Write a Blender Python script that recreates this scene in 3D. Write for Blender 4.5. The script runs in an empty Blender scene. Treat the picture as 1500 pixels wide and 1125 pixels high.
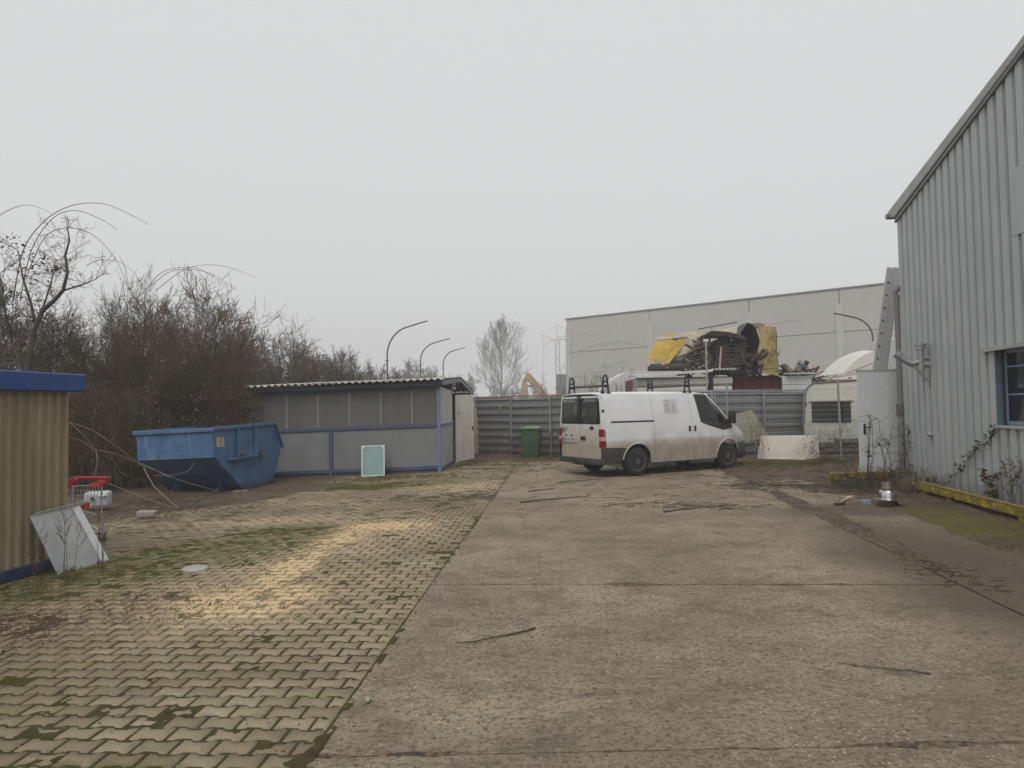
import bpy, bmesh, math, random
import numpy as np
from mathutils import Vector, Matrix

scene = bpy.context.scene
COL = scene.collection
R = math.radians
rad = math.radians

# ------------------------------------------------------------------ camera
PITCH, ROLL, EYE = math.atan(35.5 / 1040.0), 0.018, 1.65
cam_d = bpy.data.cameras.new('camera')
cam_d.sensor_width = 36.0
cam_d.lens = 36.0 * 1040.0 / 1500.0
cam_d.clip_start, cam_d.clip_end = 0.05, 3000.0
cam = bpy.data.objects.new('camera', cam_d)
COL.objects.link(cam)
_F = Vector((0, math.cos(PITCH), math.sin(PITCH)))
_U = Vector((0, -math.sin(PITCH), math.cos(PITCH)))
_R = Vector((1, 0, 0))
_c, _s = math.cos(ROLL), math.sin(ROLL)
_R2, _U2 = _c * _R - _s * _U, _c * _U + _s * _R
cam.matrix_world = Matrix(((_R2.x, _U2.x, -_F.x, 0), (_R2.y, _U2.y, -_F.y, 0), (_R2.z, _U2.z, -_F.z, EYE), (0, 0, 0, 1)))
scene.camera = cam

# ------------------------------------------------------------------ sky, sun, exposure
SUN_EL, SUN_AZ = rad(52), rad(192)          # high soft sun behind the cloud, behind the camera
world = bpy.data.worlds.new('World'); scene.world = world; world.use_nodes = True
wn = world.node_tree; wn.nodes.clear()
w_out = wn.nodes.new('ShaderNodeOutputWorld'); w_bg = wn.nodes.new('ShaderNodeBackground')
w_sky = wn.nodes.new('ShaderNodeTexSky'); w_sky.sky_type = 'NISHITA'; w_sky.sun_disc = False
w_sky.sun_elevation = SUN_EL; w_sky.sun_rotation = SUN_AZ
w_sky.air_density = 1.0; w_sky.dust_density = 6.0; w_sky.ozone_density = 1.0
w_hsv = wn.nodes.new('ShaderNodeHueSaturation'); w_hsv.inputs['Saturation'].default_value = 0.12
w_mix = wn.nodes.new('ShaderNodeMix'); w_mix.data_type = 'RGBA'
w_mix.inputs[0].default_value = 0.88                       # a closed cloud deck: nearly even grey
w_mix.inputs[7].default_value = (8.0, 8.06, 8.12, 1)
wn.links.new(w_sky.outputs[0], w_hsv.inputs['Color'])
wn.links.new(w_hsv.outputs[0], w_mix.inputs[6])
wn.links.new(w_mix.outputs[2], w_bg.inputs[0])
w_bg.inputs[1].default_value = 0.097
wn.links.new(w_bg.outputs[0], w_out.inputs[0])

sun_d = bpy.data.lights.new('sun', 'SUN'); sun_d.energy = 1.5; sun_d.angle = rad(40); sun_d.color = (1.0, 0.97, 0.93)
sun = bpy.data.objects.new('sun', sun_d); COL.objects.link(sun)
_sd = Vector((math.sin(SUN_AZ) * math.cos(SUN_EL), math.cos(SUN_AZ) * math.cos(SUN_EL), math.sin(SUN_EL)))
sun.rotation_euler = _sd.to_track_quat('Z', 'Y').to_euler()

vs = scene.view_settings
vs.view_transform = 'Standard'; vs.look = 'None'; vs.gamma = 1.0; vs.use_curve_mapping = False; vs.exposure = 0.0
scene.render.engine = 'CYCLES'
cy = scene.cycles
cy.use_denoising = True
cy.max_bounces = 8; cy.diffuse_bounces = 4; cy.glossy_bounces = 3; cy.transmission_bounces = 6; cy.transparent_max_bounces = 12
cy.volume_bounces = 3

# ------------------------------------------------------------------ naming / linking helpers
def tag(o, label=None, cat=None, group=None, kind=None):
    if cat and not kind: kind = 'thing'
    if label: o['label'] = label
    if cat: o['category'] = cat
    if group: o['group'] = group
    if kind: o['kind'] = kind
    return o

def thing(name, label, cat, loc=(0, 0, 0), rz=0.0, group=None, rot=None):
    o = bpy.data.objects.new(name, None); COL.objects.link(o)
    o.empty_display_size = 0.1
    o.location = loc; o.rotation_euler = rot if rot else (0, 0, rz)
    return tag(o, label, cat, group, 'thing')

def copy_tree(o, parent=None):
    c = o.copy(); COL.objects.link(c); c.parent = parent
    for ch in list(o.children): copy_tree(ch, c)
    return c

def mesh_np(name, verts, quads=None, tris=None):
    """fast mesh from numpy arrays"""
    me = bpy.data.meshes.new(name)
    verts = np.asarray(verts, np.float32)
    faces, sizes = [], []
    if quads is not None and len(quads): faces.append(np.asarray(quads, np.int32).ravel()); sizes.append(np.full(len(quads), 4, np.int32))
    if tris is not None and len(tris): faces.append(np.asarray(tris, np.int32).ravel()); sizes.append(np.full(len(tris), 3, np.int32))
    idx = np.concatenate(faces); sz = np.concatenate(sizes)
    st = np.zeros(len(sz), np.int32); st[1:] = np.cumsum(sz)[:-1]
    me.vertices.add(len(verts)); me.vertices.foreach_set('co', verts.ravel())
    me.loops.add(len(idx)); me.loops.foreach_set('vertex_index', idx)
    me.polygons.add(len(sz)); me.polygons.foreach_set('loop_start', st); me.polygons.foreach_set('loop_total', sz)
    me.update(calc_edges=True); me.validate()
    return me

def link(name, me, mat, parent=None, loc=None, rot=None, smooth=False, angle=None):
    o = bpy.data.objects.new(name, me); COL.objects.link(o)
    if mat is not None and not len(me.materials): me.materials.append(mat)
    if parent is not None: o.parent = parent
    if loc is not None: o.location = loc
    if rot is not None: o.rotation_euler = rot
    if smooth:
        me.polygons.foreach_set('use_smooth', np.ones(len(me.polygons), bool))
        if angle: me.set_sharp_from_angle(angle=rad(angle))
    return o

class MB:
    """collects shapes of ONE part"""
    def __init__(s): s.v, s.f = [], []
    def add(s, vs, fs, M=None):
        n = len(s.v)
        s.v += [tuple(M @ Vector(p)) if M is not None else tuple(p) for p in vs]
        s.f += [tuple(i + n for i in f) for f in fs]
        return s
    def box(s, x0, x1, y0, y1, z0, z1, M=None):
        vs = [(x0, y0, z0), (x1, y0, z0), (x1, y1, z0), (x0, y1, z0), (x0, y0, z1), (x1, y0, z1), (x1, y1, z1), (x0, y1, z1)]
        fs = [(3, 2, 1, 0), (4, 5, 6, 7), (0, 1, 5, 4), (1, 2, 6, 5), (2, 3, 7, 6), (3, 0, 4, 7)]
        return s.add(vs, fs, M)
    def beam(s, a, b, w, h, up=(0, 0, 1)):
        a, b = Vector(a), Vector(b); d = b - a; L = d.length; d.normalize()
        u = Vector(up); r = d.cross(u)
        if r.length < 1e-4: r = d.cross(Vector((1, 0, 0)))
        r.normalize(); u = r.cross(d)
        M = Matrix(((d.x, r.x, u.x, a.x), (d.y, r.y, u.y, a.y), (d.z, r.z, u.z, a.z), (0, 0, 0, 1)))
        return s.box(0, L, -w / 2, w / 2, -h / 2, h / 2, M)
    def prism(s, pts, t, M=None, t0=0.0):
        """polygon in local xz, extruded along +y from t0 to t0+t (concave polygons are fine)"""
        n = len(pts)
        a = sum(pts[i][0] * pts[(i + 1) % n][1] - pts[(i + 1) % n][0] * pts[i][1] for i in range(n))
        if a < 0: pts = pts[::-1]
        vs = [(p[0], t0, p[1]) for p in pts] + [(p[0], t0 + t, p[1]) for p in pts]
        fs = [tuple(range(n)), tuple(range(2 * n - 1, n - 1, -1))]
        fs += [(i + n, (i + 1) % n + n, (i + 1) % n, i) for i in range(n)]
        return s.add(vs, fs, M)
    def tube(s, pts, r, n=6, cap=True, M=None):
        pts = [Vector(p) for p in pts]; k = len(pts)
        rr = r if hasattr(r, '__len__') else [r] * k
        vs, fs = [], []; ref = None
        for i, p in enumerate(pts):
            t = (pts[min(i + 1, k - 1)] - pts[max(i - 1, 0)])
            if t.length < 1e-9: t = Vector((0, 0, 1))
            t.normalize()
            if ref is None: ref = Vector((0, 0, 1)) if abs(t.z) < .9 else Vector((1, 0, 0))
            u = ref - t * ref.dot(t)
            if u.length < 1e-5: u = t.orthogonal()
            u.normalize(); w = t.cross(u); ref = u
            for j in range(n):
                a = 2 * math.pi * j / n
                vs.append(p + (u * math.cos(a) + w * math.sin(a)) * rr[i])
        for i in range(k - 1):
            for j in range(n):
                a, b = i * n + j, i * n + (j + 1) % n
                fs.append((a, b, b + n, a + n))
        if cap: fs += [tuple(range(n - 1, -1, -1)), tuple((k - 1) * n + j for j in range(n))]
        return s.add(vs, fs, M)
    def lathe(s, prof, n=24, M=None, cap=True):
        """(r, z) profile turned round local z"""
        vs = [(r * math.cos(2 * math.pi * j / n), r * math.sin(2 * math.pi * j / n), z) for r, z in prof for j in range(n)]
        fs = [(i * n + j, i * n + (j + 1) % n, (i + 1) * n + (j + 1) % n, (i + 1) * n + j) for i in range(len(prof) - 1) for j in range(n)]
        if cap: fs += [tuple(range(n - 1, -1, -1)), tuple((len(prof) - 1) * n + j for j in range(n))]
        return s.add(vs, fs, M)
    def grid(s, fn, nu, nv, M=None, closed_u=False):
        vs = [fn(i / nu, j / nv) for j in range(nv + 1) for i in range(nu + 1)]
        fs = [(j * (nu + 1) + i, j * (nu + 1) + i + 1, (j + 1) * (nu + 1) + i + 1, (j + 1) * (nu + 1) + i) for j in range(nv) for i in range(nu)]
        return s.add(vs, fs, M)
    def mesh(s, name, bevel=0.0, seg=1, thick=0.0):
        me = bpy.data.meshes.new(name); me.from_pydata(s.v, [], s.f); me.update()
        if bevel or thick:
            bm = bmesh.new(); bm.from_mesh(me)
            if thick:
                bmesh.ops.recalc_face_normals(bm, faces=bm.faces)
                bmesh.ops.solidify(bm, geom=bm.faces[:], thickness=thick)
            if bevel:
                es = [e for e in bm.edges if len(e.link_faces) == 2 and e.calc_face_angle(0) > 0.6]
                bmesh.ops.bevel(bm, geom=es, offset=bevel, segments=seg, affect='EDGES', profile=0.6, clamp_overlap=True)
            bm.to_mesh(me); bm.free()
        return me
    def build(s, name, mat, parent=None, loc=None, rot=None, smooth=False, bevel=0.0, seg=1, angle=35, thick=0.0):
        return link(name, s.mesh(name, bevel, seg, thick), mat, parent, loc, rot, smooth, angle)

def TR(x, y, z, rz=0, rx=0, ry=0):
    return Matrix.Translation((x, y, z)) @ Matrix.Rotation(rz, 4, 'Z') @ Matrix.Rotation(ry, 4, 'Y') @ Matrix.Rotation(rx, 4, 'X')

def text_mesh(txt, size, extrude=0.0):
    c = bpy.data.curves.new('lettering', 'FONT'); c.body = txt; c.size = size; c.extrude = extrude
    c.align_x = 'CENTER'; c.align_y = 'CENTER'; c.resolution_u = 3
    o = bpy.data.objects.new('lettering', c); COL.objects.link(o)
    dg = bpy.context.evaluated_depsgraph_get(); me = bpy.data.meshes.new_from_object(o.evaluated_get(dg))
    bpy.data.objects.remove(o); bpy.data.curves.remove(c); me.materials.clear()
    return me

# ------------------------------------------------------------------ numpy value noise
_rs = np.random.RandomState(7); _tab = _rs.rand(256, 256).astype(np.float32)
def vnoise(x, y, sc=1.0, seed=0):
    x = np.asarray(x, float) * sc + seed * 17.31; y = np.asarray(y, float) * sc + seed * 9.73
    xi, yi = np.floor(x).astype(int), np.floor(y).astype(int); fx, fy = x - xi, y - yi
    fx, fy = fx * fx * (3 - 2 * fx), fy * fy * (3 - 2 * fy)
    g = lambda a, b: _tab[a & 255, b & 255]
    return (g(xi, yi) * (1 - fx) + g(xi + 1, yi) * fx) * (1 - fy) + (g(xi, yi + 1) * (1 - fx) + g(xi + 1, yi + 1) * fx) * fy
def fbm(x, y, sc=1.0, seed=0, o=4):
    t, a, n = 0, 1, 0
    for i in range(o): t = t + a * vnoise(x, y, sc * 2 ** i, seed + i); n += a; a *= .5
    return t / n
def sstep(a, b, x): t = np.clip((x - a) / (b - a), 0, 1); return t * t * (3 - 2 * t)

# ------------------------------------------------------------------ material helpers
class NT:
    def __init__(s, name):
        s.m = bpy.data.materials.new(name); s.m.use_nodes = True; s.t = s.m.node_tree; s.t.nodes.clear()
        s.out = s.t.nodes.new('ShaderNodeOutputMaterial'); s.b = s.t.nodes.new('ShaderNodeBsdfPrincipled')
        s.t.links.new(s.b.outputs[0], s.out.inputs[0]); s._tc = None
    def n(s, typ, **kw):
        o = s.t.nodes.new(typ)
        for k, v in kw.items(): setattr(o, k, v)
        return o
    def put(s, sock, v):
        if isinstance(v, bpy.types.NodeSocket): s.t.links.new(v, sock)
        elif v is not None:
            if hasattr(v, '__len__') and len(v) == 3 and sock.type == 'RGBA': v = (*v, 1)
            sock.default_value = v
    def tc(s, which='Object', obj=None):
        o = s.n('ShaderNodeTexCoord')
        if obj: o.object = obj
        return o.outputs[which]
    def pos(s): return s.n('ShaderNodeNewGeometry').outputs['Position']
    def map(s, vec, scale=(1, 1, 1), loc=(0, 0, 0), rot=(0, 0, 0)):
        o = s.n('ShaderNodeMapping'); s.put(o.inputs[0], vec); o.inputs[1].default_value = loc; o.inputs[2].default_value = rot; o.inputs[3].default_value = scale
        return o.outputs[0]
    def noise(s, vec, scale, detail=4, rough=.55, dist=0):
        o = s.n('ShaderNodeTexNoise'); s.put(o.inputs['Vector'], vec); o.inputs['Scale'].default_value = scale
        o.inputs['Detail'].default_value = detail; o.inputs['Roughness'].default_value = rough; o.inputs['Distortion'].default_value = dist
        return o.outputs['Fac']
    def voro(s, vec, scale, feature='F1', out='Distance', rnd=1.0):
        o = s.n('ShaderNodeTexVoronoi', feature=feature); s.put(o.inputs['Vector'], vec); o.inputs['Scale'].default_value = scale
        o.inputs['Randomness'].default_value = rnd
        return o.outputs[out]
    def ramp(s, fac, a, b, lo=0.0, hi=1.0):
        """smooth map of fac from [a,b] to [lo,hi]"""
        o = s.n('ShaderNodeMapRange', interpolation_type='SMOOTHSTEP'); s.put(o.inputs[0], fac)
        if a > b: a, b, lo, hi = b, a, hi, lo
        for i, v in enumerate((a, b, lo, hi)): o.inputs[i + 1].default_value = v
        return o.outputs[0]
    def math(s, op, a, b=None, c=None):
        o = s.n('ShaderNodeMath', operation=op); s.put(o.inputs[0], a)
        if b is not None: s.put(o.inputs[1], b)
        if c is not None: s.put(o.inputs[2], c)
        return o.outputs[0]
    def mul(s, a, b): return s.math('MULTIPLY', a, b)
    def mix(s, fac, a, b, blend='MIX'):
        o = s.n('ShaderNodeMix', data_type='RGBA', blend_type=blend); s.put(o.inputs[0], fac); s.put(o.inputs[6], a); s.put(o.inputs[7], b)
        return o.outputs[2]
    def bump(s, h, strength=.4, dist=.01):
        o = s.n('ShaderNodeBump'); s.put(o.inputs['Height'], h); o.inputs['Strength'].default_value = strength; o.inputs['Distance'].default_value = dist
        s.t.links.new(o.outputs[0], s.b.inputs['Normal'])
    def sep(s, vec):
        o = s.n('ShaderNodeSeparateXYZ'); s.put(o.inputs[0], vec); return o.outputs
    def blob(s, vec, cx, cy, rx, ry, rot, soft=.5, warp=None):
        """1 inside an ellipse of the plane, falling to 0 at its rim"""
        v = s.map(vec, (1 / rx, 1 / ry, 0), loc=(0, 0, 0))
        d = s.n('ShaderNodeVectorMath', operation='DISTANCE')
        # rotate first about the centre
        mp = s.n('ShaderNodeMapping', vector_type='TEXTURE'); s.put(mp.inputs[0], vec)
        mp.inputs[1].default_value = (cx, cy, 0); mp.inputs[2].default_value = (0, 0, rot); mp.inputs[3].default_value = (rx, ry, 1e6)
        s.t.nodes.remove(v.node)
        s.put(d.inputs[0], mp.outputs[0]); d.inputs[1].default_value = (0, 0, 0)
        r = d.outputs['Value']
        if warp is not None: r = s.math('ADD', r, warp)
        return s.ramp(r, 1 + soft * .5, 1 - soft * .5)
    def maxi(s, *a):
        r = a[0]
        for x in a[1:]: r = s.math('MAXIMUM', r, x)
        return r
    def base(s, col, rough=.7, metal=0.0, spec=None):
        s.put(s.b.inputs['Base Color'], col); s.put(s.b.inputs['Roughness'], rough); s.put(s.b.inputs['Metallic'], metal)
        if spec is not None: s.b.inputs['Specular IOR Level'].default_value = spec
        return s.m

def mul3(c, k): return tuple(min(1, x * k) for x in c)
def MAT(name, col, rough=.65, var=.18, scale=4, metal=0.0, dirt=None, dirt_amt=.5, dscale=1.5, streak=False, bump=.0, bscale=40, spec=None, world=False, fine=.08, lo=.45, hi=.75):
    """painted / plain surface with mottling, optional dirt or vertical streaks"""
    n = NT(name); v = n.pos() if world else n.tc('Object')
    c = n.mix(n.ramp(n.noise(v, scale, 5), .25, .75), mul3(col, 1 - var), mul3(col, 1 + var))
    if fine: c = n.mix(n.ramp(n.noise(v, scale * 14, 2), .35, .65, 0, fine * 4), c, mul3(col, .72))
    if dirt is not None:
        dv = n.map(v, (1, 1, .12)) if streak else v
        f = n.ramp(n.noise(dv, dscale * (3 if streak else 1), 6, .62), lo, hi, 0, dirt_amt)
        c = n.mix(f, c, dirt)
    m = n.base(c, rough, metal, spec)
    if bump: n.bump(n.noise(v, bscale, 4), bump, .01)
    return m
# ------------------------------------------------------------------ ground levels
JX, JA = -1.223, rad(3.57)          # line where the pavers meet the concrete, and its turn from the y axis
def gz(x, y):
    x = np.asarray(x, float); y = np.asarray(y, float)
    return -.025 * np.clip(-1.6 - x, 0, 9) * sstep(9, 14, y)
def to_uv(x, y):
    c, s = math.cos(JA), math.sin(JA)
    return (x - JX) * c - y * s, (x - JX) * s + y * c
def to_xy(u, v):
    c, s = math.cos(JA), math.sin(JA)
    return JX + u * c + v * s, -u * s + v * c

def soil_amount(x, y):
    """how much loose soil lies on the yard: towards hedge, fence and the hall's corner"""
    fence = sstep(17.8, 20.6, y + .16 * (x - 2) * (x > 2) * 0 + .0 * x)
    fence = np.where(x < 2.6, sstep(20.8, 22.6, y), fence)
    hedge = sstep(0, 2.2, (-3.9 - x) * .8 + (y - 11.0) * .55 - 1.2) * (x < -1.0) * (y > 7.6)
    hedge = hedge * np.where(x > -4.6, .72, 1)
    corner = sstep(4.6, 6.6, x + .16 * (y - 11)) * sstep(8.2, 11.0, y) * .85
    wallfoot = sstep(4.9, 5.9, x - .142 * (y - 9.4)) * 1.0
    mid = sstep(12.5, 19, y) * .5
    chan = np.exp(-((x - (4.02 + (y - 5.42) * .107)) / .32) ** 2) * sstep(2.5, 5, y) * .84
    jl = np.zeros_like(x)
    for a_, b_ in ((3.46, .004), (6.72, -.075), (9.75, -.06), (13.0, -.05)): jl = np.maximum(jl, np.exp(-((y - a_ - b_ * x) / .1) ** 2) * (x > -1.2) * (x < 4.5) * .66)
    return np.clip(np.maximum.reduce([fence, hedge, corner, wallfoot, mid, chan, jl]), 0, 1)

# ------------------------------------------------------------------ ground materials
def soil_material(name, moss_k=1.0):
    n = NT(name); p = n.pos()
    big, fin = n.noise(p, 1.3, 5), n.noise(p, 26, 5, .65)
    c = n.mix(n.ramp(big, .3, .7), (.075, .056, .04), (.17, .135, .1))
    c = n.mix(n.ramp(fin, .35, .7), c, (.05, .036, .026))
    leaf = n.voro(p, 38, out='Color'); lf = n.sep(leaf)[0]
    c = n.mix(n.ramp(lf, .82, .9, 0, .75), c, (.2, .135, .085))
    c = n.mix(n.ramp(lf, .0, .07, .6, 0), c, (.28, .24, .19))
    w = n.mul(n.noise(p, 2.3, 4), .5)
    moss = n.maxi(n.blob(p, 5.95, 9.7, .55, 1.5, rad(-12), .6, n.math('SUBTRACT', w, .2)), n.blob(p, 6.5, 8.0, .6, 1.6, rad(-8), .6, n.math('SUBTRACT', w, .2)),
                  n.mul(n.blob(p, 7.4, 19.2, 2.4, .5, rad(-3), .8, n.math('SUBTRACT', w, .2)), .55),
                  n.mul(n.blob(p, -.6, 20.9, 1.6, .6, rad(-3), .8, n.math('SUBTRACT', w, .2)), .6),
                  n.mul(n.blob(p, -3.2, 17.4, 2.0, .7, rad(3), .8, n.math('SUBTRACT', w, .2)), .6))
    moss = n.mul(moss, n.ramp(n.noise(p, 7, 5), .35, .6, .1 * moss_k, moss_k))
    c = n.mix(moss, c, n.mix(n.ramp(fin, .3, .7), (.07, .075, .012), (.17, .165, .03)))
    m = n.base(c, .95, 0, .2)
    n.bump(n.math('ADD', n.mul(fin, 1.0), n.mul(lf, .5)), .8, .02)
    return m

def concrete_material():
    n = NT('yard_concrete'); p = n.pos()
    big, mid, fin = n.noise(p, .45, 5, .6), n.noise(p, 2.2, 6, .65), n.noise(p, 34, 4, .7)
    c = n.mix(n.ramp(big, .3, .7), (0.1985, 0.1577, 0.109), (0.3405, 0.2771, 0.1969))
    c = n.mix(n.ramp(mid, .42, .68, 0, .7), c, (0.1248, 0.09913, 0.06984))
    c = n.mix(n.ramp(n.noise(n.map(p, (1, 2.2, 1)), 5.5, 6, .75), .5, .7, 0, .75), c, (0.09647, 0.07546, 0.05185))
    c = n.mix(n.ramp(n.noise(p, 11, 4, .7), .52, .7, 0, .5), c, (0.3518, 0.2985, 0.2222))
    # exposed aggregate
    vor = n.n('ShaderNodeTexVoronoi'); n.put(vor.inputs['Vector'], p); vor.inputs['Scale'].default_value = 46
    hv = n.sep(vor.outputs['Color'])
    peb = n.mul(n.ramp(vor.outputs['Distance'], .42, .26), n.ramp(hv[0], .5, .62))
    wear = n.ramp(n.noise(p, .9, 4), .35, .65, .25, 1)
    c = n.mix(n.mul(n.mul(peb, wear), .9), c, n.mix(hv[1], (0.1589, 0.1261, 0.08995), (0.6242, 0.5519, 0.4233)))
    f2 = n.noise(p, 17, 5, .8)
    c = n.mix(n.ramp(f2, .5, .66, 0, .6), c, (0.1135, 0.08898, 0.06138))
    c = n.mix(n.ramp(f2, .46, .34, 0, .35), c, (0.4086, 0.3492, 0.2539))
    c = n.mix(n.ramp(fin, .5, .66, 0, .85), c, (0.08512, 0.06645, 0.04551))
    c = n.mix(n.mul(n.ramp(n.noise(p, 15, 5, .75), .6, .68), n.ramp(n.noise(p, 1.4, 3), .4, .65)), c, (0.06809, 0.05181, 0.03598))
    # oil and damp stains
    w = n.math('SUBTRACT', n.mul(n.noise(p, 1.1, 5), .9), .4)
    st = n.maxi(n.mul(n.blob(p, 4.3, 6.6, 1.0, 3.6, rad(-6), 1.2, w), .8), n.mul(n.blob(p, 5.6, 6.5, 1.6, 3.2, rad(-6), 1.2, w), .6), n.mul(n.blob(p, 5.3, 10.9, 1.2, .7, 0, .9, w), .8), n.mul(n.blob(p, 4.4, 3.6, 1.3, 2.2, 0, 1.0, w), .5),
                n.mul(n.blob(p, .25, 3.3, .7, .5, 0, 1.0, w), .35))
    c = n.mix(st, c, (0.08512, 0.06758, 0.04974))
    # hairline cracks
    cr = n.math('ABSOLUTE', n.math('SUBTRACT', n.noise(n.map(p, (.45, 1.5, 1)), .42, 5, .5), .5))
    crm = n.ramp(n.noise(p, .35, 2), .5, .62, 0, .55)
    c = n.mix(n.mul(n.ramp(cr, .0022, .0006, 0, .8), crm), c, (0.05674, 0.04731, 0.03175))
    # moss creeping in from the edges
    c = n.mix(n.mul(n.ramp(n.noise(p, 3.1, 5, .7), .62, .74, 0, .5), n.ramp(n.noise(p, .6, 2), .45, .65)), c, (0.1475, 0.1295, 0.05291))
    m = n.base(c, .9, 0, .3)
    n.bump(n.math('ADD', n.math('ADD', n.mul(peb, .35), n.mul(fin, .8)), n.mul(mid, 1.2)), .8, .015)
    return m

SAND = [(-1.5, 6.2, .62, .6, 0), (-1.62, 7.5, .26, .9, .05), (-1.62, 9.2, .3, .8, -.1), (-1.25, 10.15, .6, .38, .1)]
DIRT = [(-2.6, 6.3, .5, .35, .5), (-3.1, 5.4, .8, .4, .3), (-3.9, 4.9, .8, .4, .2), (-.6, 13.5, .7, 1.2, 0), (-1.6, 13.2, .9, .7, 0), (-.9, 11.6, .5, .5, 0)]
MOSS = [(-3.55, 7.5, .95, .9, .2), (-4.2, 6.5, .8, .9, 0), (-3.0, 8.6, 1.1, .8, .3), (-2.6, 9.6, .8, .7, 0), (-3.2, 4.4, .5, .3, 0), (-2.9, 15.9, 1.8, .8, 0), (-2.2, 3.4, .7, .2, 0), (-1.0, 3.2, .5, .2, 0)]
def ellmask(u, v, L, soft=.7, seed=3):
    w = fbm(u, v, 1.9, seed) * .8 - .4; m = np.zeros_like(u)
    for cx, cy_, rx, ry, a in L:
        c, s = math.cos(a), math.sin(a); du, dv = u - cx, v - cy_
        r = np.hypot((du * c + dv * s) / rx, (-du * s + dv * c) / ry) + w
        m = np.maximum(m, 1 - sstep(1 - soft / 2, 1 + soft / 2, r))
    return m

yard_root = bpy.data.objects.new('paved_yard', None); COL.objects.link(yard_root)
tag(yard_root, kind='structure'); yard_root.location = (JX, 0, 0); yard_root.rotation_euler = (0, 0, -JA)

def yard_masks(n, q):
    w = n.math('SUBTRACT', n.mul(n.noise(q, 2.1, 5, .6), .9), .45)
    sand = n.maxi(*[n.blob(q, *e, 1.5, w) for e in SAND])
    moss = n.maxi(*[n.blob(q, *e, 1.0, w) for e in MOSS])
    return sand, moss

def paver_material():
    n = NT('concrete_paver'); q = n.tc('Object', yard_root)
    s = n.sep(q)
    row = n.math('FLOOR', n.math('DIVIDE', s[1], .139))
    off = n.mul(n.math('MODULO', row, 2.0), .1)
    colm = n.math('FLOOR', n.math('DIVIDE', n.math('ADD', s[0], off), .2))
    cv = n.n('ShaderNodeCombineXYZ'); n.put(cv.inputs[0], colm); n.put(cv.inputs[1], row)
    wn_ = n.n('ShaderNodeTexWhiteNoise', noise_dimensions='2D'); n.put(wn_.inputs['Vector'], cv.outputs[0])
    rnd = n.sep(wn_.outputs['Color'])
    sand, moss = yard_masks(n, q)
    dust = n.maxi(n.blob(q, -1.5, 6.5, 1.3, 1.2, 0, 1.6), n.blob(q, -1.4, 9.4, .9, 1.5, 0, 1.6), n.blob(q, -3.2, 10.8, 1.4, .5, .1, 1.6), n.blob(q, -.9, 15.2, 1.2, .9, 0, 1.6))
    fin, mid, big = n.noise(q, 60, 4, .7), n.noise(q, 5, 5, .6), n.noise(q, .55, 4, .6)
    c = n.mix(rnd[0], (.215, .176, .115), (.345, .288, .198))
    c = n.mix(n.ramp(big, .35, .65, 0, .65), c, (.165, .13, .078))
    c = n.mix(n.ramp(mid, .5, .75, 0, .5), c, (.13, .108, .08))
    c = n.mix(n.ramp(fin, .52, .72, 0, .6), c, (.1, .083, .062))
    c = n.mix(n.ramp(n.noise(q, 130, 2), .62, .72, 0, .5), c, (.42, .39, .33))
    sm = n.ramp(n.math('ADD', sand, n.mul(n.math('SUBTRACT', n.noise(q, 5, 6, .75), .5), 1.7)), .3, .85)
    sm = n.mul(sm, n.ramp(sand, .02, .3))
    sm = n.math('MAXIMUM', sm, n.mul(dust, n.ramp(n.noise(q, 9, 6, .75), .35, .65, .08, .6)))
    sm = n.mul(sm, n.ramp(n.noise(q, 70, 3, .7), .3, .55, .35, 1))
    c = n.mix(n.mul(sm, .96), c, n.mix(n.noise(q, 90, 2), (.56, .415, .235), (.74, .57, .355)))
    mm = n.mul(moss, n.ramp(n.noise(q, 8, 6, .7), .36, .56))
    c = n.mix(n.mul(mm, .85), c, n.mix(fin, (.062, .065, .014), (.14, .135, .034)))
    m = n.base(c, .92, 0, .25)
    n.bump(n.math('ADD', n.mul(fin, 1.0), n.mul(mid, .6)), .5, .006)
    return m

def fill_material():
    n = NT('joint_moss'); q = n.tc('Object', yard_root)
    sand, moss = yard_masks(n, q)
    fin, mid = n.noise(q, 48, 4, .7), n.noise(q, 6, 5, .65)
    c = n.mix(n.ramp(mid, .35, .65), (.062, .05, .026), (.115, .09, .05))
    g = n.mix(n.ramp(fin, .3, .7), (.055, .052, .012), (.13, .118, .03))
    c = n.mix(n.ramp(n.noise(q, 1.2, 4), .38, .58, .15, .85), c, g)
    c = n.mix(moss, c, n.mix(n.ramp(fin, .3, .7), (.045, .05, .01), (.115, .118, .024)))
    dd = n.maxi(*[n.blob(q, *e, 1.0, n.math('SUBTRACT', n.mul(n.noise(q, 2.1, 5, .6), .9), .45)) for e in DIRT])
    c = n.mix(n.mul(dd, .8), c, n.mix(fin, (.07, .05, .034), (.17, .125, .085)))
    c = n.mix(n.mul(sand, n.ramp(mid, .2, .5, .2, .75)), c, (.42, .33, .2))
    c = n.mix(n.ramp(n.noise(q, 95, 3), .62, .72, 0, .6), c, (.22, .165, .11))
    m = n.base(c, .95, 0, .2)
    n.bump(n.math('ADD', fin, n.mul(n.noise(q, 110, 3, .7), .6)), 1.0, .03)
    return m

M_SOIL, M_CONC, M_PAVER, M_FILL = soil_material('yard_soil'), concrete_material(), paver_material(), fill_material()

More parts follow.
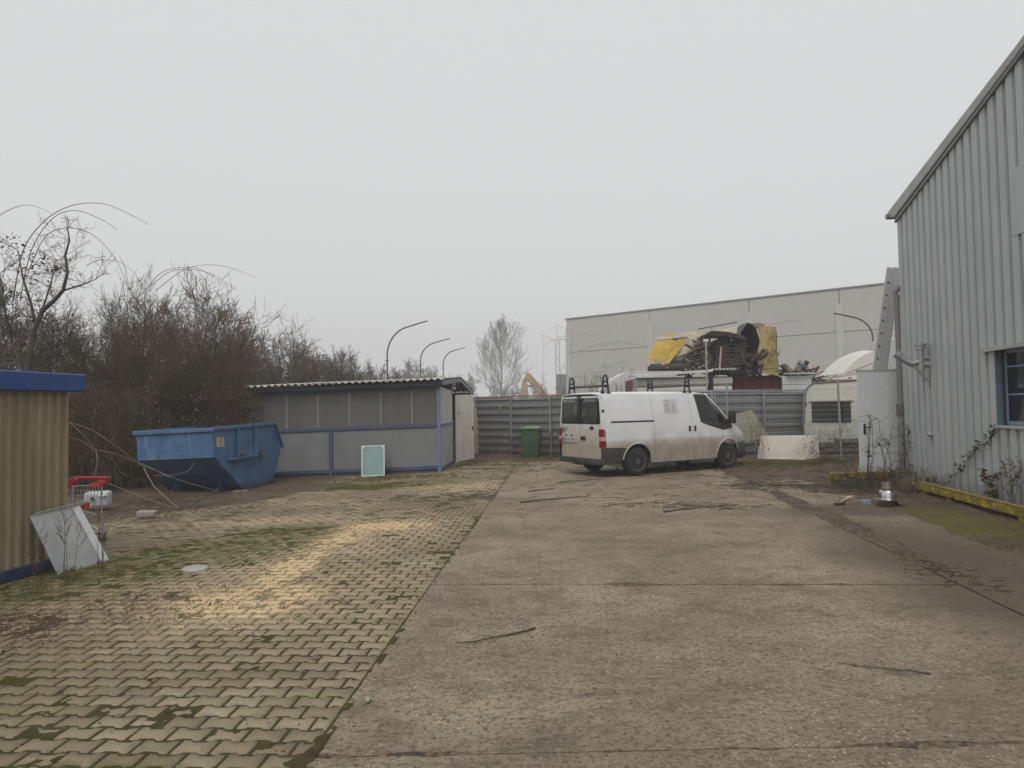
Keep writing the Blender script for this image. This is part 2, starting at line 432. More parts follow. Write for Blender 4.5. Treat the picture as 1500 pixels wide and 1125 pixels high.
# ------------------------------------------------------------------ terrain: one sheet to the horizon
def axis(lo, hi, step, far):
    a = list(np.arange(lo, hi + 1e-6, step)); k = step
    while a[-1] < far: k *= 1.5; a.append(a[-1] + k)
    k = step
    while a[0] > -far: k *= 1.5; a.insert(0, a[0] - k)
    return np.array(a)
xs, ys = axis(-30, 30, 1.0, 900), axis(-6, 60, 1.0, 900)
GX, GY = np.meshgrid(xs, ys)
def grid_quads(nx, ny):
    i = np.arange(nx * ny).reshape(ny, nx)
    return np.stack([i[:-1, :-1].ravel(), i[:-1, 1:].ravel(), i[1:, 1:].ravel(), i[1:, :-1].ravel()], 1)
GZ = gz(GX, GY) - .022
me = mesh_np('ground', np.stack([GX.ravel(), GY.ravel(), GZ.ravel()], 1), grid_quads(len(xs), len(ys)))
tag(link('ground', me, M_SOIL, smooth=True), kind='structure')

# loose soil over the far part of the yard (rises through the slabs where it has gathered)
xs, ys = np.arange(-11.5, 11.5, .07), np.arange(2.6, 27.5, .08)
SX, SY = np.meshgrid(xs, ys)
am = soil_amount(SX, SY); nz = fbm(SX, SY, 1.1, 5, 5)
fz = fbm(SX, SY, 6.0, 11, 4)
bank = .10 * sstep(18.9, 21.5, SY) * sstep(2.6, 5, SX) + .05 * sstep(21.6, 24, SY) * (SX < 2.6) + .08 * sstep(-6.5, -8.5, SX) + .06 * sstep(6.9, 7.4, SX - .142 * (SY - 12))
SZ = gz(SX, SY) - .03 + .055 * sstep(.62, 1.5, am + nz * .8) + .012 * (fz - .5) * sstep(.3, 1, am) + bank * (.5 + nz)
me = mesh_np('loose_soil', np.stack([SX.ravel(), SY.ravel(), SZ.ravel()], 1), grid_quads(len(xs), len(ys)))
tag(link('loose_soil', me, M_SOIL, smooth=True), 'brown soil and leaf litter drifted over the far yard and wall foot', 'soil', kind='stuff')
def soil_z(x, y):
    am = soil_amount(np.array([x]), np.array([y]))[0]; nz = fbm(x, y, 1.1, 5, 5)
    bank = .10 * sstep(18.9, 21.5, y) * sstep(2.6, 5, x) + .05 * sstep(21.6, 24, y) * (x < 2.6) + .08 * sstep(-6.5, -8.5, x) + .06 * sstep(6.9, 7.4, x - .142 * (y - 12))
    return float(max(gz(x, y) - .03 + .055 * sstep(.62, 1.5, am + nz * .8) + bank * (.5 + nz), gz(x, y)))

# ------------------------------------------------------------------ concrete slabs
conc_root = bpy.data.objects.new('concrete_yard', None); COL.objects.link(conc_root); tag(conc_root, kind='structure')
rng = random.Random(5)
def chan_x(y): return 3.86 + (y - 5.42) * .107
def joint_x(y): return JX + math.tan(JA) * y
rows = [(-2.6, -.02), (.3, -.02), (3.46, .004), (6.72, -.075), (9.75, -.06), (13.0, -.05), (16.4, -.05), (19.8, -.05), (22.6, -.05)]
def slab(fxl, fxr, r0, r1, z):
    """one slab between two long edges (functions of y) and two cross joints y = a + b x"""
    g = .003
    def corner(fx, r):
        y = r[0]
        for _ in range(6): y = r[0] + r[1] * fx(y)
        return fx(y), y
    a, b, c, d = corner(fxl, r0), corner(fxr, r0), corner(fxr, r1), corner(fxl, r1)
    cx, cyy = (a[0] + b[0] + c[0] + d[0]) / 4, (a[1] + b[1] + c[1] + d[1]) / 4
    pts = []
    for p, q in ((a, b), (b, c), (c, d), (d, a)):
        L = math.dist(p, q); k = max(2, int(L / .12)); nx, ny = (q[1] - p[1]) / L, -(q[0] - p[0]) / L
        for i in range(k):
            t = i / k; w = 0 if i == 0 else -abs(rng.gauss(0, .005)) - (rng.random() < .08) * .018
            pts.append((p[0] + (q[0] - p[0]) * t + nx * (w - g), p[1] + (q[1] - p[1]) * t + ny * (w - g)))
    n = len(pts); mb = MB()
    mb.add([(x, y, z) for x, y in pts] + [(x, y, z - .05) for x, y in pts], [tuple(range(n))] + [(i, i + n, (i + 1) % n + n, (i + 1) % n) for i in range(n)])
    return mb.build('concrete_slab', M_CONC, conc_root)
for i in range(len(rows) - 1):
    slab(joint_x, chan_x, rows[i], rows[i + 1], rng.uniform(-.003, .003))
    if i < 6:
        r0, r1 = (rows[i][0] + .25, rows[i][1]), (rows[i + 1][0] + .25, rows[i + 1][1])
        slab(lambda y: chan_x(y) + .012, lambda y: chan_x(y) + 2.1, r0, r1, rng.uniform(-.004, .0) + .004)

# ------------------------------------------------------------------ pavers
OUT = [(-.0902, -.0692), (-.0555, -.0692), (-.034, -.0476), (.034, -.0476), (.0555, -.0692), (.0902, -.0692)]
OUT = OUT + [(-x, -y) for x, y in OUT]
top = np.array([(x * .965, y * .95, 0) for x, y in OUT]); low = np.array([(x * 1.01, y * 1.01, -.012) for x, y in OUT])
tv = np.vstack([[(0, 0, 0.0006)], top, low])
tt = np.array([(0, 1 + i, 1 + (i + 1) % 12) for i in range(12)])
tq = np.array([(1 + i, 13 + i, 13 + (i + 1) % 12, 1 + (i + 1) % 12) for i in range(12)])
paver_me = mesh_np('paver', tv, tq, tt); paver_me.materials.append(M_PAVER)
prs = np.random.RandomState(3)
st = []
r = 0
for r in range(13, 162):
    v = (r + .5) * .139; o = -.1 if r % 2 else 0.0
    for c in range(-33, 0):
        u = c * .2 + .1 + o
        if u > -.09 or u < -6.5: continue
        st.append((u, v))
st = np.array(st); n_full = len(st)
X, Y = to_xy(st[:, 0], st[:, 1])
px, py = 750 + 1040 * X / Y, 598 + 1040 * 1.65 / Y
vis = (px > -60) & (px < 1560) & (py < 1150) & ~((X < -5.0 - (7.9 - Y) * .2) & (Y < 7.95))
st, X, Y = st[vis], X[vis], Y[vis]
Z = gz(X, Y) + prs.normal(0, .0022, len(X)) + (fbm(st[:, 0], st[:, 1], .8, 2) - .5) * .012
tilt = prs.normal(0, .009, (len(X), 2)); yaw = prs.normal(0, .012, len(X))
sx_ = (X / Y); inside = (px[vis] > 0) & (px[vis] < 1500) & (py[vis] < 1125)
order = np.argsort(np.where(inside, np.hypot(X, Y), 1e3))
for k in order[:300]:
    o = bpy.data.objects.new('paver', paver_me); COL.objects.link(o); o.parent = yard_root
    o.location = (st[k, 0], st[k, 1], Z[k]); o.rotation_euler = (tilt[k, 0], tilt[k, 1], yaw[k])
rest = order[300:]
cw, sw = np.cos(yaw[rest]), np.sin(yaw[rest])
P = np.empty((len(rest), 25, 3))
P[:, :, 0] = tv[None, :, 0] * cw[:, None] - tv[None, :, 1] * sw[:, None]
P[:, :, 1] = tv[None, :, 0] * sw[:, None] + tv[None, :, 1] * cw[:, None]
P[:, :, 2] = tv[None, :, 2] + P[:, :, 0] * tilt[rest, 1][:, None] + P[:, :, 1] * tilt[rest, 0][:, None] + Z[rest][:, None]
P[:, :, 0] += st[rest, 0][:, None]; P[:, :, 1] += st[rest, 1][:, None]
base = (np.arange(len(rest)) * 25)[:, None, None]
hv_ = np.array([(-.05, (r_ + .5) * .139) for r_ in range(14, 162) if r_ % 2]); hX, hY = to_xy(hv_[:, 0], hv_[:, 1])
Ph = np.repeat(tv[None], len(hv_), 0) * np.array([.46, .97, 1]); Ph[:, :, 0] += hv_[:, 0][:, None]; Ph[:, :, 1] += hv_[:, 1][:, None]; Ph[:, :, 2] += ((fbm(hv_[:, 0], hv_[:, 1], .8, 2) - .5) * .012 + prs.normal(0, .003, len(hv_)))[:, None]
P = np.concatenate([P, Ph]); base = (np.arange(len(P)) * 25)[:, None, None]
me = mesh_np('paver_field', P.reshape(-1, 3), (tq[None] + base).reshape(-1, 4), (tt[None] + base).reshape(-1, 3))
tag(link('paver_field', me, M_PAVER, yard_root), kind='stuff')

# moss, sand and dirt in and over the joints
def fill_mesh(name, u0, u1, v0, v1, step):
    us, vs_ = np.arange(u0, u1, step), np.arange(v0, v1, step)
    U, Vv = np.meshgrid(us, vs_)
    x, y = to_xy(U, Vv)
    ms, sd = ellmask(U, Vv, MOSS, .9, 4), ellmask(U, Vv, SAND, .9, 8)
    n1, n2, n3 = fbm(U, Vv, 2.6, 21, 4), fbm(U, Vv, 11.0, 31, 3), fbm(U, Vv, .9, 41, 3)
    dt = ellmask(U, Vv, DIRT, .9, 14)
    edge = sstep(-.1, .02, U + (n1 - .5) * .16)
    cov = ms * .42 + sd * .26 + edge * .4 + dt * .34 + sstep(9, 15, Vv) * .12 + (n3 - .5) * .3
    z = -.0040 + .004 * (n2 - .5) + .0035 * (vnoise(U, Vv, 33.0, 5) - .5) + .0125 * sstep(.58, 1.0, cov * .8 + (n1 - .5) * .4 + n2 * .8 - .04)
    z = z + gz(x, y) + (fbm(U, Vv, .8, 2) - .5) * .012
    me = mesh_np(name, np.stack([U.ravel(), Vv.ravel(), z.ravel()], 1), grid_quads(len(us), len(vs_)))
    return tag(link(name, me, M_FILL, yard_root, smooth=True), kind='stuff')
fill_mesh('joint_moss', -5.6, .05, 1.8, 8.0, .02)
fill_mesh('joint_moss', -6.6, .05, 7.98, 22.6, .04)
# ------------------------------------------------------------------ shared paint and metal
M_CLAD = MAT('hall_cladding_grey', (.41, .435, .44), .5, .06, 1.2, dirt=(.26, .27, .26), dirt_amt=.4, dscale=1.1, streak=True, world=True, fine=.03)
def clad_material():
    n = NT('hall_cladding'); p = n.pos()
    c = n.mix(n.ramp(n.noise(p, 1.2, 5), .25, .75), (.385, .41, .415), (.435, .46, .465))
    c = n.mix(n.ramp(n.noise(n.map(p, (1, 1, .1)), 4.5, 6, .62), .48, .75, 0, .4), c, (.27, .28, .27))
    z = n.sep(p)[2]; low = n.math('ADD', z, n.mul(n.noise(p, 4, 6, .7), .7))
    c = n.mix(n.ramp(low, .85, .35, 0, .75), c, (.17, .155, .125))          # mud splashed up from the ground
    c = n.mix(n.mul(n.ramp(n.noise(n.map(p, (1, 1, .06)), 9, 5, .7), .62, .72), n.ramp(n.noise(p, .5, 3), .45, .6)), c, (.24, .2, .15))
    m = n.base(c, .5); n.bump(n.noise(p, 3, 3), .12, .02); return m
M_CLAD = clad_material()
M_TRIM = MAT('hall_trim_grey', (.36, .37, .36), .5, .1, 3, dirt=(.2, .19, .17), dirt_amt=.5, dscale=2)
M_GALV = MAT('galvanised_steel', (.36, .37, .375), .5, .14, 5, .55, dirt=(.2, .19, .175), dirt_amt=.5, dscale=2)
M_PIPE = MAT('downpipe_grey', (.2, .205, .205), .55, .1, 4, dirt=(.12, .11, .1), dirt_amt=.5, dscale=2)
M_ALU = MAT('aluminium', (.5, .5, .485), .45, .08, 6, .25, dirt=(.3, .29, .27), dirt_amt=.4)
M_WINBLUE = MAT('window_frame_blue', (.2, .29, .42), .45, .12, 6, dirt=(.3, .32, .33), dirt_amt=.5)
M_RUST = MAT('rusty_steel', (.12, .075, .05), .8, .3, 6, dirt=(.2, .1, .05), dirt_amt=.6)
M_BLACK = MAT('black_plastic', (.022, .022, .023), .45, .15, 8)
M_WHITE = MAT('white_paint', (.68, .69, .68), .45, .04, 2, dirt=(.42, .4, .36), dirt_amt=.35, dscale=1.6, streak=True)
M_GLASS_D = None
def glass(name, tint, rough=.03, trans=.5):
    """window glass: part see-through, part mirror"""
    n = NT(name)
    tr = n.n('ShaderNodeBsdfTransparent'); tr.inputs[0].default_value = (*tint, 1)
    df = n.n('ShaderNodeBsdfDiffuse'); df.inputs[0].default_value = (.05, .055, .055, 1)
    gl = n.n('ShaderNodeBsdfGlossy'); gl.inputs['Roughness'].default_value = rough; gl.inputs[0].default_value = (.9, .92, .95, 1)
    m1 = n.n('ShaderNodeMixShader'); m1.inputs[0].default_value = trans
    n.t.links.new(df.outputs[0], m1.inputs[1]); n.t.links.new(tr.outputs[0], m1.inputs[2])
    fr = n.n('ShaderNodeFresnel'); fr.inputs[0].default_value = 1.5
    m2 = n.n('ShaderNodeMixShader'); n.t.links.new(fr.outputs[0], m2.inputs[0])
    n.t.links.new(m1.outputs[0], m2.inputs[1]); n.t.links.new(gl.outputs[0], m2.inputs[2])
    n.t.nodes.remove(n.b); n.t.links.new(m2.outputs[0], n.out.inputs[0])
    return n.m
M_GLASS_D = glass('dark_window_glass', (.4, .42, .42), .04, .6)
M_GLASS_VAN = glass('van_glass', (.78, .82, .82), .03, .9)

def trap_sheet(mb, s0, s1, zlo, zhi, pitch=.25, crest=.15, slope=.014, depth=.06, phase=0.0, fn=None, y_out=-1):
    """trapezoid-profiled sheet standing in local xz, ribs upright; crests towards y_out"""
    key = []
    k = math.floor((s0 - phase) / pitch) - 1
    while phase + k * pitch < s1 + pitch:
        b = phase + k * pitch
        key += [(b, 1), (b + crest, 1), (b + crest + slope, 0), (b + pitch - slope, 0)]; k += 1
    def d_at(x):
        for (a, da), (b, db) in zip(key[:-1], key[1:]):
            if a <= x <= b: return da + (db - da) * (x - a) / max(1e-6, b - a)
        return 0
    xs_ = [s0] + [a for a, _ in key if s0 + 1e-4 < a < s1 - 1e-4] + [s1]
    n0 = len(mb.v)
    for x in xs_:
        y = y_out * depth * d_at(x)
        lo = zlo(x) if callable(zlo) else zlo; hi = zhi(x) if callable(zhi) else zhi
        mb.v += [(x, y, lo), (x, y, hi)]
    for i in range(len(xs_) - 1):
        a = n0 + 2 * i; mb.f.append((a, a + 2, a + 3, a + 1))
    return mb

# ------------------------------------------------------------------ the grey hall on the right
# local frame: origin at its far left ground corner, local x runs along the gable wall towards the camera, local -y faces the yard... (x to the camera, yard on the right hand = +y)
HC = (7.74, 13.95, 0)
ha = math.atan2(-math.cos(rad(8.2)), -math.sin(rad(8.2)))         # along the wall, towards the camera
hall = thing('industrial_hall', 'tall grey profiled-metal hall with sloping verge at the right edge', 'building', HC, ha)
EAVE, SL = 5.27, .254
def roof(s): return EAVE + SL * s
W0, W1, WZ0, WZ1 = 3.45, 5.8, 1.27, 2.40                          # window opening along the wall
# the yard lies on local -y (x towards camera, z up, so yard = -y)
pw = 1.0
for i in range(13):
    s0, s1 = i * pw + (0.0 if i else .0), (i + 1) * pw
    pieces = []
    if s1 <= W0 or s0 >= W1: pieces = [(s0, s1, .08, None)]
    else:
        a, b = max(s0, W0), min(s1, W1)
        if s0 < W0: pieces.append((s0, W0, .08, None))
        pieces += [(a, b, .08, WZ0), (a, b, WZ1, None)]
        if s1 > W1: pieces.append((W1, s1, .08, None))
    mb = MB()
    for a, b, lo, hi in pieces: trap_sheet(mb, a + (.0015 if a == s0 else 0), b, lo, hi if hi else (lambda s: roof(s) - .02), y_out=-1, phase=.02)
    mb.build('cladding_panel', M_CLAD, hall, loc=(0, -.002 * (i % 2), 0))
mb = MB(); mb.box(0, 13.2, .02, .22, 0, .09); mb.build('plinth', MAT('plinth_concrete', (.2, .19, .17), .9), hall)
mb = MB(); mb.prism([(0.02, .1), (13, .1), (13, roof(13) - .05), (0.02, roof(0.02) - .05)], .12, t0=.06)
inner = MB()
# inner wall with the window opening left out
for a, b, lo, hi in ((.02, W0, .1, None), (W1, 13, .1, None), (W0, W1, .1, WZ0), (W0, W1, WZ1, None)):
    inner.prism([(a, lo), (b, lo), (b, hi if hi else roof(b) - .06), (a, hi if hi else roof(a) - .06)], .1, t0=.02)
inner.build('inner_wall', MAT('inner_wall_dark', (.09, .09, .085), .9), hall)
mb = MB(); mb.prism([(0.0, .05), (.0, EAVE - .1), (.1, EAVE - .1), (.1, .05)], 9.0, t0=.1); mb.build('side_wall', M_CLAD, hall)
# roof sheet and verge flashing
mb = MB(); mb.prism([(-.28, 5.42), (4.4, roof(4.4) + .02), (13.2, roof(13.2) + .02), (13.2, roof(13.2) + .08), (4.42, 6.48), (-.28, 5.465)], 9.2, t0=-.028); mb.build('roof', MAT('roof_sheet', (.28, .29, .29), .5), hall)
mb = MB(); mb.prism([(-.3, 5.36), (.0, 5.30), (4.4, roof(4.4) - .02), (13.2, roof(13.2) - .02), (13.2, roof(13.2) + .1), (4.42, 6.51), (-.3, 5.49)], .08, t0=-.11); mb.build('verge_flashing', M_TRIM, hall, bevel=.012)
mb = MB(); mb.prism([(-.02, roof(-.02) - .075), (13.2, roof(13.2) - .075), (13.2, roof(13.2) - .022), (-.02, roof(-.02) - .022)], .05, t0=-.095); mb.build('verge_drip', MAT('verge_drip_dark', (.16, .165, .165), .5), hall)
# gutter along the eave with its closed end
mb = MB(); prof = [(-.25 + .06 * math.cos(a), 5.38 + .06 * math.sin(a)) for a in np.linspace(math.pi, 2 * math.pi, 9)]
mb.prism(prof + [(-.19, 5.43), (-.31, 5.43)], 9.0, t0=-.16); mb.build('gutter', M_PIPE, hall, bevel=.004)
mb = MB(); mb.lathe([(.02, 0), (.045, .03), (.02, .06)], 10, TR(.55, .25, roof(.55) + .14)); mb.lathe([(.012, 0), (.012, .09)], 8, TR(.55, .25, roof(.55) + .1)); mb.build('roof_bolt', M_PIPE, hall)
# downpipe at the corner, with an older lower length, coupling and clamp
mb = MB(); mb.tube([(-.06, -.09, 3.72), (-.06, -.11, 3.82), (-.0, -.05, 3.9), (.06, .04, 3.92)], .052, 14)
mb.tube([(-.06, -.09, 1.55), (-.06, -.09, 3.74)], .052, 14); mb.tube([(-.06, -.09, 3.66), (-.06, -.09, 3.74)], .06, 14)
dp = mb.build('downpipe', MAT('downpipe_pale', (.19, .19, .185), .55, .1, 4, dirt=(.18, .17, .16), dirt_amt=.5), hall, smooth=True, angle=40)
mb = MB(); mb.tube([(-.06, -.09, .05), (-.06, -.09, 1.5)], .066, 14); mb.tube([(-.06, -.09, .38), (-.06, -.09, .5)], .073, 14); mb.build('downpipe_foot', M_PIPE, hall, smooth=True, angle=40)
mb = MB(); mb.tube([(-.06, -.09, 1.36), (-.06, -.09, 1.6)], .082, 12); mb.build('pipe_wrap', MAT('pipe_wrap_tape', (.13, .125, .12), .9, .4, 30, bump=.8, bscale=60), hall, smooth=True, angle=40)
mb = MB(); mb.tube([(-.06, -.09, .6), (-.06, -.09, .62)], .08, 12); mb.beam((-.06, -.09, .61), (.18, -.07, .61), .015, .015); mb.build('pipe_clamp', M_RUST, hall)
# window: reveal, frame, panes, sill, head flashing
win = MB()
fr = .05
yy0, yy1 = .07, .11
win.box(W0, W1, yy0, yy1, WZ0, WZ0 + fr); win.box(W0, W1, yy0, yy1, WZ1 - fr, WZ1)
cols = [W0, W0 + .78, W0 + 1.57, W1]
for c in cols: win.box(max(W0, c - fr / 2), min(W1, c + fr / 2), yy0 - .002, yy1 + .002, WZ0 + fr, WZ1 - fr)
rowsz = [WZ0 + .05, WZ0 + .45, WZ0 + .86, WZ1 - .05]
for z in rowsz[1:3]: win.box(W0 + fr, W1 - fr, yy0 + .004, yy1 - .004, z - .012, z + .012)
wo = win.build('window_frame', M_WINBLUE, hall, bevel=.004)
for i in range(3):
    for j in range(3):
        mb = MB(); mb.box(cols[i] + .026, cols[i + 1] - .026, .088, .093, rowsz[j] + .013, rowsz[j + 1] - .013); mb.build('pane', M_GLASS_D, wo)
M_REV = MAT('reveal_bluegrey', (.13, .17, .22), .6)
for a in (W0 - .012, W1):
    mb = MB(); mb.box(a, a + .012, -.06, .12, WZ0, WZ1); mb.build('window_reveal', M_REV, hall)
mb = MB(); mb.box(W0 - .08, W1 + .08, -.1, .03, WZ0 - .045, WZ0 - .005); mb.build('window_sill', M_TRIM, hall, bevel=.006)
mb = MB(); mb.box(W0 - .3, W1 + .1, -.13, -.0, WZ1 + .005, WZ1 + .03); mb.box(W0 - .3, W1 + .1, -.13, -.118, WZ1 - .03, WZ1 + .005); mb.build('window_head', M_TRIM, hall)
mb = MB(); mb.box(W0 + .6, W0 + 1.4, .5, .55, WZ0 - .3, WZ0 + .72); mb.build('inside_board', MAT('inside_board', (.4, .4, .38), .7), hall)
mb = MB(); mb.box(W0 - 1, W1 + 1, 1.6, 1.65, .2, 3.2); mb.build('inside_screen', MAT('inside_grey', (.12, .115, .1), .9), hall)
# patch flashing high on the wall
mb = MB(); mb.box(4.03, 4.9, -.066, -.052, 3.94, 4.88); mb.build('cover_plate', M_CLAD, hall, bevel=.004)
# pipe fitting (old outlet bracket) with conduit and knob
br = MB()
S = 1.22
br.box(S - .03, S + .03, -.075, -.055, 1.93, 2.56)
bo = br.build('outlet_bracket', M_GALV, hall, bevel=.006)
mb = MB()
mb.tube([(S, -.06, 2.300), (S, -.2, 2.300)], 0.053, 10); mb.tube([(S, -.06, 2.420), (S, -.17, 2.420)], 0.045, 10)
mb.tube([(S, -.2, 2.200), (S, -.2, 2.580)], 0.060, 12); mb.tube([(S, -.2, 2.580), (S, -.2, 2.650)], 0.083, 12); mb.tube([(S, -.2, 2.650), (S, -.2, 2.680)], 0.105, 12)
mb.tube([(S, -.2, 2.360), (S - .03, -.34, 2.320), (S - .06, -.46, 2.400), (S - .08, -.53, 2.480)], [.056, .056, .058, .058], 12); mb.tube([(S - .08, -.53, 2.480), (S - .09, -.57, 2.530)], 0.083, 12)
mb.build('pipe_fitting', M_GALV, bo, smooth=True, angle=40)
mb = MB(); mb.beam((S, -.32, 2.280), (S, -.07, 1.980), .045, .03); mb.build('bracket_stay', M_GALV, bo)
mb = MB(); mb.tube([(S + .02, -.05, 1.940), (S + .02, -.05, 1.1)], .009, 6); mb.build('conduit', M_GALV, hall)
mb = MB(); mb.lathe([(.0, 0), (.05, .01), (.055, .05), (.03, .09), (.0, .1)], 12, TR(S + .02, -.05, 1.05, 0, R(90))); mb.build('conduit_knob', M_GALV, hall, smooth=True)

# open white door leaf beside the corner
dl = thing('door_leaf', 'white steel door standing open beside the corner of the grey hall', 'door', (8.06, 14.62, 0), rad(180 - 2))
mb = MB(); mb.box(.0, .94, -.02, .02, .1, 2.31); mb.build('leaf', MAT('door_white', (.62, .64, .64), .45, .03, 2, dirt=(.45, .45, .42), dirt_amt=.3, dscale=1.2), dl, bevel=.004)
mb = MB(); mb.box(.80, .85, .021, .03, .98, 1.2); hp = mb.build('handle_plate', M_BLACK, dl, bevel=.003)
mb = MB(); mb.tube([(.825, .03, 1.13), (.825, .075, 1.13), (.70, .08, 1.13)], .011, 8); mb.build('lever', M_BLACK, hp, smooth=True)
mb = MB(); mb.box(.0, .94, -.021, .0215, 2.26, 2.312); mb.build('top_edge', M_TRIM, dl)

# aluminium extension ladder against the eave (two nested sections)
ld = thing('ladder', 'aluminium ladder leaning on the hall eave behind the white door', 'ladder', (7.62, 15.1, 0))
foot, head = Vector((-.28, 0, 0)), Vector((.62, .2, 4.55))
dl_ = (head - foot).normalized()
for k, (dx, dy) in enumerate(((0, 0), (.15, .01), (.3, .44), (.42, .45))):
    mb = MB(); mb.beam(foot + Vector((dx, dy, 0)), head + Vector((dx, dy, 0)), .03, .14 if k < 2 else .1, up=(1, 0, .2))
    sl = mb.build('stile', M_ALU, ld, bevel=.005)
    if k == 0:
        hl = MB()
        for i in range(5, 16):
            p = foot + Vector((dx, dy, 0)) + dl_ * (i * .28 + .1); hl.lathe([(.024, 0), (.024, .0175)], 10, Matrix.Translation(p) @ Matrix.Rotation(R(90), 4, 'X'))
        tag(hl.build('rung_ends', M_BLACK, sl), kind='stuff')
for i in range(1, 16):
    p = foot + dl_ * (i * .28 + .1)
    for a, b in ((Vector((.0, .015, 0)), Vector((.34, .43, 0))),): mb = MB(); mb.tube([p + a, p + b], .018, 8); mb.build('rung', M_ALU, ld)

# ------------------------------------------------------------------ blue-grey shed
SHX, SHY = -1.92, 18.85
shed = thing('storage_shed', 'low blue-framed shed with ribbed grey upper walls and corrugated roof', 'shed', (SHX, SHY, 0), -JA * .35)
# local: x to the left is negative, depth +y
M_BLUE = MAT('shed_blue_paint', (.05, .075, .155), .5, .2, 4, dirt=(.1, .1, .12), dirt_amt=.6, dscale=3)
M_BLUE2 = MAT('shed_blue_pale', (.13, .18, .3), .5, .2, 4, dirt=(.2, .2, .22), dirt_amt=.6, dscale=3)
M_SPAN = MAT('shed_panel_grey', (.185, .19, .195), .75, .1, 2.2, dirt=(.1, .1, .1), dirt_amt=.45, dscale=1.0, bump=.3, bscale=90)
M_SPAL = MAT('shed_panel_pale', (.36, .37, .37), .7, .1, 2.2, dirt=(.2, .2, .19), dirt_amt=.5, dscale=1.2, streak=True)
M_RIB = MAT('shed_ribbed_plastic', (.125, .117, .107), .55, .1, 1.6, dirt=(.09, .08, .07), dirt_amt=.6, dscale=.8, streak=True)
M_RIBP = MAT('shed_ribbed_pale', (.5, .5, .49), .55, .08, 2, dirt=(.3, .3, .28), dirt_amt=.5, dscale=1.2, streak=True)
LEN, DEP = 5.02, 9.6
def fz(x): return .021 * x                    # the front rises slightly to its right corner
def front_rail(name, z0, z1, y0, y1, mat):
    mb = MB(); mb.add([(-LEN, y0, z0 + fz(-LEN)), (0, y0, z0), (0, y1, z0), (-LEN, y1, z0 + fz(-LEN)), (-LEN, y0, z1 + fz(-LEN)), (0, y0, z1), (0, y1, z1), (-LEN, y1, z1 + fz(-LEN))],
                      [(3, 2, 1, 0), (4, 5, 6, 7), (0, 1, 5, 4), (1, 2, 6, 5), (2, 3, 7, 6), (3, 0, 4, 7)])
    return mb.build(name, mat, shed, bevel=.004)
front_rail('bottom_rail', .08, .17, -.035, .03, M_BLUE); front_rail('middle_rail', 1.2, 1.28, -.04, .03, M_BLUE); front_rail('top_rail', 2.2, 2.33, -.03, .03, M_BLUE)
mb = MB(); mb.box(-LEN, .02, .03, .12, -.2, .08); mb.build('plinth', MAT('shed_plinth', (.15, .145, .135), .9), shed)
for x in (-.035, -2.92, -4.98):
    mb = MB(); mb.box(x - .045, x + .045, -.05, .04, -.02 + fz(x), (1.21 if x < -.1 else 2.3) + fz(x)); mb.build('post', M_BLUE if x < -.1 else M_BLUE2, shed, bevel=.004)
for a, b in ((-2.87, -.08), (-4.93, -2.97)):
    mb = MB(); mb.add([(a, .0, .171 + fz(a)), (b, .0, .171 + fz(b)), (b, .0, 1.2 + fz(b)), (a, .0, 1.2 + fz(a))], [(0, 1, 2, 3)]); mb.build('lower_panel', M_SPAN, shed, thick=.02)
# ribbed sheets of the upper front, each lapped over the next
x = -.08; i = 0
while x > -LEN:
    a = max(-LEN, x - .86); mb = MB(); n_ = int((x - a) / .019)
    for k in range(n_ + 1):
        xx = a + (x - a) * k / n_; d = -.007 * (k % 2)
        mb.v += [(xx, d, 1.281 + fz(xx)), (xx, d, 2.2 + fz(xx))]
    mb.f = [(2 * k, 2 * k + 2, 2 * k + 3, 2 * k + 1) for k in range(n_)]
    mb.build('ribbed_sheet', M_RIB, shed, loc=(0, -.003 * (i % 2) + .006, 0)); x = a + .02; i += 1
    if a <= -LEN: break
for xx in (-.75, -1.58, -2.42, -3.26, -4.1):
    mb = MB(); mb.box(xx - .03, xx + .03, -.012, -.006, 1.3 + fz(xx), 2.19 + fz(xx)); mb.build('cover_strip', MAT('strip_grey', (.2, .195, .185), .6, .15, 3), shed)
# right end wall (along local +y)
def RE(y, z): return (.0, y, z)
def end_box(name, y0, y1, z0, z1, x0, x1, mat, bev=.004):
    mb = MB(); mb.box(x0, x1, y0, y1, z0, z1); return mb.build(name, mat, shed, bevel=bev)
RIDGE = 4.4
def rz_(y): return 2.44 + .22 * y / RIDGE if y < RIDGE else 2.66 - .3 * (y - RIDGE) / (DEP - RIDGE)
end_box('end_rail', .05, 3.1, 1.2, 1.27, -.02, .03, M_BLUE2); end_box('end_sill', .05, 3.1, .06, .13, -.02, .03, M_BLUE2)
end_box('end_post', 3.02, 3.12, .0, 1.3, -.02, .04, M_BLUE); end_box('end_post', DEP - .1, DEP, .0, 2.3, -.02, .04, M_BLUE2); end_box('end_post', 2.72, 2.82, 2.1, 2.55, -.01, .05, M_BLUE2)
end_box('lower_panel', .06, 3.02, .13, 1.2, -.015, .005, M_SPAL); end_box('lower_panel', 7.6, DEP - .1, .13, 1.2, -.015, .005, M_SPAN)
def wavy(name, y0, y1, z0, z1, mat):
    mb = MB(); n_ = int((y1 - y0) / .03)
    for k in range(n_ + 1):
        yy = y0 + (y1 - y0) * k / n_; mb.v += [(.012 + .01 * math.sin(k * math.pi / 2), yy, z0), (.012 + .01 * math.sin(k * math.pi / 2), yy, z1(yy) if callable(z1) else z1)]
    mb.f = [(2 * k, 2 * k + 2, 2 * k + 3, 2 * k + 1) for k in range(n_)]
    return mb.build(name, mat, shed, smooth=True)
wavy('corrugated_sheet', .02, 1.4, 1.26, lambda y: 2.26 - .01 * y, M_RIBP); wavy('corrugated_sheet', 1.38, 2.95, 1.26, lambda y: 2.245 - .01 * y, M_RIBP)
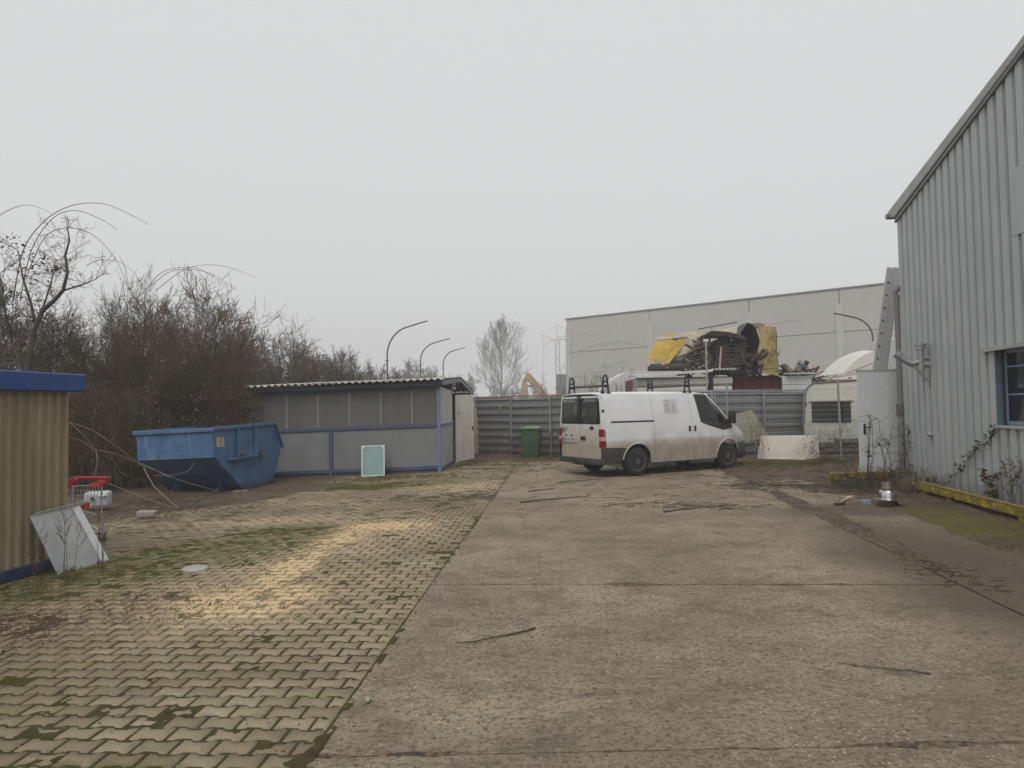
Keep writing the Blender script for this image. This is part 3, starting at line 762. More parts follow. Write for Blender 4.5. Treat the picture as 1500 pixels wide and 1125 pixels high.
wavy('corrugated_sheet', 7.5, DEP, 1.2, lambda y: 2.28 - .01 * y, M_RIBP); wavy('corrugated_sheet', 5.3, 6.4, .2, 2.1, M_RIBP)
end_box('louvre', 3.15, 3.9, 2.28, 2.36, -.01, .03, M_RIBP); end_box('louvre', 3.15, 3.9, 2.4, 2.47, -.01, .03, M_RIBP)
# doors: a white leaf ajar, and a bare board leaf beside the opening
dr = MB(); dr.box(0, .95, -.02, .02, .0, 2.12)
d1 = dr.build('door', MAT('shed_door_white', (.6, .59, .53), .55, .1, 3, dirt=(.38, .34, .27), dirt_amt=.5, dscale=1.5, streak=True), shed, loc=(.06, 3.3, -.02), rot=(0, 0, R(58)), bevel=.004)
mb = MB(); mb.box(.85, .9, -.035, -.02, .98, 1.12); mb.tube([(.87, -.03, 1.07), (.87, -.07, 1.07), (.78, -.07, 1.07)], .012, 6); mb.build('handle', M_BLACK, d1)
mb = MB(); mb.box(.08, .2, -.024, -.02, 1.5, 1.6); mb.build('notice', MAT('notice_grey', (.35, .35, .33), .6), d1)
db = MB(); db.prism([(0, 0), (.6, 0), (.55, 1.2), (.32, 2.08), (0, 2.1)], .04, t0=-.02)
d2 = db.build('board_leaf', MAT('bare_pine_board', (.47, .375, .21), .7, .2, 3, dirt=(.3, .22, .12), dirt_amt=.5, dscale=1.5, streak=True), shed, loc=(.1, 6.3, -.02), rot=(0, 0, R(35)), bevel=.003)
mb = MB(); mb.box(.2, .27, -.035, -.02, .95, 1.12); mb.build('lock', M_BLACK, d2)
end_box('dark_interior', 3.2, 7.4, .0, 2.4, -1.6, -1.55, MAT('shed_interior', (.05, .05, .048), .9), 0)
mb = MB(); mb.prism([(-LEN, .0), (-LEN + .05, .0), (-LEN + .05, 2.2), (-LEN, 2.2)], DEP, t0=.03); mb.box(-LEN, 0, DEP - .05, DEP, 0, 2.3); mb.build('rear_wall', M_SPAN, shed)
# roof: rafters/fascia on the end and corrugated sheets, some ending short
mb = MB()
mb.beam((.12, -.3, rz_(0) - .09), (.12, RIDGE, rz_(RIDGE) - .06), .05, .12); mb.beam((.12, RIDGE - .03, rz_(RIDGE) - .06), (.12, DEP + .35, rz_(DEP) - .09), .05, .12)
mb.build('gable_board', MAT('gable_board_bluegrey', (.17, .195, .25), .5, .15, 4, dirt=(.1, .1, .11), dirt_amt=.5), shed, bevel=.004)
mb = MB(); mb.box(-LEN - .1, .1, -.2, -.12, 0, .1)
for i_, v_ in enumerate(mb.v): mb.v[i_] = (v_[0], v_[1], v_[2] + 2.29 + fz(v_[0]))
mb.build('eave_board', MAT('eave_board_dark', (.05, .055, .075), .6, .2), shed)
mb = MB(); mb.box(-LEN, .08, -.1, DEP, 0, .04)
M_ROOF = MAT('roof_fibre_sheet', (.5, .49, .45), .8, .2, 3, dirt=(.2, .2, .14), dirt_amt=.7, dscale=2.2, bump=.4, bscale=50)
xr = .16; k = 0
while xr > -LEN - .05:
    a = max(xr - .98, -LEN - .06); mb = MB(); NX = 44
    for (ya, yb) in ((-.34 - .02 * (k % 3), RIDGE), (RIDGE, DEP + .4)):
        n0 = len(mb.v)
        for t in range(NX + 1):
            xx = a + (xr - a) * t / NX; w = .026 * math.cos(2 * math.pi * (xx / .178))
            for yv in (ya, yb): mb.v.append((xx, yv, rz_(yv) + .03 + w + fz(min(0, xx)) - (.02 * (k % 2)) * .3))
        mb.f += [(n0 + 2 * t, n0 + 2 * t + 2, n0 + 2 * t + 3, n0 + 2 * t + 1) for t in range(NX)]
    mb.build('roof_sheet', M_ROOF, shed, smooth=True, thick=.008); k += 1
    if a <= -LEN - .05: break
    xr = a + .06
mb = MB(); mb.box(-4.2, -.9, -.22, -.05, 0, .012)
for i_, v_ in enumerate(mb.v): mb.v[i_] = (v_[0], v_[1], v_[2] + 2.475 + fz(v_[0]))
mb.build('white_edge_strip', MAT('white_edge', (.7, .7, .66), .5, .1, 4, dirt=(.3, .3, .25), dirt_amt=.6), shed)
mb = MB(); mb.tube([(x_, -.24 - .02 * math.sin(x_ * 3), 2.27 + fz(x_) - .05 * abs(math.sin(x_ * 1.3))) for x_ in np.linspace(-LEN, -.2, 40)], .007, 5); mb.build('cable', M_BLACK, shed)
stp = MB(); stp.box(.1, 1.5, 2.2, 2.9, 0.0, .03); 
tag(stp.build('step_slab', M_CONC, None, loc=(SHX + .1, SHY - 1.4, .0), rot=(0, 0, -.1), bevel=.006), 'flat pale concrete slab on the ground before the shed door', 'slab')

# ------------------------------------------------------------------ cabin at the left edge
CA = rad(12)
cab = thing('site_cabin', 'weathered corrugated cabin with blue fascia and base at the left edge', 'cabin', (-4.96, 7.93, 0), 0)
cab.rotation_euler = (0, 0, math.atan2(-math.cos(CA), -math.sin(CA)))      # local x towards the camera, body on the left (+... )
M_CABW = MAT('cabin_grp', (.31, .265, .175), .6, .1, 1.5, dirt=(.19, .15, .085), dirt_amt=.6, dscale=1.1, streak=True, fine=.1, lo=.4, hi=.7)
M_CABB = MAT('cabin_blue', (.018, .062, .24), .38, .1, 2, dirt=(.04, .07, .16), dirt_amt=.4)
M_CABD = MAT('cabin_blue_worn', (.025, .045, .1), .6, .2, 5, dirt=(.1, .1, .09), dirt_amt=.7, dscale=4)
for i in range(6):
    s0, s1 = i * .85, (i + 1) * .85 + .03; mb = MB(); n_ = 60
    for k in range(n_ + 1):
        s_ = s0 + (s1 - s0) * k / n_; d = .016 * (1 if (s_ / .118) % 1 < .45 else 0) * 1.0
        ph = (s_ / .118) % 1; d = .03 * max(0, min(1, (ph - .05) / .12)) * (1 - max(0, min(1, (ph - .5) / .12)))
        mb.v += [(s_, d, .12), (s_, d, 1.95)]
    mb.f = [(2 * k, 2 * k + 2, 2 * k + 3, 2 * k + 1) for k in range(n_)]
    mb.build('corrugated_panel', M_CABW, cab, loc=(0, .003 * (i % 2), 0))
rr = random.Random(2); mb = MB()
for i in range(26):
    s_, z_ = rr.uniform(.05, 4), rr.uniform(.3, 1.9); mb.box(s_ - .018, s_ + .018, .024, .034, z_ - .003, z_ + .004)
tag(mb.build('tear_marks', MAT('tear_dark', (.03, .025, .02), .9), cab), kind='stuff')
mb = MB(); mb.box(-.01, 5.1, -2.5, -.03, .1, 1.98); mb.build('core', M_CABW, cab)
mb = MB(); mb.box(-.13, 5.25, -2.6, .12, 1.92, 2.12); mb.build('fascia', M_CABB, cab, bevel=.012)
mb = MB(); mb.box(-.02, 5.15, -2.5, .05, .0, .125); mb.build('base_beam', M_CABD, cab, bevel=.01)

# ------------------------------------------------------------------ precast hall in the background
HB = Vector((5.84, 75.0, 0)); hb_a = math.atan2(55.5 - 75, 30.125 - 5.842)
pre = thing('precast_hall', 'large windowless precast concrete hall behind the yard fence', 'building', HB, hb_a)
M_PRE = MAT('precast_concrete', (.47, .46, .425), .85, .07, .35, dirt=(.34, .33, .295), dirt_amt=.5, dscale=.35, bump=.15, bscale=12, fine=.05)
M_PRE2 = MAT('precast_column', (.5, .49, .455), .85, .06, .4)
M_SEAL = MAT('joint_dark', (.1, .1, .095), .9)
TOP = 11.02; piers = [9.85, 19.62, 27.1, 36.8, 46.5]
edges = [0.0] + [p for p in piers] + [56.0]
mb = MB(); mb.box(.05, 56, .12, 40, 0, TOP - .05); mb.build('core', M_SEAL, pre)
mb = MB(); mb.prism([(0.0, 0), (.3, 0), (.3, TOP), (0.0, TOP)], 40, t0=.1); mb.build('return_wall', M_PRE, pre)
for a, b in zip(edges[:-1], edges[1:]):
    for z0, z1 in ((0, 3.6), (3.62, 7.38), (7.42, TOP - .1)):
        mb = MB(); mb.box(a + .03, b - .03, .0, .2, z0, z1); mb.build('wall_panel', M_PRE, pre, bevel=.015)
for p in piers + [.25]:
    mb = MB(); mb.box(p - .3, p + .3, -.09, .0, 0, 9.66); mb.build('pilaster', M_PRE2, pre, bevel=.02)
mb = MB(); mb.box(-.1, 56.1, -.08, 40, TOP - .1, TOP + .03); mb.build('coping', MAT('coping_grey', (.2, .205, .21), .6), pre)
mb = MB(); mb.tube([(-.02, .5, 10.1), (-.3, .5, 10.0), (-.32, .5, 9.8)], .07, 8); mb.build('wall_lamp', M_BLACK, pre)
mb = MB(); mb.tube([(-.12, .4, 0), (-.12, .4, 7.0)], .08, 8); mb.build('downpipe', M_GALV, pre)
rr = random.Random(9); mb = MB()
for k in range(16):   # sealed shrinkage cracks
    s_, z_ = rr.uniform(1, 34), rr.uniform(4.3, 10.3); pts = []
    for j in range(14):
        pts.append((s_, -.004, z_)); s_ += rr.uniform(.1, .4); z_ += rr.gauss(0, .12)
        if s_ > 36 or any(abs(s_ - p) < .5 for p in piers + [.2]): break
    if len(pts) > 2: mb.tube(pts, .022, 4)
tag(mb.build('crack_filler', MAT('crack_filler', (.41, .4, .375), .9), pre), kind='stuff')
# ------------------------------------------------------------------ the white van
van = thing('delivery_van', 'dirty white panel van with roof rack parked in the yard', 'van', (2.483, 17.634, 0), rad(28.2))
def van_paint():
    n = NT('van_white_paint'); v = n.tc('Object', van)
    c = n.mix(n.ramp(n.noise(v, 1.3, 4), .3, .7), (.66, .67, .67), (.73, .74, .74))
    z = n.sep(v)[2]
    d = n.math('ADD', z, n.mul(n.noise(v, 1.7, 5, .6), .42))
    f = n.ramp(d, 1.3, .86, 0, .9)                              # road dirt thrown up over the lower panels
    f = n.mul(f, n.ramp(n.noise(n.map(v, (1, 1, .6)), 5, 5, .65), .25, .7, .72, 1))
    c = n.mix(f, c, (.27, .222, .16))
    x = n.sep(v)[0]
    rear = n.mul(n.ramp(x, -.88, -.97), n.ramp(n.math('ADD', z, n.mul(n.noise(v, 5, 5), .5)), 1.75, 1.2, 0, .62))
    c = n.mix(rear, c, (.36, .315, .245))
    c = n.mix(n.ramp(n.noise(v, 22, 4, .7), .66, .74, 0, .45), c, (.22, .18, .13))
    m = n.base(c, n.ramp(f, 0, .8, .25, .75), 0, .5)
    return m
M_VAN = van_paint()
M_VPL = MAT('van_dark_plastic', (.042, .042, .042), .6, .15, 4, dirt=(.09, .08, .066), dirt_amt=.5, dscale=2)
M_TYRE = MAT('tyre_rubber', (.016, .0155, .015), .85, .2, 6, dirt=(.05, .043, .035), dirt_amt=.45, dscale=3)
M_RIM = MAT('steel_rim', (.13, .13, .13), .55, .25, 9, .3, dirt=(.07, .06, .05), dirt_amt=.7, dscale=6)
M_RED = MAT('tail_red', (.2, .008, .01), .2, .08, 6); M_LENS = MAT('tail_clear', (.42, .34, .34), .2, .1, 9)
M_CAVE = MAT('dark_interior', (.025, .025, .026), .9)
HWZ = [.2, .45, .62, .86, .93, 1.2, 1.5, 1.8, 1.9, 1.98]; HWV = [.92, .955, .968, .982, .966, .96, .925, .872, .846, .79]
def hw(x, z):
    w = float(np.interp(z, HWZ, HWV))
    if x > 2.1: w -= .17 * ((x - 2.1) / 1.5) ** 2.2
    if x < -.8: w -= .05 * min(1, (-.8 - x) / .18) ** 2
    return w
def patch(outline, fn, cuts_a, cuts_b, depth):
    """polygon in a plane (a, b), sliced along both axes and bent by fn(a, b, inset) into 3D, edges turned inwards"""
    bm = bmesh.new(); f = bm.faces.new([bm.verts.new((a, b, 0)) for a, b in outline])
    bmesh.ops.triangulate(bm, faces=[f])
    for i, cs in ((0, cuts_a), (1, cuts_b)):
        no = (1, 0, 0) if i == 0 else (0, 1, 0)
        for c in cs:
            bmesh.ops.bisect_plane(bm, geom=bm.verts[:] + bm.edges[:] + bm.faces[:], plane_co=tuple(c * k for k in no), plane_no=no, dist=1e-5)
    bmesh.ops.dissolve_degenerate(bm, edges=bm.edges[:], dist=1e-5)
    be = [e for e in bm.edges if len(e.link_faces) == 1]
    ex = bmesh.ops.extrude_edge_only(bm, edges=be)
    inner = {g for g in ex['geom'] if isinstance(g, bmesh.types.BMVert)}
    for v in bm.verts: v.co = fn(v.co.x, v.co.y, depth if v in inner else 0.0)
    bmesh.ops.recalc_face_normals(bm, faces=bm.faces)
    me = bpy.data.meshes.new('patch'); bm.to_mesh(me); bm.free()
    return me
def arc(cx, cz, r, a0, a1, n=14): return [(cx + r * math.cos(rad(a0 + (a1 - a0) * i / n)), cz + r * math.sin(rad(a0 + (a1 - a0) * i / n))) for i in range(n + 1)]
ZC = [.45, .62, .76, .86, .895, .93, 1.05, 1.2, 1.35, 1.5, 1.65, 1.8, 1.87]; XC = [-.9, -.85, -.5, 0, .5, 1, 2.1, 2.4, 2.7, 3.0, 3.2, 3.4]
FA = 2.93
def side(name, outline, mat, off=0.0, depth=.03, parent=van, cuts=True, sides=(-1, 1)):
    r = []
    for sd in sides:
        me = patch(outline, lambda x, z, d: (x, sd * (hw(x, z) + off - d), z), XC if cuts else [], ZC if cuts else [], depth)
        r.append(link(name, me, mat, parent, smooth=True, angle=28))
    return r
quarter = [(-.975, .705), (-.42, .68)] + arc(0, .345, .425, 142, 20) + [(.415, .30), (.515, .30), (.52, 1.0), (.475, 1.925), (-.962, 1.925)]
side('quarter_panel', quarter, M_VAN)
sdoor = [(.527, .30), (1.712, .30), (1.70, 1.0), (1.678, 1.925), (.487, 1.925), (.532, 1.0)]
sd_o = side('sliding_door', sdoor, M_VAN)
fdoor = [(1.724, .30), (2.50, .30)] + arc(FA, .345, .43, 186, 128) + [(2.70, .80), (2.73, 1.015), (2.52, 1.06), (2.30, 1.12), (2.02, 1.205), (1.985, 1.24), (1.865, 1.885), (1.88, 1.925), (1.69, 1.925), (1.712, 1.0)]
fd_o = side('front_door', fdoor, M_VAN)
wing = [(2.712, .80)] + arc(FA, .345, .43, 126, 40) + [(3.36, .675), (3.63, .70), (3.60, .80), (3.52, .93), (3.30, 1.09), (3.10, 1.17), (3.03, 1.05), (2.745, 1.012)]
side('front_wing', wing, M_VAN)
side('cheek_plate', [(2.72, 1.0), (3.03, 1.03), (3.12, 1.06), (3.10, 1.16), (2.93, 1.3), (2.66, 1.06), (2.70, 1.03)], M_BLACK, off=.004)
# side glass: door window with its black surround and divider
side('window_surround', [(1.885, 1.885), (2.24, 1.893), (2.62, 1.57), (3.02, 1.15), (2.93, 1.045), (2.72, 1.03), (2.30, 1.135), (2.03, 1.215), (2.0, 1.245)][:], M_CAVE, off=-.03, depth=.004)[0]
for o in [c for c in van.children if c.name.startswith('window_surround')]: bpy.data.objects.remove(o)
def wring(outer, inner_):
    mb = MB(); n = len(outer)
    for sd in (-1, 1):
        k = len(mb.v)
        mb.v += [(x, sd * (hw(x, z) + .001), z) for x, z in outer] + [(x, sd * (hw(x, z) + .001), z) for x, z in inner_]
        mb.f += [(k + i, k + (i + 1) % n, k + n + (i + 1) % n, k + n + i) for i in range(n)]
    return mb
wo_ = [(1.872, 1.895), (2.25, 1.905), (2.62, 1.58), (2.86, 1.33), (2.70, 1.03), (2.30, 1.125), (2.03, 1.205), (1.985, 1.24)]
wi_ = [(1.905, 1.872), (2.235, 1.878), (2.585, 1.56), (2.80, 1.325), (2.675, 1.075), (2.30, 1.165), (2.05, 1.24), (2.02, 1.265)]
for sd in (-1, 1):
    mb = MB(); n_ = 8
    mb.v = [(x, sd * (hw(x, z) + .001), z) for x, z in wo_] + [(x, sd * (hw(x, z) + .001), z) for x, z in wi_]
    mb.f = [(i, (i + 1) % 8, 8 + (i + 1) % 8, 8 + i) for i in range(8)]
    ws = mb.build('window_surround', M_BLACK, van, thick=.004)
    link('side_window', patch(wi_, lambda x, z, d: (x, sd * (hw(x, z) - .008 - d), z), [2.1, 2.4, 2.6], [1.2, 1.5, 1.7], .003), M_GLASS_VAN, van, smooth=True, angle=30)
    mb = MB(); mb.beam((2.235, sd * (hw(2.235, 1.88) - .002), 1.88), (2.47, sd * (hw(2.47, 1.13) - .002), 1.12), .02, .05, up=(1, 0, 0)); mb.build('window_divider', M_BLACK, ws)
    mb = MB(); mb.beam((2.25, sd * .845, 1.925), (2.75, sd * .862, 1.47), .06, .05); mb.beam((2.75, sd * .862, 1.47), (3.1, sd * .868, 1.15), .06, .05); mb.build('a_pillar', M_VAN, van, bevel=.012)
    # arch lips
    for cx, a0, a1, w_ in ((0, 172, 8, .43), (FA, 182, 22, .435)):
        mb = MB(); mb.tube([(x, sd * (hw(x, z) + .004), z) for x, z in arc(cx, .345, w_, a0, a1, 18)], .022, 8); mb.build('arch_lip', M_VAN, van, smooth=True)
    for cx in (0, FA):      # wheel wells
        mb = MB(); pts = arc(cx, .345, .418, 180, 0, 14); k = len(pts)
        mb.v = [(x, sd * (hw(x, .6) - .02), z) for x, z in pts] + [(x, sd * .55, z) for x, z in pts]
        mb.f = [(i, i + 1, k + i + 1, k + i) for i in range(k - 1)] + [tuple(range(k, 2 * k))]
        mb.build('wheel_well', M_CAVE, van)
    mb = MB(); mb.add([(.45, sd * .92, .27), (2.5, sd * .92, .27), (2.5, sd * .92, .305), (.45, sd * .92, .305), (.45, sd * .7, .29), (2.5, sd * .7, .29), (2.5, sd * .7, .32), (.45, sd * .7, .32)], [(0, 1, 2, 3), (4, 5, 6, 7), (0, 1, 5, 4), (3, 2, 6, 7)]); mb.build('sill', M_VPL, van)
    # rear bumper return along the side
    link('bumper_side', patch([(-1.0, .32), (-.45, .30), (-.435, .50), (-.33, .665), (-.42, .685), (-1.0, .70)], lambda x, z, d: (x, sd * (hw(x, z) + .006 - d), z), XC, [.45, .6], .03), M_VPL, van, smooth=True, angle=30)
    # tail lamp: red body with a clear band
    for z0, z1, m_ in ((.705, .855, M_RED), (.857, .945, M_LENS), (.947, 1.125, M_RED)):
        tp = [(-.995, z0), (-.905, z0), (-.905, z1 if z1 < 1.1 else 1.07), (-.925, z1), (-.995, z1)]
        tl = link('tail_lamp', patch(tp, lambda x, z, d: (x, sd * (hw(x, z) + .008 - d), z), [-.93], [], .12), m_, van, smooth=True, angle=30)
    # handles
    for hx in (1.625, 1.80):
        mb = MB(); mb.box(hx - .035, hx + .035, -.012, .012, 1.0, 1.14, Matrix.Translation((0, sd * hw(hx, 1.08), 0))); mb.build('door_handle', M_BLACK, van, bevel=.01)
    mb = MB(); y = sd * hw(-.1, 1.3); mb.add([(-.745, sd * (hw(-.745, 1.285) + .004), 1.265), (.52, sd * (hw(.5, 1.285) + .004), 1.265), (.52, sd * (hw(.5, 1.305) + .004), 1.305), (-.745, sd * (hw(-.745, 1.305) + .004), 1.305)], [(0, 1, 2, 3)]); mb.build('slide_rail', M_BLACK, van, thick=.012)
    # pressed frame of the quarter and door panels (raised bead)
    for x0, x1 in ((-.72, .455), (.56, 1.62)):
        mb = MB(); pts = [(x0, 1.34), (x0, 1.84), (x0 + .05, 1.88), (x1 - .03, 1.88), (x1, 1.84), (x1, 1.34)]
        mb.tube([(x, sd * (hw(x, z) - .001), z) for x, z in pts], .006, 6); mb.build('panel_bead', M_VAN, van, smooth=True)
    for z_, x0, x1 in ((.61, .56, 1.7), (.61, 1.74, 2.48)):
        mb = MB(); mb.tube([(x, sd * (hw(x, z_) - .002), z_) for x in np.linspace(x0, x1, 8)], .007, 6); mb.build('rub_strip', M_VAN, van, smooth=True)
    # mirror
    mb = MB(); mb.box(-.07, .07, -.09, .09, -.16, .16); mi = mb.build('mirror', M_BLACK, van, loc=(2.95, sd * 1.06, 1.33), rot=(0, 0, sd * .25), bevel=.03, seg=3, smooth=True)
    mb = MB(); mb.beam((0, -sd * .16, -.14), (0, 0, -.1), .05, .06); mb.build('mirror_arm', M_BLACK, mi)
    # hinges at the rear corner
    for z_ in (1.55,):
        mb = MB(); mb.box(-.955, -.9, -.02, .02, z_ - .04, z_ + .03, Matrix.Translation((0, sd * (hw(-.93, z_) + .005), 0))); mb.build('hinge', M_BLACK, van, bevel=.008)
# roof, bonnet, screen, nose
def roofpt(u, v):
    x = -.985 + u * 3.24; t = 2 * v - 1; w = hw(min(x, 2.0), 1.925) + .0
    zc = 2.005 - .012 * (2 * u - 1) ** 2 - (.05 * max(0, (u - .93) / .07) ** 2) - (.03 * max(0, (.03 - u) / .03))
    return (x, t * w, 1.925 + (zc - 1.925) * (1 - abs(t) ** 5))
mb = MB(); mb.grid(roofpt, 40, 24); mb.build('roof', M_VAN, van, smooth=True, thick=.02)
mb = MB()
for sd in (-1, 1): mb.tube([(x, sd * (hw(x, 1.93) - .003), 1.93) for x in np.linspace(-.95, 2.2, 12)], .012, 6)
tag(mb.build('roof_gutter', M_VAN, van, smooth=True), kind='stuff')
def screen(u, v):
    t = 2 * v - 1; x = 2.25 + u * .85; z = 1.93 - u * .79; return (x - .10 * t * t * (1 - u * .3) + .02, t * (.80 + .06 * u), z)
mb = MB(); mb.grid(screen, 10, 14); mb.build('windscreen', M_GLASS_VAN, van, smooth=True, thick=.004)
def bonnet(u, v):
    t = 2 * v - 1; x = 3.04 + u * .56; z = np.interp(x, [3.04, 3.3, 3.5, 3.6], [1.17, 1.09, .96, .82]); w = np.interp(x, [3.04, 3.3, 3.6], [.87, .84, .72])
    return (x - .10 * t * t * u, t * w, z - .03 * abs(t) ** 4)
mb = MB(); mb.grid(bonnet, 10, 14); mb.build('bonnet', M_VAN, van, smooth=True, thick=.01)
mb = MB(); mb.grid(lambda u, v: (3.58 + .1 * (1 - (2 * v - 1) ** 2) + .03 * math.sin(u * 3), (2 * v - 1) * .74, .24 + u * .58), 6, 14); mb.build('front_bumper', M_VPL, van, smooth=True, thick=.02)
for sd in (-1, 1): link('bumper_corner', patch([(3.36, .28), (3.66, .26), (3.68, .5), (3.64, .695), (3.36, .67), (3.34, .5)], lambda x, z, d: (x, sd * (hw(x, z) + .012 - d), z), [3.5], [.4, .6], .05), M_VPL, van, smooth=True)
# rear: two door leaves, glass, plate, bumper, tow ball
def rearx(y, z): return -.99 + .05 * abs(y / .95) ** 5 + .02 * max(0, z - 1.2) * .6
RY = [-.8, -.6, -.3, .3, .6, .8]; RZ = [.6, .8, 1.0, 1.2, 1.5, 1.75]
M_PLATE = MAT('plate_white', (.5, .5, .48), .5, .08, 8, dirt=(.3, .28, .24), dirt_amt=.5, dscale=9)
for sd in (-1, 1):      # sd=+1 is the van's left leaf
    o_ = [(sd * .008, .42), (sd * .84, .42), (sd * .875, .5), (sd * .885, 1.2), (sd * .825, 1.9), (sd * .008, 1.905)]
    dr_ = link('rear_door', patch(o_, lambda y, z, d: (rearx(y, z) + d, y, z), RY, RZ, .03), M_VAN, van, smooth=True, angle=30)
    gl_ = [(sd * .012, 1.24), (sd * .80, 1.24), (sd * .83, 1.28), (sd * .79, 1.83), (sd * .76, 1.86), (sd * .012, 1.86)]
    link('window_surround', patch(gl_, lambda y, z, d: (rearx(y, z) - .004 + d, y, z), RY, RZ, .003), MAT('rear_glass_black', (.012, .013, .013), .06, .1, 5), dr_, smooth=True)
    gi_ = [(sd * .10, 1.30), (sd * .68, 1.30), (sd * .74, 1.36), (sd * .71, 1.77), (sd * .66, 1.81), (sd * .14, 1.81), (sd * .09, 1.75)]
    link('rear_window', patch(gi_, lambda y, z, d: (rearx(y, z) - .009 + d, y, z), RY, RZ, .003), MAT('rear_glass_grey', (.06, .067, .066), .08, .3, 2.5), dr_, smooth=True)
    mb = MB(); mb.tube([(rearx(y, .74) - .001, y, .74) for y in np.linspace(sd * .03, sd * .86, 6)], .006, 6); mb.build('door_crease', M_VAN, dr_)
    pl_ = [(sd * .885, .705), (sd * .955, .705), (sd * .945, 1.125), (sd * .94, 1.3), (sd * .855, 1.91), (sd * .835, 1.91), (sd * .892, 1.2)]
    link('rear_pillar', patch(pl_, lambda y, z, d: (rearx(y, z) + .004 + d, y, z), [], RZ, .04), M_VAN, van, smooth=True, angle=30)
    pr_ = [(sd * .905, .71), (sd * .95, .71), (sd * .945, 1.12), (sd * .912, 1.12)]
    link('tail_lamp', patch(pr_, lambda y, z, d: (rearx(y, z) - .006 + d, y, z), [], [], .02), M_RED, van)
mb = MB(); mb.box(-.996, -.985, -.03, .03, 1.245, 1.855); mb.build('centre_strip', M_BLACK, van)
mb = MB(); mb.box(-1.012, -.995, .12, .76, .78, 1.0)
rp = mb.build('plate_recess', M_VAN, van, bevel=.006)
mb = MB(); mb.box(-1.02, -1.012, .18, .70, .80, .915); npl = mb.build('number_plate', M_PLATE, van, bevel=.002)
mb = MB(); mb.box(-1.0215, -1.0125, .66, .70, .802, .913); mb.build('euro_band', MAT('euro_blue', (.02, .05, .25), .4), npl)
tm = text_mesh('DA DK 324', .105); to = link('plate_text', tm, M_BLACK, npl, loc=(-1.0222, .42, .857), rot=(R(90), 0, R(-90)))
to.scale = (.88, 1, 1)
for yy_ in (.32, .56):
    mb = MB(); mb.box(-1.03, -1.01, yy_ - .04, yy_ + .04, .955, .985); mb.build('plate_lamp', M_BLACK, rp, bevel=.005)
mb = MB(); mb.box(-1.02, -.99, -.26, -.07, .86, .95); hb = mb.build('rear_handle', M_BLACK, van, bevel=.015, seg=2)
tm = text_mesh('TRANSIT', .085); link('model_lettering', tm, M_BLACK, van, loc=(-1.003, .66, 1.135), rot=(R(90), 0, R(-90)))
mb = MB(); mb.box(-1.004, -.998, .6, .78, 1.075, 1.1); mb.build('engine_badge', M_BLACK, van)
mb = MB(); mb.lathe([(.0, 0), (.085, 0), (.085, .01), (.0, .012)], 24, Matrix.Translation((-.99, -.52, 1.15)) @ Matrix.Rotation(R(-90), 4, 'Y') @ Matrix.Diagonal((.48, 1, 1, 1))); mb.build('oval_badge', MAT('badge_navy', (.012, .014, .03), .3), van, smooth=True, angle=30)
mb = MB(); mb.box(-1.0, -.975, -.09, .09, 1.875, 1.905); mb.build('high_brake_lamp', M_BLACK, van, bevel=.006)
mb = MB(); mb.grid(lambda u, v: (-.955 - .085 * (1 - abs(2 * v - 1) ** 8) - .01 * math.sin(u * 3.1), (2 * v - 1) * .975, .30 + u * .135), 5, 22); mb.grid(lambda u, v: (-.955 - .075 * (1 - abs(2 * v - 1) ** 8) + u * .12, (2 * v - 1) * .96, .436), 1, 22); mb.build('rear_bumper', M_VPL, van, smooth=True, angle=40, thick=.015)
mb = MB(); mb.tube([(-.95, .05, .36), (-1.12, .05, .34), (-1.16, .05, .40)], .022, 8); mb.lathe([(0, -.03), (.02, -.022), (.03, 0), (.02, .022), (0, .03)], 12, TR(-1.16, .05, .43)); mb.box(-1.0, -.93, -.05, .15, .26, .38); mb.build('tow_ball', M_BLACK, van)
mb = MB(); mb.tube([(-.86, .5, .28), (-.86, -.5, .28)], .03, 8); mb.box(-.9, 3.4, -.7, .7, .34, .46); mb.box(3.2, 3.62, -.65, .65, .3, .8); mb.build('underbody', M_CAVE, van)
mb = MB(); mb.box(-.93, 1.62, -.80, .80, .45, 1.80); mb.build('cargo_bulkhead', M_CAVE, van)
mb = MB(); mb.box(2.78, 3.15, -.78, .78, .5, 1.06); da = mb.build('dashboard', M_BLACK, van, bevel=.03)
for y_ in (-.42, .42):
    mb = MB(); mb.box(1.86, 2.36, y_ - .25, y_ + .25, .45, .82); mb.box(1.78, 1.93, y_ - .25, y_ + .25, .8, 1.42); mb.box(1.78, 1.88, y_ - .14, y_ + .14, 1.45, 1.62); mb.build('seat', MAT('seat_cloth', (.05, .05, .055), .9), van, bevel=.03)
mb = MB(); mb.tube([(2.66 + .06 * math.sin(a), .42 + .19 * math.cos(a), 1.05 + .18 * math.sin(a)) for a in np.linspace(0, 6.28, 20)], .015, 6); mb.build('steering_wheel', M_BLACK, da)
# notice taped inside the sliding door panel
mb = MB(); y = .0; pts = [(.86, 1.46), (1.30, 1.46), (1.30, 1.80), (.86, 1.80)]
link('notice_sheet', patch(pts, lambda x, z, d: (x, -(hw(x, z) + .006 - d), z), [1.08], [1.6], .003), MAT('notice_pale', (.6, .6, .59), .6, .04), van)
nt = MB()
for r_ in range(6):
    for c_ in range(2):
        x0 = .89 + c_ * .21; z = 1.685 - r_ * .035; L_ = [.13, .1, .16, .12, .15, .09][(r_ * 2 + c_ * 3) % 6]
        nt.add([(x0, -(hw(x0, z) + .008), z), (x0 + L_, -(hw(x0 + L_, z) + .008), z), (x0 + L_, -(hw(x0, z + .014) + .008), z + .014), (x0, -(hw(x0, z + .014) + .008), z + .014)], [(0, 1, 2, 3)])
tag(nt.build('notice_lines', MAT('print_grey', (.33, .33, .33), .7), van), kind='stuff')
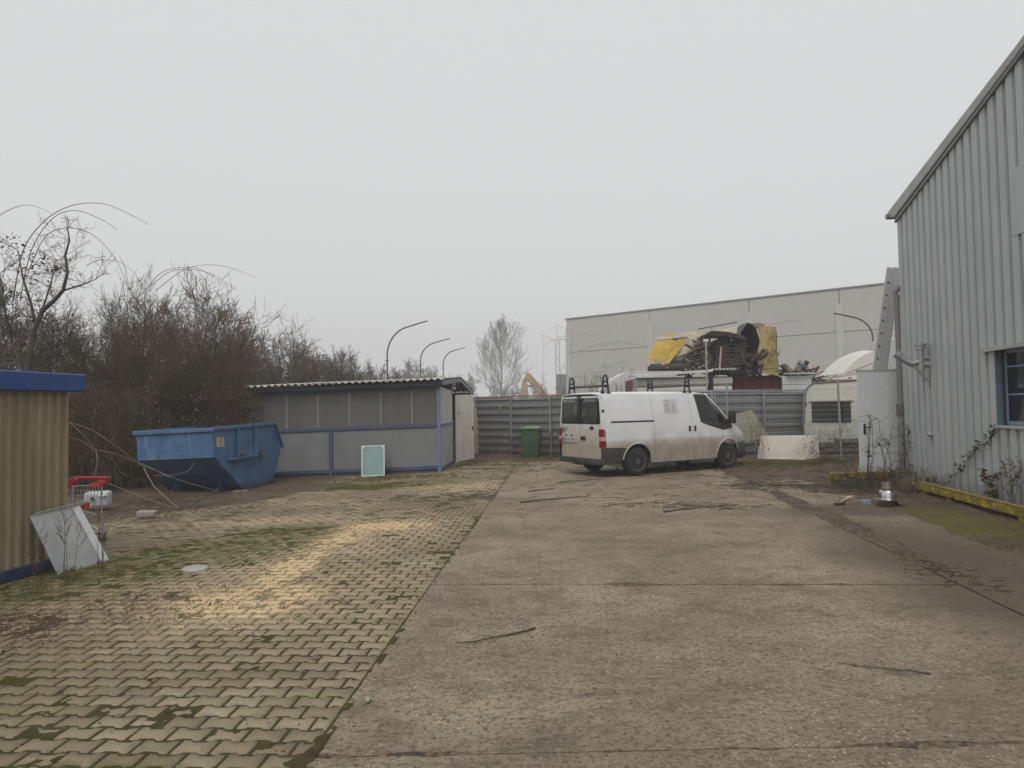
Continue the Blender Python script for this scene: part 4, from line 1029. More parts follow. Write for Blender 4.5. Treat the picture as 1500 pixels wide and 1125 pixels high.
tm = text_mesh('DULA', .075); link('notice_heading', tm, MAT('print_dark', (.24, .24, .25), .7), van, loc=(.98, -(hw(1, 1.76) + .009), 1.755), rot=(R(84), 0, 0))
# wheels
wh = None
for cx in (0, FA):
    for sd in (-1, 1):
        if wh is None:
            wh = bpy.data.objects.new('wheel', None); COL.objects.link(wh); wh.parent = van
            mb = MB(); mb.lathe([(.215, -.1), (.30, -.105), (.332, -.085), (.345, -.05), (.345, .05), (.332, .085), (.30, .105), (.215, .1)], 40); mb.build('tyre', M_TYRE, wh, smooth=True, angle=40)
            mb = MB(); mb.lathe([(.215, .1), (.222, .108), (.208, .1), (.198, .06), (.185, .045), (.16, .05), (.125, .068), (.085, .07), (.07, .055), (.07, .09), (.045, .1), (.0, .1)], 36, cap=False); mb.build('rim', M_RIM, wh, smooth=True, angle=35)
            for k in range(8):
                a = k * math.pi / 4; mb = MB(); mb.lathe([(.0, .0), (.022, .0), (.022, .006), (0, .007)], 10, Matrix.Rotation(a, 4, 'Z') @ TR(.155, 0, .05) @ Matrix.Diagonal((.8, 1.2, 1, 1))); mb.build('rim_hole', M_CAVE, wh)
            for k in range(5):
                a = k * math.tau / 5; mb = MB(); mb.lathe([(.012, 0), (.012, .02), (0, .022)], 6, TR(.055 * math.cos(a), .055 * math.sin(a), .092)); mb.build('wheel_nut', M_GALV, wh)
            w_ = wh
        else: w_ = copy_tree(wh, van)
        w_.location = (cx, sd * (.86 if cx == 0 else .81), .345); w_.rotation_euler = (R(90) if sd < 0 else R(-90), 0, 0)
# roof rack: two bars with looped stops
for bx in (-.72, 1.78):
    rk = MB(); rk.tube([(bx, -.78, 2.14), (bx, .78, 2.14)], .026, 8)
    ro = rk.build('rack_bar', M_BLACK, van, smooth=True)
    for sd in (-1, 1):
        mb = MB(); y = sd * .72
        mb.tube([(bx - .085, y, 1.98), (bx - .075, y, 2.12), (bx - .06, y, 2.28), (bx - .04, y, 2.36), (bx, y, 2.39), (bx + .04, y, 2.36), (bx + .06, y, 2.28), (bx + .075, y, 2.12), (bx + .085, y, 1.98)], .023, 8)
        mb.beam((bx - .07, y, 2.23), (bx + .07, y, 2.23), .03, .04); mb.beam((bx - .08, y, 2.12), (bx + .08, y, 2.12), .04, .045)
        mb.box(bx - .12, bx - .05, y - .04, y + .04, 1.955, 1.995); mb.box(bx + .05, bx + .12, y - .04, y + .04, 1.955, 1.995)
        mb.build('rack_stop', M_BLACK, ro, smooth=True, angle=40)

# ------------------------------------------------------------------ blue skip
def skip_paint():
    n = NT('skip_blue'); v = n.tc('Object')
    c = n.mix(n.ramp(n.noise(v, 2.2, 5), .3, .7), (.035, .1, .215), (.075, .16, .29))
    c = n.mix(n.ramp(n.noise(n.map(v, (1, 1, .14)), 14, 5, .6), .5, .72, 0, .45), c, (.2, .27, .36))
    chips = n.mul(n.ramp(n.noise(n.map(v, (1, 1, .8)), 6.5, 5, .6), .655, .69), n.ramp(n.sep(v)[2], .35, .7))
    c = n.mix(chips, c, (.018, .017, .018))
    c = n.mix(n.ramp(n.noise(v, 3.4, 6, .7), .6, .74, 0, .55), c, (.09, .075, .06))
    c = n.mix(n.ramp(n.math('ADD', n.sep(v)[2], n.mul(n.noise(v, 5, 4), .3)), .38, .1, 0, .7), c, (.055, .05, .045))
    m = n.base(c, .55); n.bump(n.noise(v, 4, 3), .25, .02); return m
M_SKIP = skip_paint()
sk = thing('waste_skip', 'scratched blue steel waste skip under the bare bushes', 'skip', (-6.36, 15.2, -.10), 0)
sk.scale = (1.08, 1.03, 1.03)
sk.rotation_euler = (rad(-1.9), rad(-.4), rad(90 - 10))
prof = [(0, 1.38), (2.4, 1.42), (2.7, .84), (2.22, .03), (1.02, .0), (0, .80)]
SWD = 1.78
mb = MB(); mb.prism(prof, .012, t0=0); mb.build('side_plate', M_SKIP, sk)
mb = MB(); mb.prism(prof, .012, t0=SWD - .012); mb.build('side_plate', M_SKIP, sk)
def skin(name, a, b, t=.012):
    mb = MB(); mb.add([(a[0], .0125, a[1]), (b[0], .0125, b[1]), (b[0], SWD - .0125, b[1]), (a[0], SWD - .0125, a[1])], [(0, 1, 2, 3)]); return mb.build(name, M_SKIP, sk, thick=t)
skin('end_plate', prof[0], prof[5]); skin('sloping_plate', prof[5], prof[4]); skin('floor_plate', prof[4], prof[3]); skin('tail_plate', prof[3], prof[2])
mb = MB(); mb.beam((-.03, -.04, 1.37), (-.03, SWD + .06, 1.37), .07, .085); mb.build('end_rim', M_SKIP, sk, bevel=.01)
mb = MB(); mb.tube([(-.004, .02, .80), (-.004, SWD - .02, .80)], .014, 6); mb.build('weld_seam', M_SKIP, sk)
for y in (-.03, SWD + .03):
    mb = MB(); mb.beam((-.06, y, 1.38), (2.42, y, 1.42), .06, .075); mb.beam((2.4, y, 1.43), (2.72, y, .82), .05, .05); mb.build('side_rim', M_SKIP, sk, bevel=.008)
for y, s_ in ((-.0, -1), (SWD, 1)):
    for x in (.82, 1.5):
        mb = MB(); mb.beam((x, y + s_ * .04, .72), (x, y + s_ * .04, 1.36), .07, .06, up=(1, 0, 0)); mb.build('rib', M_SKIP, sk, bevel=.006)
        mb = MB(); mb.lathe([(.045, 0), (.05, .02), (.05, .1), (.06, .11), (.06, .13), (0, .13)], 12, TR(x + .08, y + s_ * .01, .79, 0, R(90 if s_ < 0 else -90))); mb.build('lifting_lug', M_RUST, sk, smooth=True, angle=40)
    mb = MB(); mb.beam((.45, y + s_ * .06, .70), (1.85, y + s_ * .06, .73), .13, .03); mb.build('ledge', M_SKIP, sk, bevel=.004)
mb = MB(); mb.box(.16, .36, -.004, -.001, 1.0, 1.2); mb.build('sticker', MAT('sticker_cream', (.5, .45, .3), .6, .15, 12, dirt=(.2, .2, .2), dirt_amt=.6, dscale=14), sk)
mb = MB(); mb.box(.1, .16, -.004, -.001, 1.0, 1.2); mb.build('sticker', MAT('sticker_yellow', (.55, .4, .08), .6, .15, 12), sk)
mb = MB()
for r_ in range(5): mb.box(.18, .18 + [.15, .12, .16, .1, .14][r_], -.006, -.0045, 1.17 - r_ * .035, 1.183 - r_ * .035)
tag(mb.build('sticker_print', MAT('sticker_ink', (.1, .1, .12), .7), sk), kind='stuff')
for y in (.35, 1.43):
    mb = MB(); mb.beam((.55, y, .04), (2.25, y, .0), .08, .06); mb.prism([(.45, .0), (.95, .0), (.75, .2)], .03, t0=y - .015); mb.build('skid', M_SKIP, sk)
bl = MB(); bl.box(-.16, .16, -.07, .07, 0, .09); tag(bl.build('wood_block', MAT('block_wood', (.17, .15, .12), .9, .2, 8), None, loc=(-5.95, 15.55, -.12), rot=(0, 0, .1), bevel=.008), 'small grey timber block wedged under the blue skip', 'block')
bk = MB(); bk.box(-.14, .14, -.09, .09, 0, .1); tag(bk.build('kerb_stone', MAT('kerb_stone', (.3, .28, .24), .9, .15, 9, bump=.4, bscale=40), None, loc=(-6.05, 11.75, -.03), rot=(0, .03, .12), bevel=.012), 'pale stone block lying on the leaf litter before the skip', 'stone')

# ------------------------------------------------------------------ green wheelie bin
bn = thing('wheelie_bin', 'dark green wheelie bin standing by the steel fence', 'bin', (.6, 23.0, .01), rad(-10))
M_GRN = MAT('bin_green', (.035, .085, .035), .5, .12, 3, dirt=(.07, .09, .05), dirt_amt=.4, dscale=2)
mb = MB(); a, b, hgt = (.25, .30), (.30, .37), .95
mb.add([(-a[0], -a[1], 0), (a[0], -a[1], 0), (a[0], a[1], 0), (-a[0], a[1], 0), (-b[0], -b[1], hgt), (b[0], -b[1], hgt), (b[0], b[1], hgt), (-b[0], b[1], hgt)], [(3, 2, 1, 0), (4, 5, 6, 7), (0, 1, 5, 4), (1, 2, 6, 5), (2, 3, 7, 6), (3, 0, 4, 7)]); mb.build('body', M_GRN, bn, bevel=.03, seg=3, smooth=True, angle=50)
mb = MB(); mb.box(-.325, .325, -.4, .4, .93, .99); mb.build('rim', M_GRN, bn, bevel=.015)
mb = MB(); mb.grid(lambda u, v: (-.31 + .62 * u, -.4 + .8 * v, 1.0 + .06 * (1 - (2 * u - 1) ** 4) * (1 - (2 * v - 1) ** 4)), 10, 10); mb.build('lid', MAT('bin_lid', (.16, .21, .15), .45, .2, 3, dirt=(.42, .45, .42), dirt_amt=.8, dscale=1.4, lo=.4, hi=.55), bn, smooth=True, thick=.02)
for s_ in (-1, 1):
    mb = MB(); mb.lathe([(.0, -.03), (.1, -.03), (.1, .03), (0, .03)], 20, TR(s_ * .27, .34, .1, 0, 0, R(90))); mb.build('wheel', M_TYRE, bn, smooth=True, angle=40)
mb = MB(); mb.tube([(-.25, .42, .93), (.25, .42, .93)], .018, 8); mb.build('handle', M_GRN, bn)

# ------------------------------------------------------------------ teal panel leaning on the shed
tp = thing('framed_panel', 'teal glass panel in a white frame leaning on the shed wall', 'panel', (-3.92, 18.35, -.045), 0, rot=(rad(-9), rad(-1), rad(2)))
mb = MB(); mb.box(.03, .57, -.006, .006, .03, .77); mb.build('sheet', MAT('teal_sheet', (.23, .34, .32), .25, .06, 2, dirt=(.28, .4, .38), dirt_amt=.4), tp)
M_WFR = MAT('white_frame', (.6, .64, .62), .5, .06, 5)
for n_, bx_ in (('frame_side', (0, .03, 0, .8)), ('frame_side', (.57, .6, 0, .8)), ('frame_top', (.03, .57, .77, .8)), ('frame_bottom', (.03, .57, 0, .03))):
    mb = MB(); mb.box(bx_[0], bx_[1], -.015, .015, bx_[2], bx_[3]); mb.build(n_, M_WFR, tp, bevel=.003)
mb = MB(); mb.beam((.09, -.008, .04), (.11, -.008, .74), .008, .004); mb.build('crack_line', M_BLACK, tp)
for x_ in (.03, .51):
    mb = MB(); mb.prism([(x_, .77), (x_ + .06, .77), (x_ + (.0 if x_ < .3 else .06), .7)], .003, t0=-.018); mb.build('corner_bracket', M_WFR, tp)

# ------------------------------------------------------------------ clear bent sheet leaning on the cabin
def acrylic():
    n = NT('clear_acrylic'); v = n.tc('Object')
    f = n.ramp(n.noise(v, 3, 5), .3, .7, .42, .6)
    tr = n.n('ShaderNodeBsdfTransparent'); tr.inputs[0].default_value = (.9, .92, .93, 1)
    mx = n.n('ShaderNodeMixShader'); n.put(mx.inputs[0], f)
    n.base((.62, .64, .65), .35); n.t.links.new(tr.outputs[0], mx.inputs[1]); n.t.links.new(n.b.outputs[0], mx.inputs[2]); n.t.links.new(mx.outputs[0], n.out.inputs[0])
    return n.m
cs = thing('acrylic_sheet', 'bent clear plastic sheet with aluminium edge leaning on the cabin', 'plastic sheet', (0, 0, 0))
BL, BR, TL, TR_ = Vector((-4.77, 7.46, .0)), Vector((-4.64, 8.16, .0)), Vector((-4.985, 7.35, .62)), Vector((-4.86, 7.97, .64))
FLb = Vector((-4.80, 8.12, .70)); FLa = Vector((-4.95, 7.42, .655))
mb = MB(); mb.add([BL, BR, TR_, TL], [(0, 1, 2, 3)]); mb.build('main_sheet', acrylic(), cs, thick=.006)
mb = MB(); mb.add([TL, TR_, FLb, FLa], [(0, 1, 2, 3)]); mb.build('top_flap', bpy.data.materials['clear_acrylic'], cs, thick=.006)
mb = MB(); off = Vector((.012, -.004, .004)); e0 = (BL - BR).normalized() * .11
mb.add([BR + off, TR_ + off, TR_ + e0 + off, BR + e0 + off], [(0, 1, 2, 3)]); mb.build('aluminium_edge', MAT('bright_aluminium', (.72, .73, .74), .35, .06, 6, .3), cs, thick=.012)

# ------------------------------------------------------------------ shopping trolley
tr = thing('shopping_trolley', 'wire shopping trolley with red handle behind the cabin corner', 'trolley', (-5.8, 9.28, .0), 0, rot=(rad(6), 0, math.atan2(.3, -.95)))
tr.scale = (.88, .88, .88)
M_CHR = MAT('chrome_wire', (.55, .55, .54), .35, .1, 6, .8)
M_HRED = MAT('handle_red', (.5, .02, .03), .35, .1, 6)
def bx_pt(t, w, h): return None
# basket: rear (x=-.25) tall and wide, front (x=.62) lower and narrower
def rim(x, top): k = (x + .25) / .87; return (.27 - .05 * k) * (1 if top else .84), (.86 - .05 * k if top else .42 + .12 * k)
for i in range(17):
    x = -.25 + .87 * i / 16; wt, zt = rim(x, 1); wb, zb = rim(x, 0); mb = MB(); mb.tube([(x, -wt, zt), (x, -wb, zb), (x, wb, zb), (x, wt, zt)], .0035, 5); mb.build('wire_hoop', M_CHR, tr)
for j in range(6):
    k = j / 5
    for s_ in (-1, 1):
        pts = []
        for x in (-.25, .62):
            wt, zt = rim(x, 1); wb, zb = rim(x, 0); pts.append((x, s_ * (wt + (wb - wt) * k), zt + (zb - zt) * k))
        mb = MB(); mb.tube(pts, .007 if j in (0, 5) else .0035, 5); mb.build('side_wire', M_CHR, tr)
for j in range(10):
    mb = MB(); y = -1 + 2 * j / 9; wt, zt = rim(-.25, 1); wb, zb = rim(-.25, 0); mb.tube([(-.25, y * wt, zt), (-.25, y * wb, zb)], .0035, 5); mb.build('gate_wire', M_CHR, tr)
    mb = MB(); wt, zt = rim(.62, 1); wb, zb = rim(.62, 0); mb.tube([(.62, y * wt, zt), (.62, y * wb, zb)], .0035, 5); mb.build('front_wire', M_CHR, tr)
mb = MB(); mb.tube([(-.36, -.28, .96), (-.36, .28, .96)], .024, 10); hd = mb.build('handle', M_HRED, tr, smooth=True)
for s_ in (-1, 1):
    mb = MB(); mb.prism([(-.39, .93), (-.33, .985), (-.12, .89), (-.02, .87), (-.02, .82), (-.14, .80), (-.3, .86)], .04, t0=s_ * .27 - .02); mb.build('handle_bracket', M_HRED, hd, bevel=.01)
    mb = MB(); mb.tube([(-.27, s_ * .25, .84), (-.3, s_ * .25, .5), (-.36, s_ * .26, .16)], .012, 8); mb.tube([(.15, s_ * .22, .38), (-.36, s_ * .26, .14)], .014, 8); mb.tube([(-.36, s_ * .26, .15), (.5, s_ * .2, .14)], .013, 8); mb.build('chassis_tube', M_CHR, tr, smooth=True)
mb = MB(); mb.box(-.24, -.23, -.09, .09, .5, .6); mb.build('child_seat', M_HRED, tr)
for x, y in ((-.36, -.26), (-.36, .26), (.48, -.2), (.48, .2)):
    mb = MB(); mb.lathe([(.0, -.016), (.055, -.016), (.062, -.008), (.062, .008), (.055, .016), (0, .016)], 18, TR(x, y, .063, 0, R(90))); w_ = mb.build('castor', MAT('castor_grey', (.13, .13, .13), .6, .2, 8), tr, smooth=True, angle=35)
    mb = MB(); mb.box(x - .03, x + .03, y - .022, y - .018, .06, .15); mb.box(x - .03, x + .03, y + .018, y + .022, .06, .15); mb.box(x - .03, x + .03, y - .022, y + .022, .145, .155); mb.build('fork', M_CHR, w_)

# white canister in the litter
cn = thing('canister', 'white plastic canister lying on its side behind the trolley', 'canister', (-7.55, 12.95, .0), rad(15))
M_CAN = MAT('canister_white', (.5, .52, .53), .45, .08, 4, dirt=(.3, .28, .24), dirt_amt=.6, dscale=3)
mb = MB(); mb.box(-.2, .2, -.15, .15, 0, .28); mb.build('body', M_CAN, cn, bevel=.06, seg=3, smooth=True, angle=60)
mb = MB(); mb.lathe([(.035, 0), (.035, .05), (0, .05)], 14, TR(-.05, -.15, .16, 0, R(90))); mb.build('cap', M_BLACK, cn)
mb = MB(); mb.tube([(.05, -.15, .2), (.08, -.19, .21), (.15, -.19, .21), (.18, -.15, .2)], .02, 8); mb.build('grip', M_CAN, cn, smooth=True)
# white lid on the pavers
mb = MB(); mb.lathe([(0, .012), (.10, .014), (.125, .01), (.13, .0), (.12, 0)], 28, cap=False); tag(mb.build('plastic_lid', MAT('lid_white', (.36, .36, .34), .5, .1, 6, dirt=(.3, .28, .24), dirt_amt=.5), None, loc=(-3.4, 7.6, .008), rot=(.04, .02, 0), smooth=True, angle=40), 'round white plastic lid lying on the pavers', 'lid')
# ------------------------------------------------------------------ yellow guard beams at the hall wall
def yellow():
    n = NT('mossy_yellow'); v = n.pos()
    c = n.mix(n.ramp(n.noise(v, 5, 5), .3, .7), (.36, .25, .02), (.5, .36, .035))
    c = n.mix(n.ramp(n.noise(v, 7, 6, .7), .36, .58, 0, .9), c, (.11, .1, .03))
    c = n.mix(n.ramp(n.noise(v, 17, 4, .7), .6, .7, 0, .8), c, (.05, .04, .025))
    m = n.base(c, .75); n.bump(n.noise(v, 30, 4), .5, .01); return m
M_YEL = yellow()
gb = thing('guard_rail', 'mossy yellow guard rail on short feet along the hall wall', 'guard rail', (7.18, 12.6, 0), math.atan2(-math.cos(rad(8.1)), -math.sin(rad(8.1))))
mb = MB(); mb.box(0, 8.2, -.06, .06, .09, .23); mb.build('beam', M_YEL, gb, bevel=.012)
for s_ in (.25, 1.15, 3.2, 5.2, 7.2):
    mb = MB(); mb.box(s_ - .07, s_ + .07, -.05, .05, -.02, .09); mb.build('foot', M_YEL, gb, bevel=.008)
mb = MB(); mb.box(-.02, 8.2, -.066, .0, .225, .2335); mb.build('wood_cap', MAT('rail_cap_wood', (.26, .18, .09), .8, .3, 6), gb)
for s_ in (.62, .66, 2.6, 2.65):
    mb = MB(); mb.lathe([(.012, 0), (.012, .01), (0, .012)], 8, TR(s_, -.06, .16, 0, R(90))); mb.build('bolt', M_TRIM, gb)
g2 = thing('guard_beam', 'short mossy yellow beam lying before the white door', 'guard rail', (6.3, 14.15, 0), rad(-1))
mb = MB(); mb.box(0, 1.25, -.06, .06, .1, .26); mb.build('beam', M_YEL, g2, bevel=.015)
mb = MB(); mb.box(.02, .13, -.055, .055, -.02, .1); mb.build('foot', M_YEL, g2, bevel=.01)
mb = MB(); mb.box(1.0, 1.1, -.055, .055, -.02, .1); mb.build('foot', M_YEL, g2, bevel=.01)

# ------------------------------------------------------------------ flue adapter, cardboard, stones
fl = thing('flue_adapter', 'shiny stainless steel flue adapter standing on the ground by the hall', 'flue pipe', (5.88, 11.22, .005))
M_SS = MAT('stainless', (.62, .6, .57), .22, .12, 8, 1.0, dirt=(.3, .26, .2), dirt_amt=.5, dscale=5)
M_SSO = MAT('stainless_dull', (.34, .31, .26), .35, .25, 6, .9, dirt=(.12, .1, .07), dirt_amt=.6, dscale=4)
mb = MB(); mb.lathe([(.128, 0), (.135, .01), (.135, .10), (.14, .11)], 32, cap=False); mb.build('lower_ring', M_SSO, fl, smooth=True, angle=40, thick=.004)
mb = MB(); mb.lathe([(.13, .108), (.215, .112), (.215, .118), (.125, .122)], 32, cap=False); mb.build('flange', M_SS, fl, smooth=True, angle=40)
mb = MB(); mb.lathe([(.138, .12), (.132, .15), (.132, .235), (.126, .245), (.095, .255)], 32, cap=False); mb.build('middle_ring', M_SS, fl, smooth=True, angle=40)
mb = MB(); mb.lathe([(.095, .255), (.095, .29), (.099, .294), (.099, .3), (.095, .304), (.092, .385), (.088, .385), (.088, .26)], 32, cap=False); mb.build('upper_socket', M_SSO, fl, smooth=True, angle=40)
M_CARD = MAT('cardboard', (.26, .185, .125), .85, .2, 6, dirt=(.15, .1, .07), dirt_amt=.6)
cb = thing('crushed_carton', 'crushed brown cardboard carton with torn flaps beside the steel flue', 'carton', (5.45, 11.6, .005), .25)
mb = MB(); mb.add([(-.16, -.1, 0), (.16, -.1, 0), (.17, .1, 0), (-.15, .1, 0), (-.12, -.08, .07), (.15, -.1, .05), (.13, .1, .06), (-.13, .09, .1)], [(3, 2, 1, 0), (4, 5, 6, 7), (0, 1, 5, 4), (1, 2, 6, 5), (2, 3, 7, 6), (3, 0, 4, 7)]); mb.build('box', M_CARD, cb)
M_CARDP = MAT('torn_card_pale', (.5, .42, .34), .85, .1, 6)
for p, q in (((-.2, -.04, .05), (-.05, -.1, .13)), ((-.1, .06, .12), (.08, -.02, .09)), ((-.02, .09, .1), (.12, .06, .11))):
    mb = MB(); mb.beam(p, q, .06, .006); mb.build('torn_flap', M_CARDP, cb)
mb = MB(); mb.box(-.36, -.2, -.05, .04, 0, .035, TR(0, 0, 0, .3)); mb.build('dark_scrap', MAT('dark_scrap', (.05, .045, .04), .8), cb)
mb = MB(); mb.box(.2, .34, -.06, .06, 0, .05, TR(0, 0, 0, -.2)); mb.build('blue_scrap', MAT('blue_white_scrap', (.22, .3, .42), .6, .5, 14), cb)

# ------------------------------------------------------------------ boards on the bank beside the van
# tilted off-white sheet
wb = thing('white_board', 'large off-white panel leaning at the fence right of the van', 'board', (6.95, 20.35, .06), math.atan2(-.9, 1.35), rot=(rad(-38), 0, math.atan2(-.55, 1.5)))
mb = MB(); mb.prism([(0, 0), (1.62, 0), (1.62, .86), (.12, .84)], .04, t0=0); mb.build('panel', MAT('board_offwhite', (.56, .53, .44), .7, .06, 2.5, dirt=(.36, .32, .23), dirt_amt=.55, dscale=1.4), wb, bevel=.004)
mb = MB(); mb.box(1.625, 1.655, -.01, .05, 0, .86); mb.build('edge_lath', MAT('edge_lath_pale', (.6, .58, .52), .7), wb)
kb = thing('khaki_board', 'tilted khaki sheet of board behind the van bonnet', 'board', (6.15, 20.75, .1), 0, rot=(rad(-14), rad(-6), rad(3)))
mb = MB(); mb.prism([(0, .3), (1.45, .42), (1.12, 1.3), (.5, 1.25), (.2, 1.05)], .03, t0=0); mb.build('panel', MAT('board_khaki', (.25, .23, .165), .8, .08, 2.5, dirt=(.18, .16, .11), dirt_amt=.5), kb)
mb = MB(); mb.beam((.3, .05, 0), (.45, .05, 1.0), .04, .06); mb.beam((1.05, .05, 0), (.95, .05, 1.0), .04, .06); mb.build('prop', MAT('grey_timber', (.17, .15, .125), .85, .2, 6), kb)

# ------------------------------------------------------------------ steel sheet fence
M_FEN = MAT('fence_steel', (.215, .22, .225), .5, .12, 1.5, .25, dirt=(.15, .14, .13), dirt_amt=.55, dscale=.9, lo=.4, hi=.7)
M_FENR = MAT('fence_rusty_trim', (.3, .16, .13), .7, .2, 4)
def steel_fence(label, a, b, n, cap, h=2.02):
    a, b = Vector((*a, 0)), Vector((*b, 0)); L = (b - a).length; ang = math.atan2(b.y - a.y, b.x - a.x)
    f = thing('steel_fence', label, 'fence', a, ang)
    for i in range(n):
        s0, s1 = L * i / n, L * (i + 1) / n
        mb = MB(); z = .04; key = []
        while z < h: key += [(z, 0), (z + .10, 0), (z + .125, .05), (z + .205, .05), (z + .23, 0)]; z += .255
        key = [k for k in key if k[0] < h] + [(h, 0)]
        rr_ = random.Random(i + int(L * 10)); dz = rr_.uniform(-.02, .02); ty = rr_.uniform(-.015, .015)
        for z, d in key: mb.v += [(s0 + .004, -d + ty, z + dz), (s1 + .01, -d + ty * .3, z + dz)]
        mb.f = [(2 * k, 2 * k + 1, 2 * k + 3, 2 * k + 2) for k in range(len(key) - 1)]
        mb.build('sheet', M_FEN, f)
    for i in range(n + 1):
        s_ = L * i / n; mb = MB(); mb.box(s_ - .03, s_ + .03, -.12, -.06, -.1, h + .06); mb.build('post', M_GALV, f, bevel=.005)
    mb = MB(); mb.box(-.05, L + .05, -.04, .03, h + .005, h + .06); mb.build('top_rail', cap, f)
    return f
f1 = steel_fence('horizontal steel sheet fence between the shed and the van', (-1.3, 25.5), (2.6, 22.6), 3, M_FENR)
steel_fence('steel sheet fence hidden behind the parked van', (2.6, 22.6), (6.0, 21.3), 2, M_GALV)
steel_fence('grey steel sheet fence between the van bonnet and the caravan', (6.0, 21.3), (9.5, 22.9), 2, M_GALV)
mb = MB(); mb.box(1.16, 1.24, -.135, -.125, 1.62, 1.80); mb.build('warning_tag', MAT('tag_yellow', (.5, .32, .03), .6), f1)

# chain-link fence in front of it
def chain_link(label, a, b, h, posts):
    a, b = Vector((*a, 0)), Vector((*b, 0)); L = (b - a).length; ang = math.atan2(b.y - a.y, b.x - a.x)
    f = thing('chain_link_fence', label, 'fence', (a.x, a.y, .08), ang)
    mb = MB(); p = .062; k = int(L / p)
    nz = int((h - .1) / p)
    for i in range(k):      # woven zigzag wires
        mb.tube([((i + (j % 2)) * p, .004 * (-1) ** j, .1 + j * p) for j in range(nz + 1)], .0042, 3, cap=False)
    tag(mb.build('wire_mesh', M_GALV, f), kind='stuff')
    for z in (.12, h * .55, h): 
        mb = MB(); mb.tube([(0, 0, z), (L, 0, z)], .003, 4); mb.build('line_wire', M_GALV, f)
    for s_, lean in posts:
        mb = MB(); mb.tube([(s_, .03, -.1), (s_ - lean, .03, h + .12)], .03, 10); mb.tube([(s_ - lean, .03, h + .12), (s_ - lean, .03, h + .16)], .033, 10); mb.build('post', M_GALV, f, smooth=True, angle=40)
    return f
chain_link('chain-link fence on steel posts before the caravan', (5.2, 20.1), (8.96, 19.35), 1.98, ((.86, .02), (3.8, .03)))
chain_link('chain-link fence end running behind the white door', (9.0, 19.34), (11.6, 18.9), 1.98, ((2.4, 0),))

# ------------------------------------------------------------------ caravan
cv = thing('caravan', 'cream caravan with dark front window behind the chain-link fence', 'caravan', (8.85, 21.6, .0), rad(-20))
M_CRM = MAT('caravan_cream', (.56, .545, .47), .45, .04, 1.5, dirt=(.4, .38, .31), dirt_amt=.5, dscale=1.2, streak=True)
pf = [(.02, .45), (.0, 1.0), (.05, 1.9), (.12, 2.12), (.3, 2.25), (1.8, 2.32), (2.1, 2.2), (2.16, 1.9), (2.2, 1.0), (2.18, .45)]
mb = MB(); mb.prism(pf, 4.2); mb.build('body', M_CRM, cv, bevel=.04, seg=2, smooth=True, angle=40)
mb = MB(); mb.tube([(x, -.02, z) for x, z in pf[1:]], .022, 8); mb.build('edge_trim', MAT('caravan_trim', (.14, .135, .12), .5), cv, smooth=True)
mb = MB(); mb.box(.22, 1.3, -.035, -.01, 1.06, 1.68); wv = mb.build('front_window', MAT('caravan_window', (.02, .018, .018), .12, .3, 2), cv, bevel=.03, seg=2)
mb = MB(); mb.box(.15, 1.38, -.06, -.01, 1.7, 1.74); mb.build('window_gutter', M_CRM, cv)
mb = MB(); mb.box(.26, 1.26, -.045, -.036, 1.58, 1.6); mb.build('window_bar', M_BLACK, wv)
mb = MB(); mb.tube([(1.62, -.03, .5), (1.60, -.03, 1.98), (1.66, -.03, 2.06), (1.9, -.03, 2.08)], .03, 8); mb.build('grab_rail', MAT('caravan_rail', (.1, .1, .095), .5), cv, smooth=True)
mb = MB(); mb.box(.05, .09, -.03, -.0, 1.56, 1.66); mb.build('marker_lamp', M_BLACK, cv)
mb = MB(); mb.lathe([(.05, 0), (.05, .02), (0, .02)], 12, TR(1.85, -.0, 1.28, 0, R(90))); mb.build('hatch_lock', M_GALV, cv)
for x in (.35, 1.85):
    mb = MB(); mb.lathe([(0, -.08), (.3, -.08), (.3, .08), (0, .08)], 20, TR(x, 2.0, .3, 0, 0, R(90))); mb.build('wheel', M_TYRE, cv, smooth=True, angle=40)
mb = MB(); mb.beam((1.1, .1, .42), (1.1, -.9, .42), .1, .1); mb.box(.1, 2.1, .0, 4.1, .38, .45); mb.build('drawbar', M_RUST, cv)
# timber stack on the ground below it
for k, (x0, x1, y0, z0, z1, m_) in enumerate(((8.75, 10.7, 20.35, .06, .22, (.1, .085, .07)), (8.9, 10.9, 20.3, .24, .34, (.17, .15, .12)), (8.8, 10.6, 20.4, .38, .46, (.13, .11, .09)), (9.3, 10.9, 20.3, .50, .60, (.15, .13, .1)))):
    mb = MB(); mb.box(x0, x1, y0, y0 + .35, z0, z1); tag(mb.build('timber_beam', MAT('old_timber_%d' % k, m_, .9, .3, 4), None, rot=(0, 0, 0), bevel=.01),
        ('thick dark timber at the bottom of the stack before the caravan', 'long grey timber second from the bottom of the caravan stack', 'brown timber third from the bottom of the caravan stack', 'short timber on top of the stack before the caravan')[k], 'timber', 'old timbers stacked before the caravan')
    if k < 3:
        for x in (9.2, 10.4):
            mb = MB(); mb.box(x - .06, x + .06, y0 + .02, y0 + .3, z1, z1 + (.02 if k == 0 else .04)); tag(mb.build('packing_lath', MAT('lath%d%d' % (k, int(x)), (.12, .1, .08), .9), None), ('left ' if x < 10 else 'right ') + ('lowest', 'middle', 'upper')[k] + ' packing lath in the timber stack before the caravan', 'lath', 'packing laths in the timber stack')

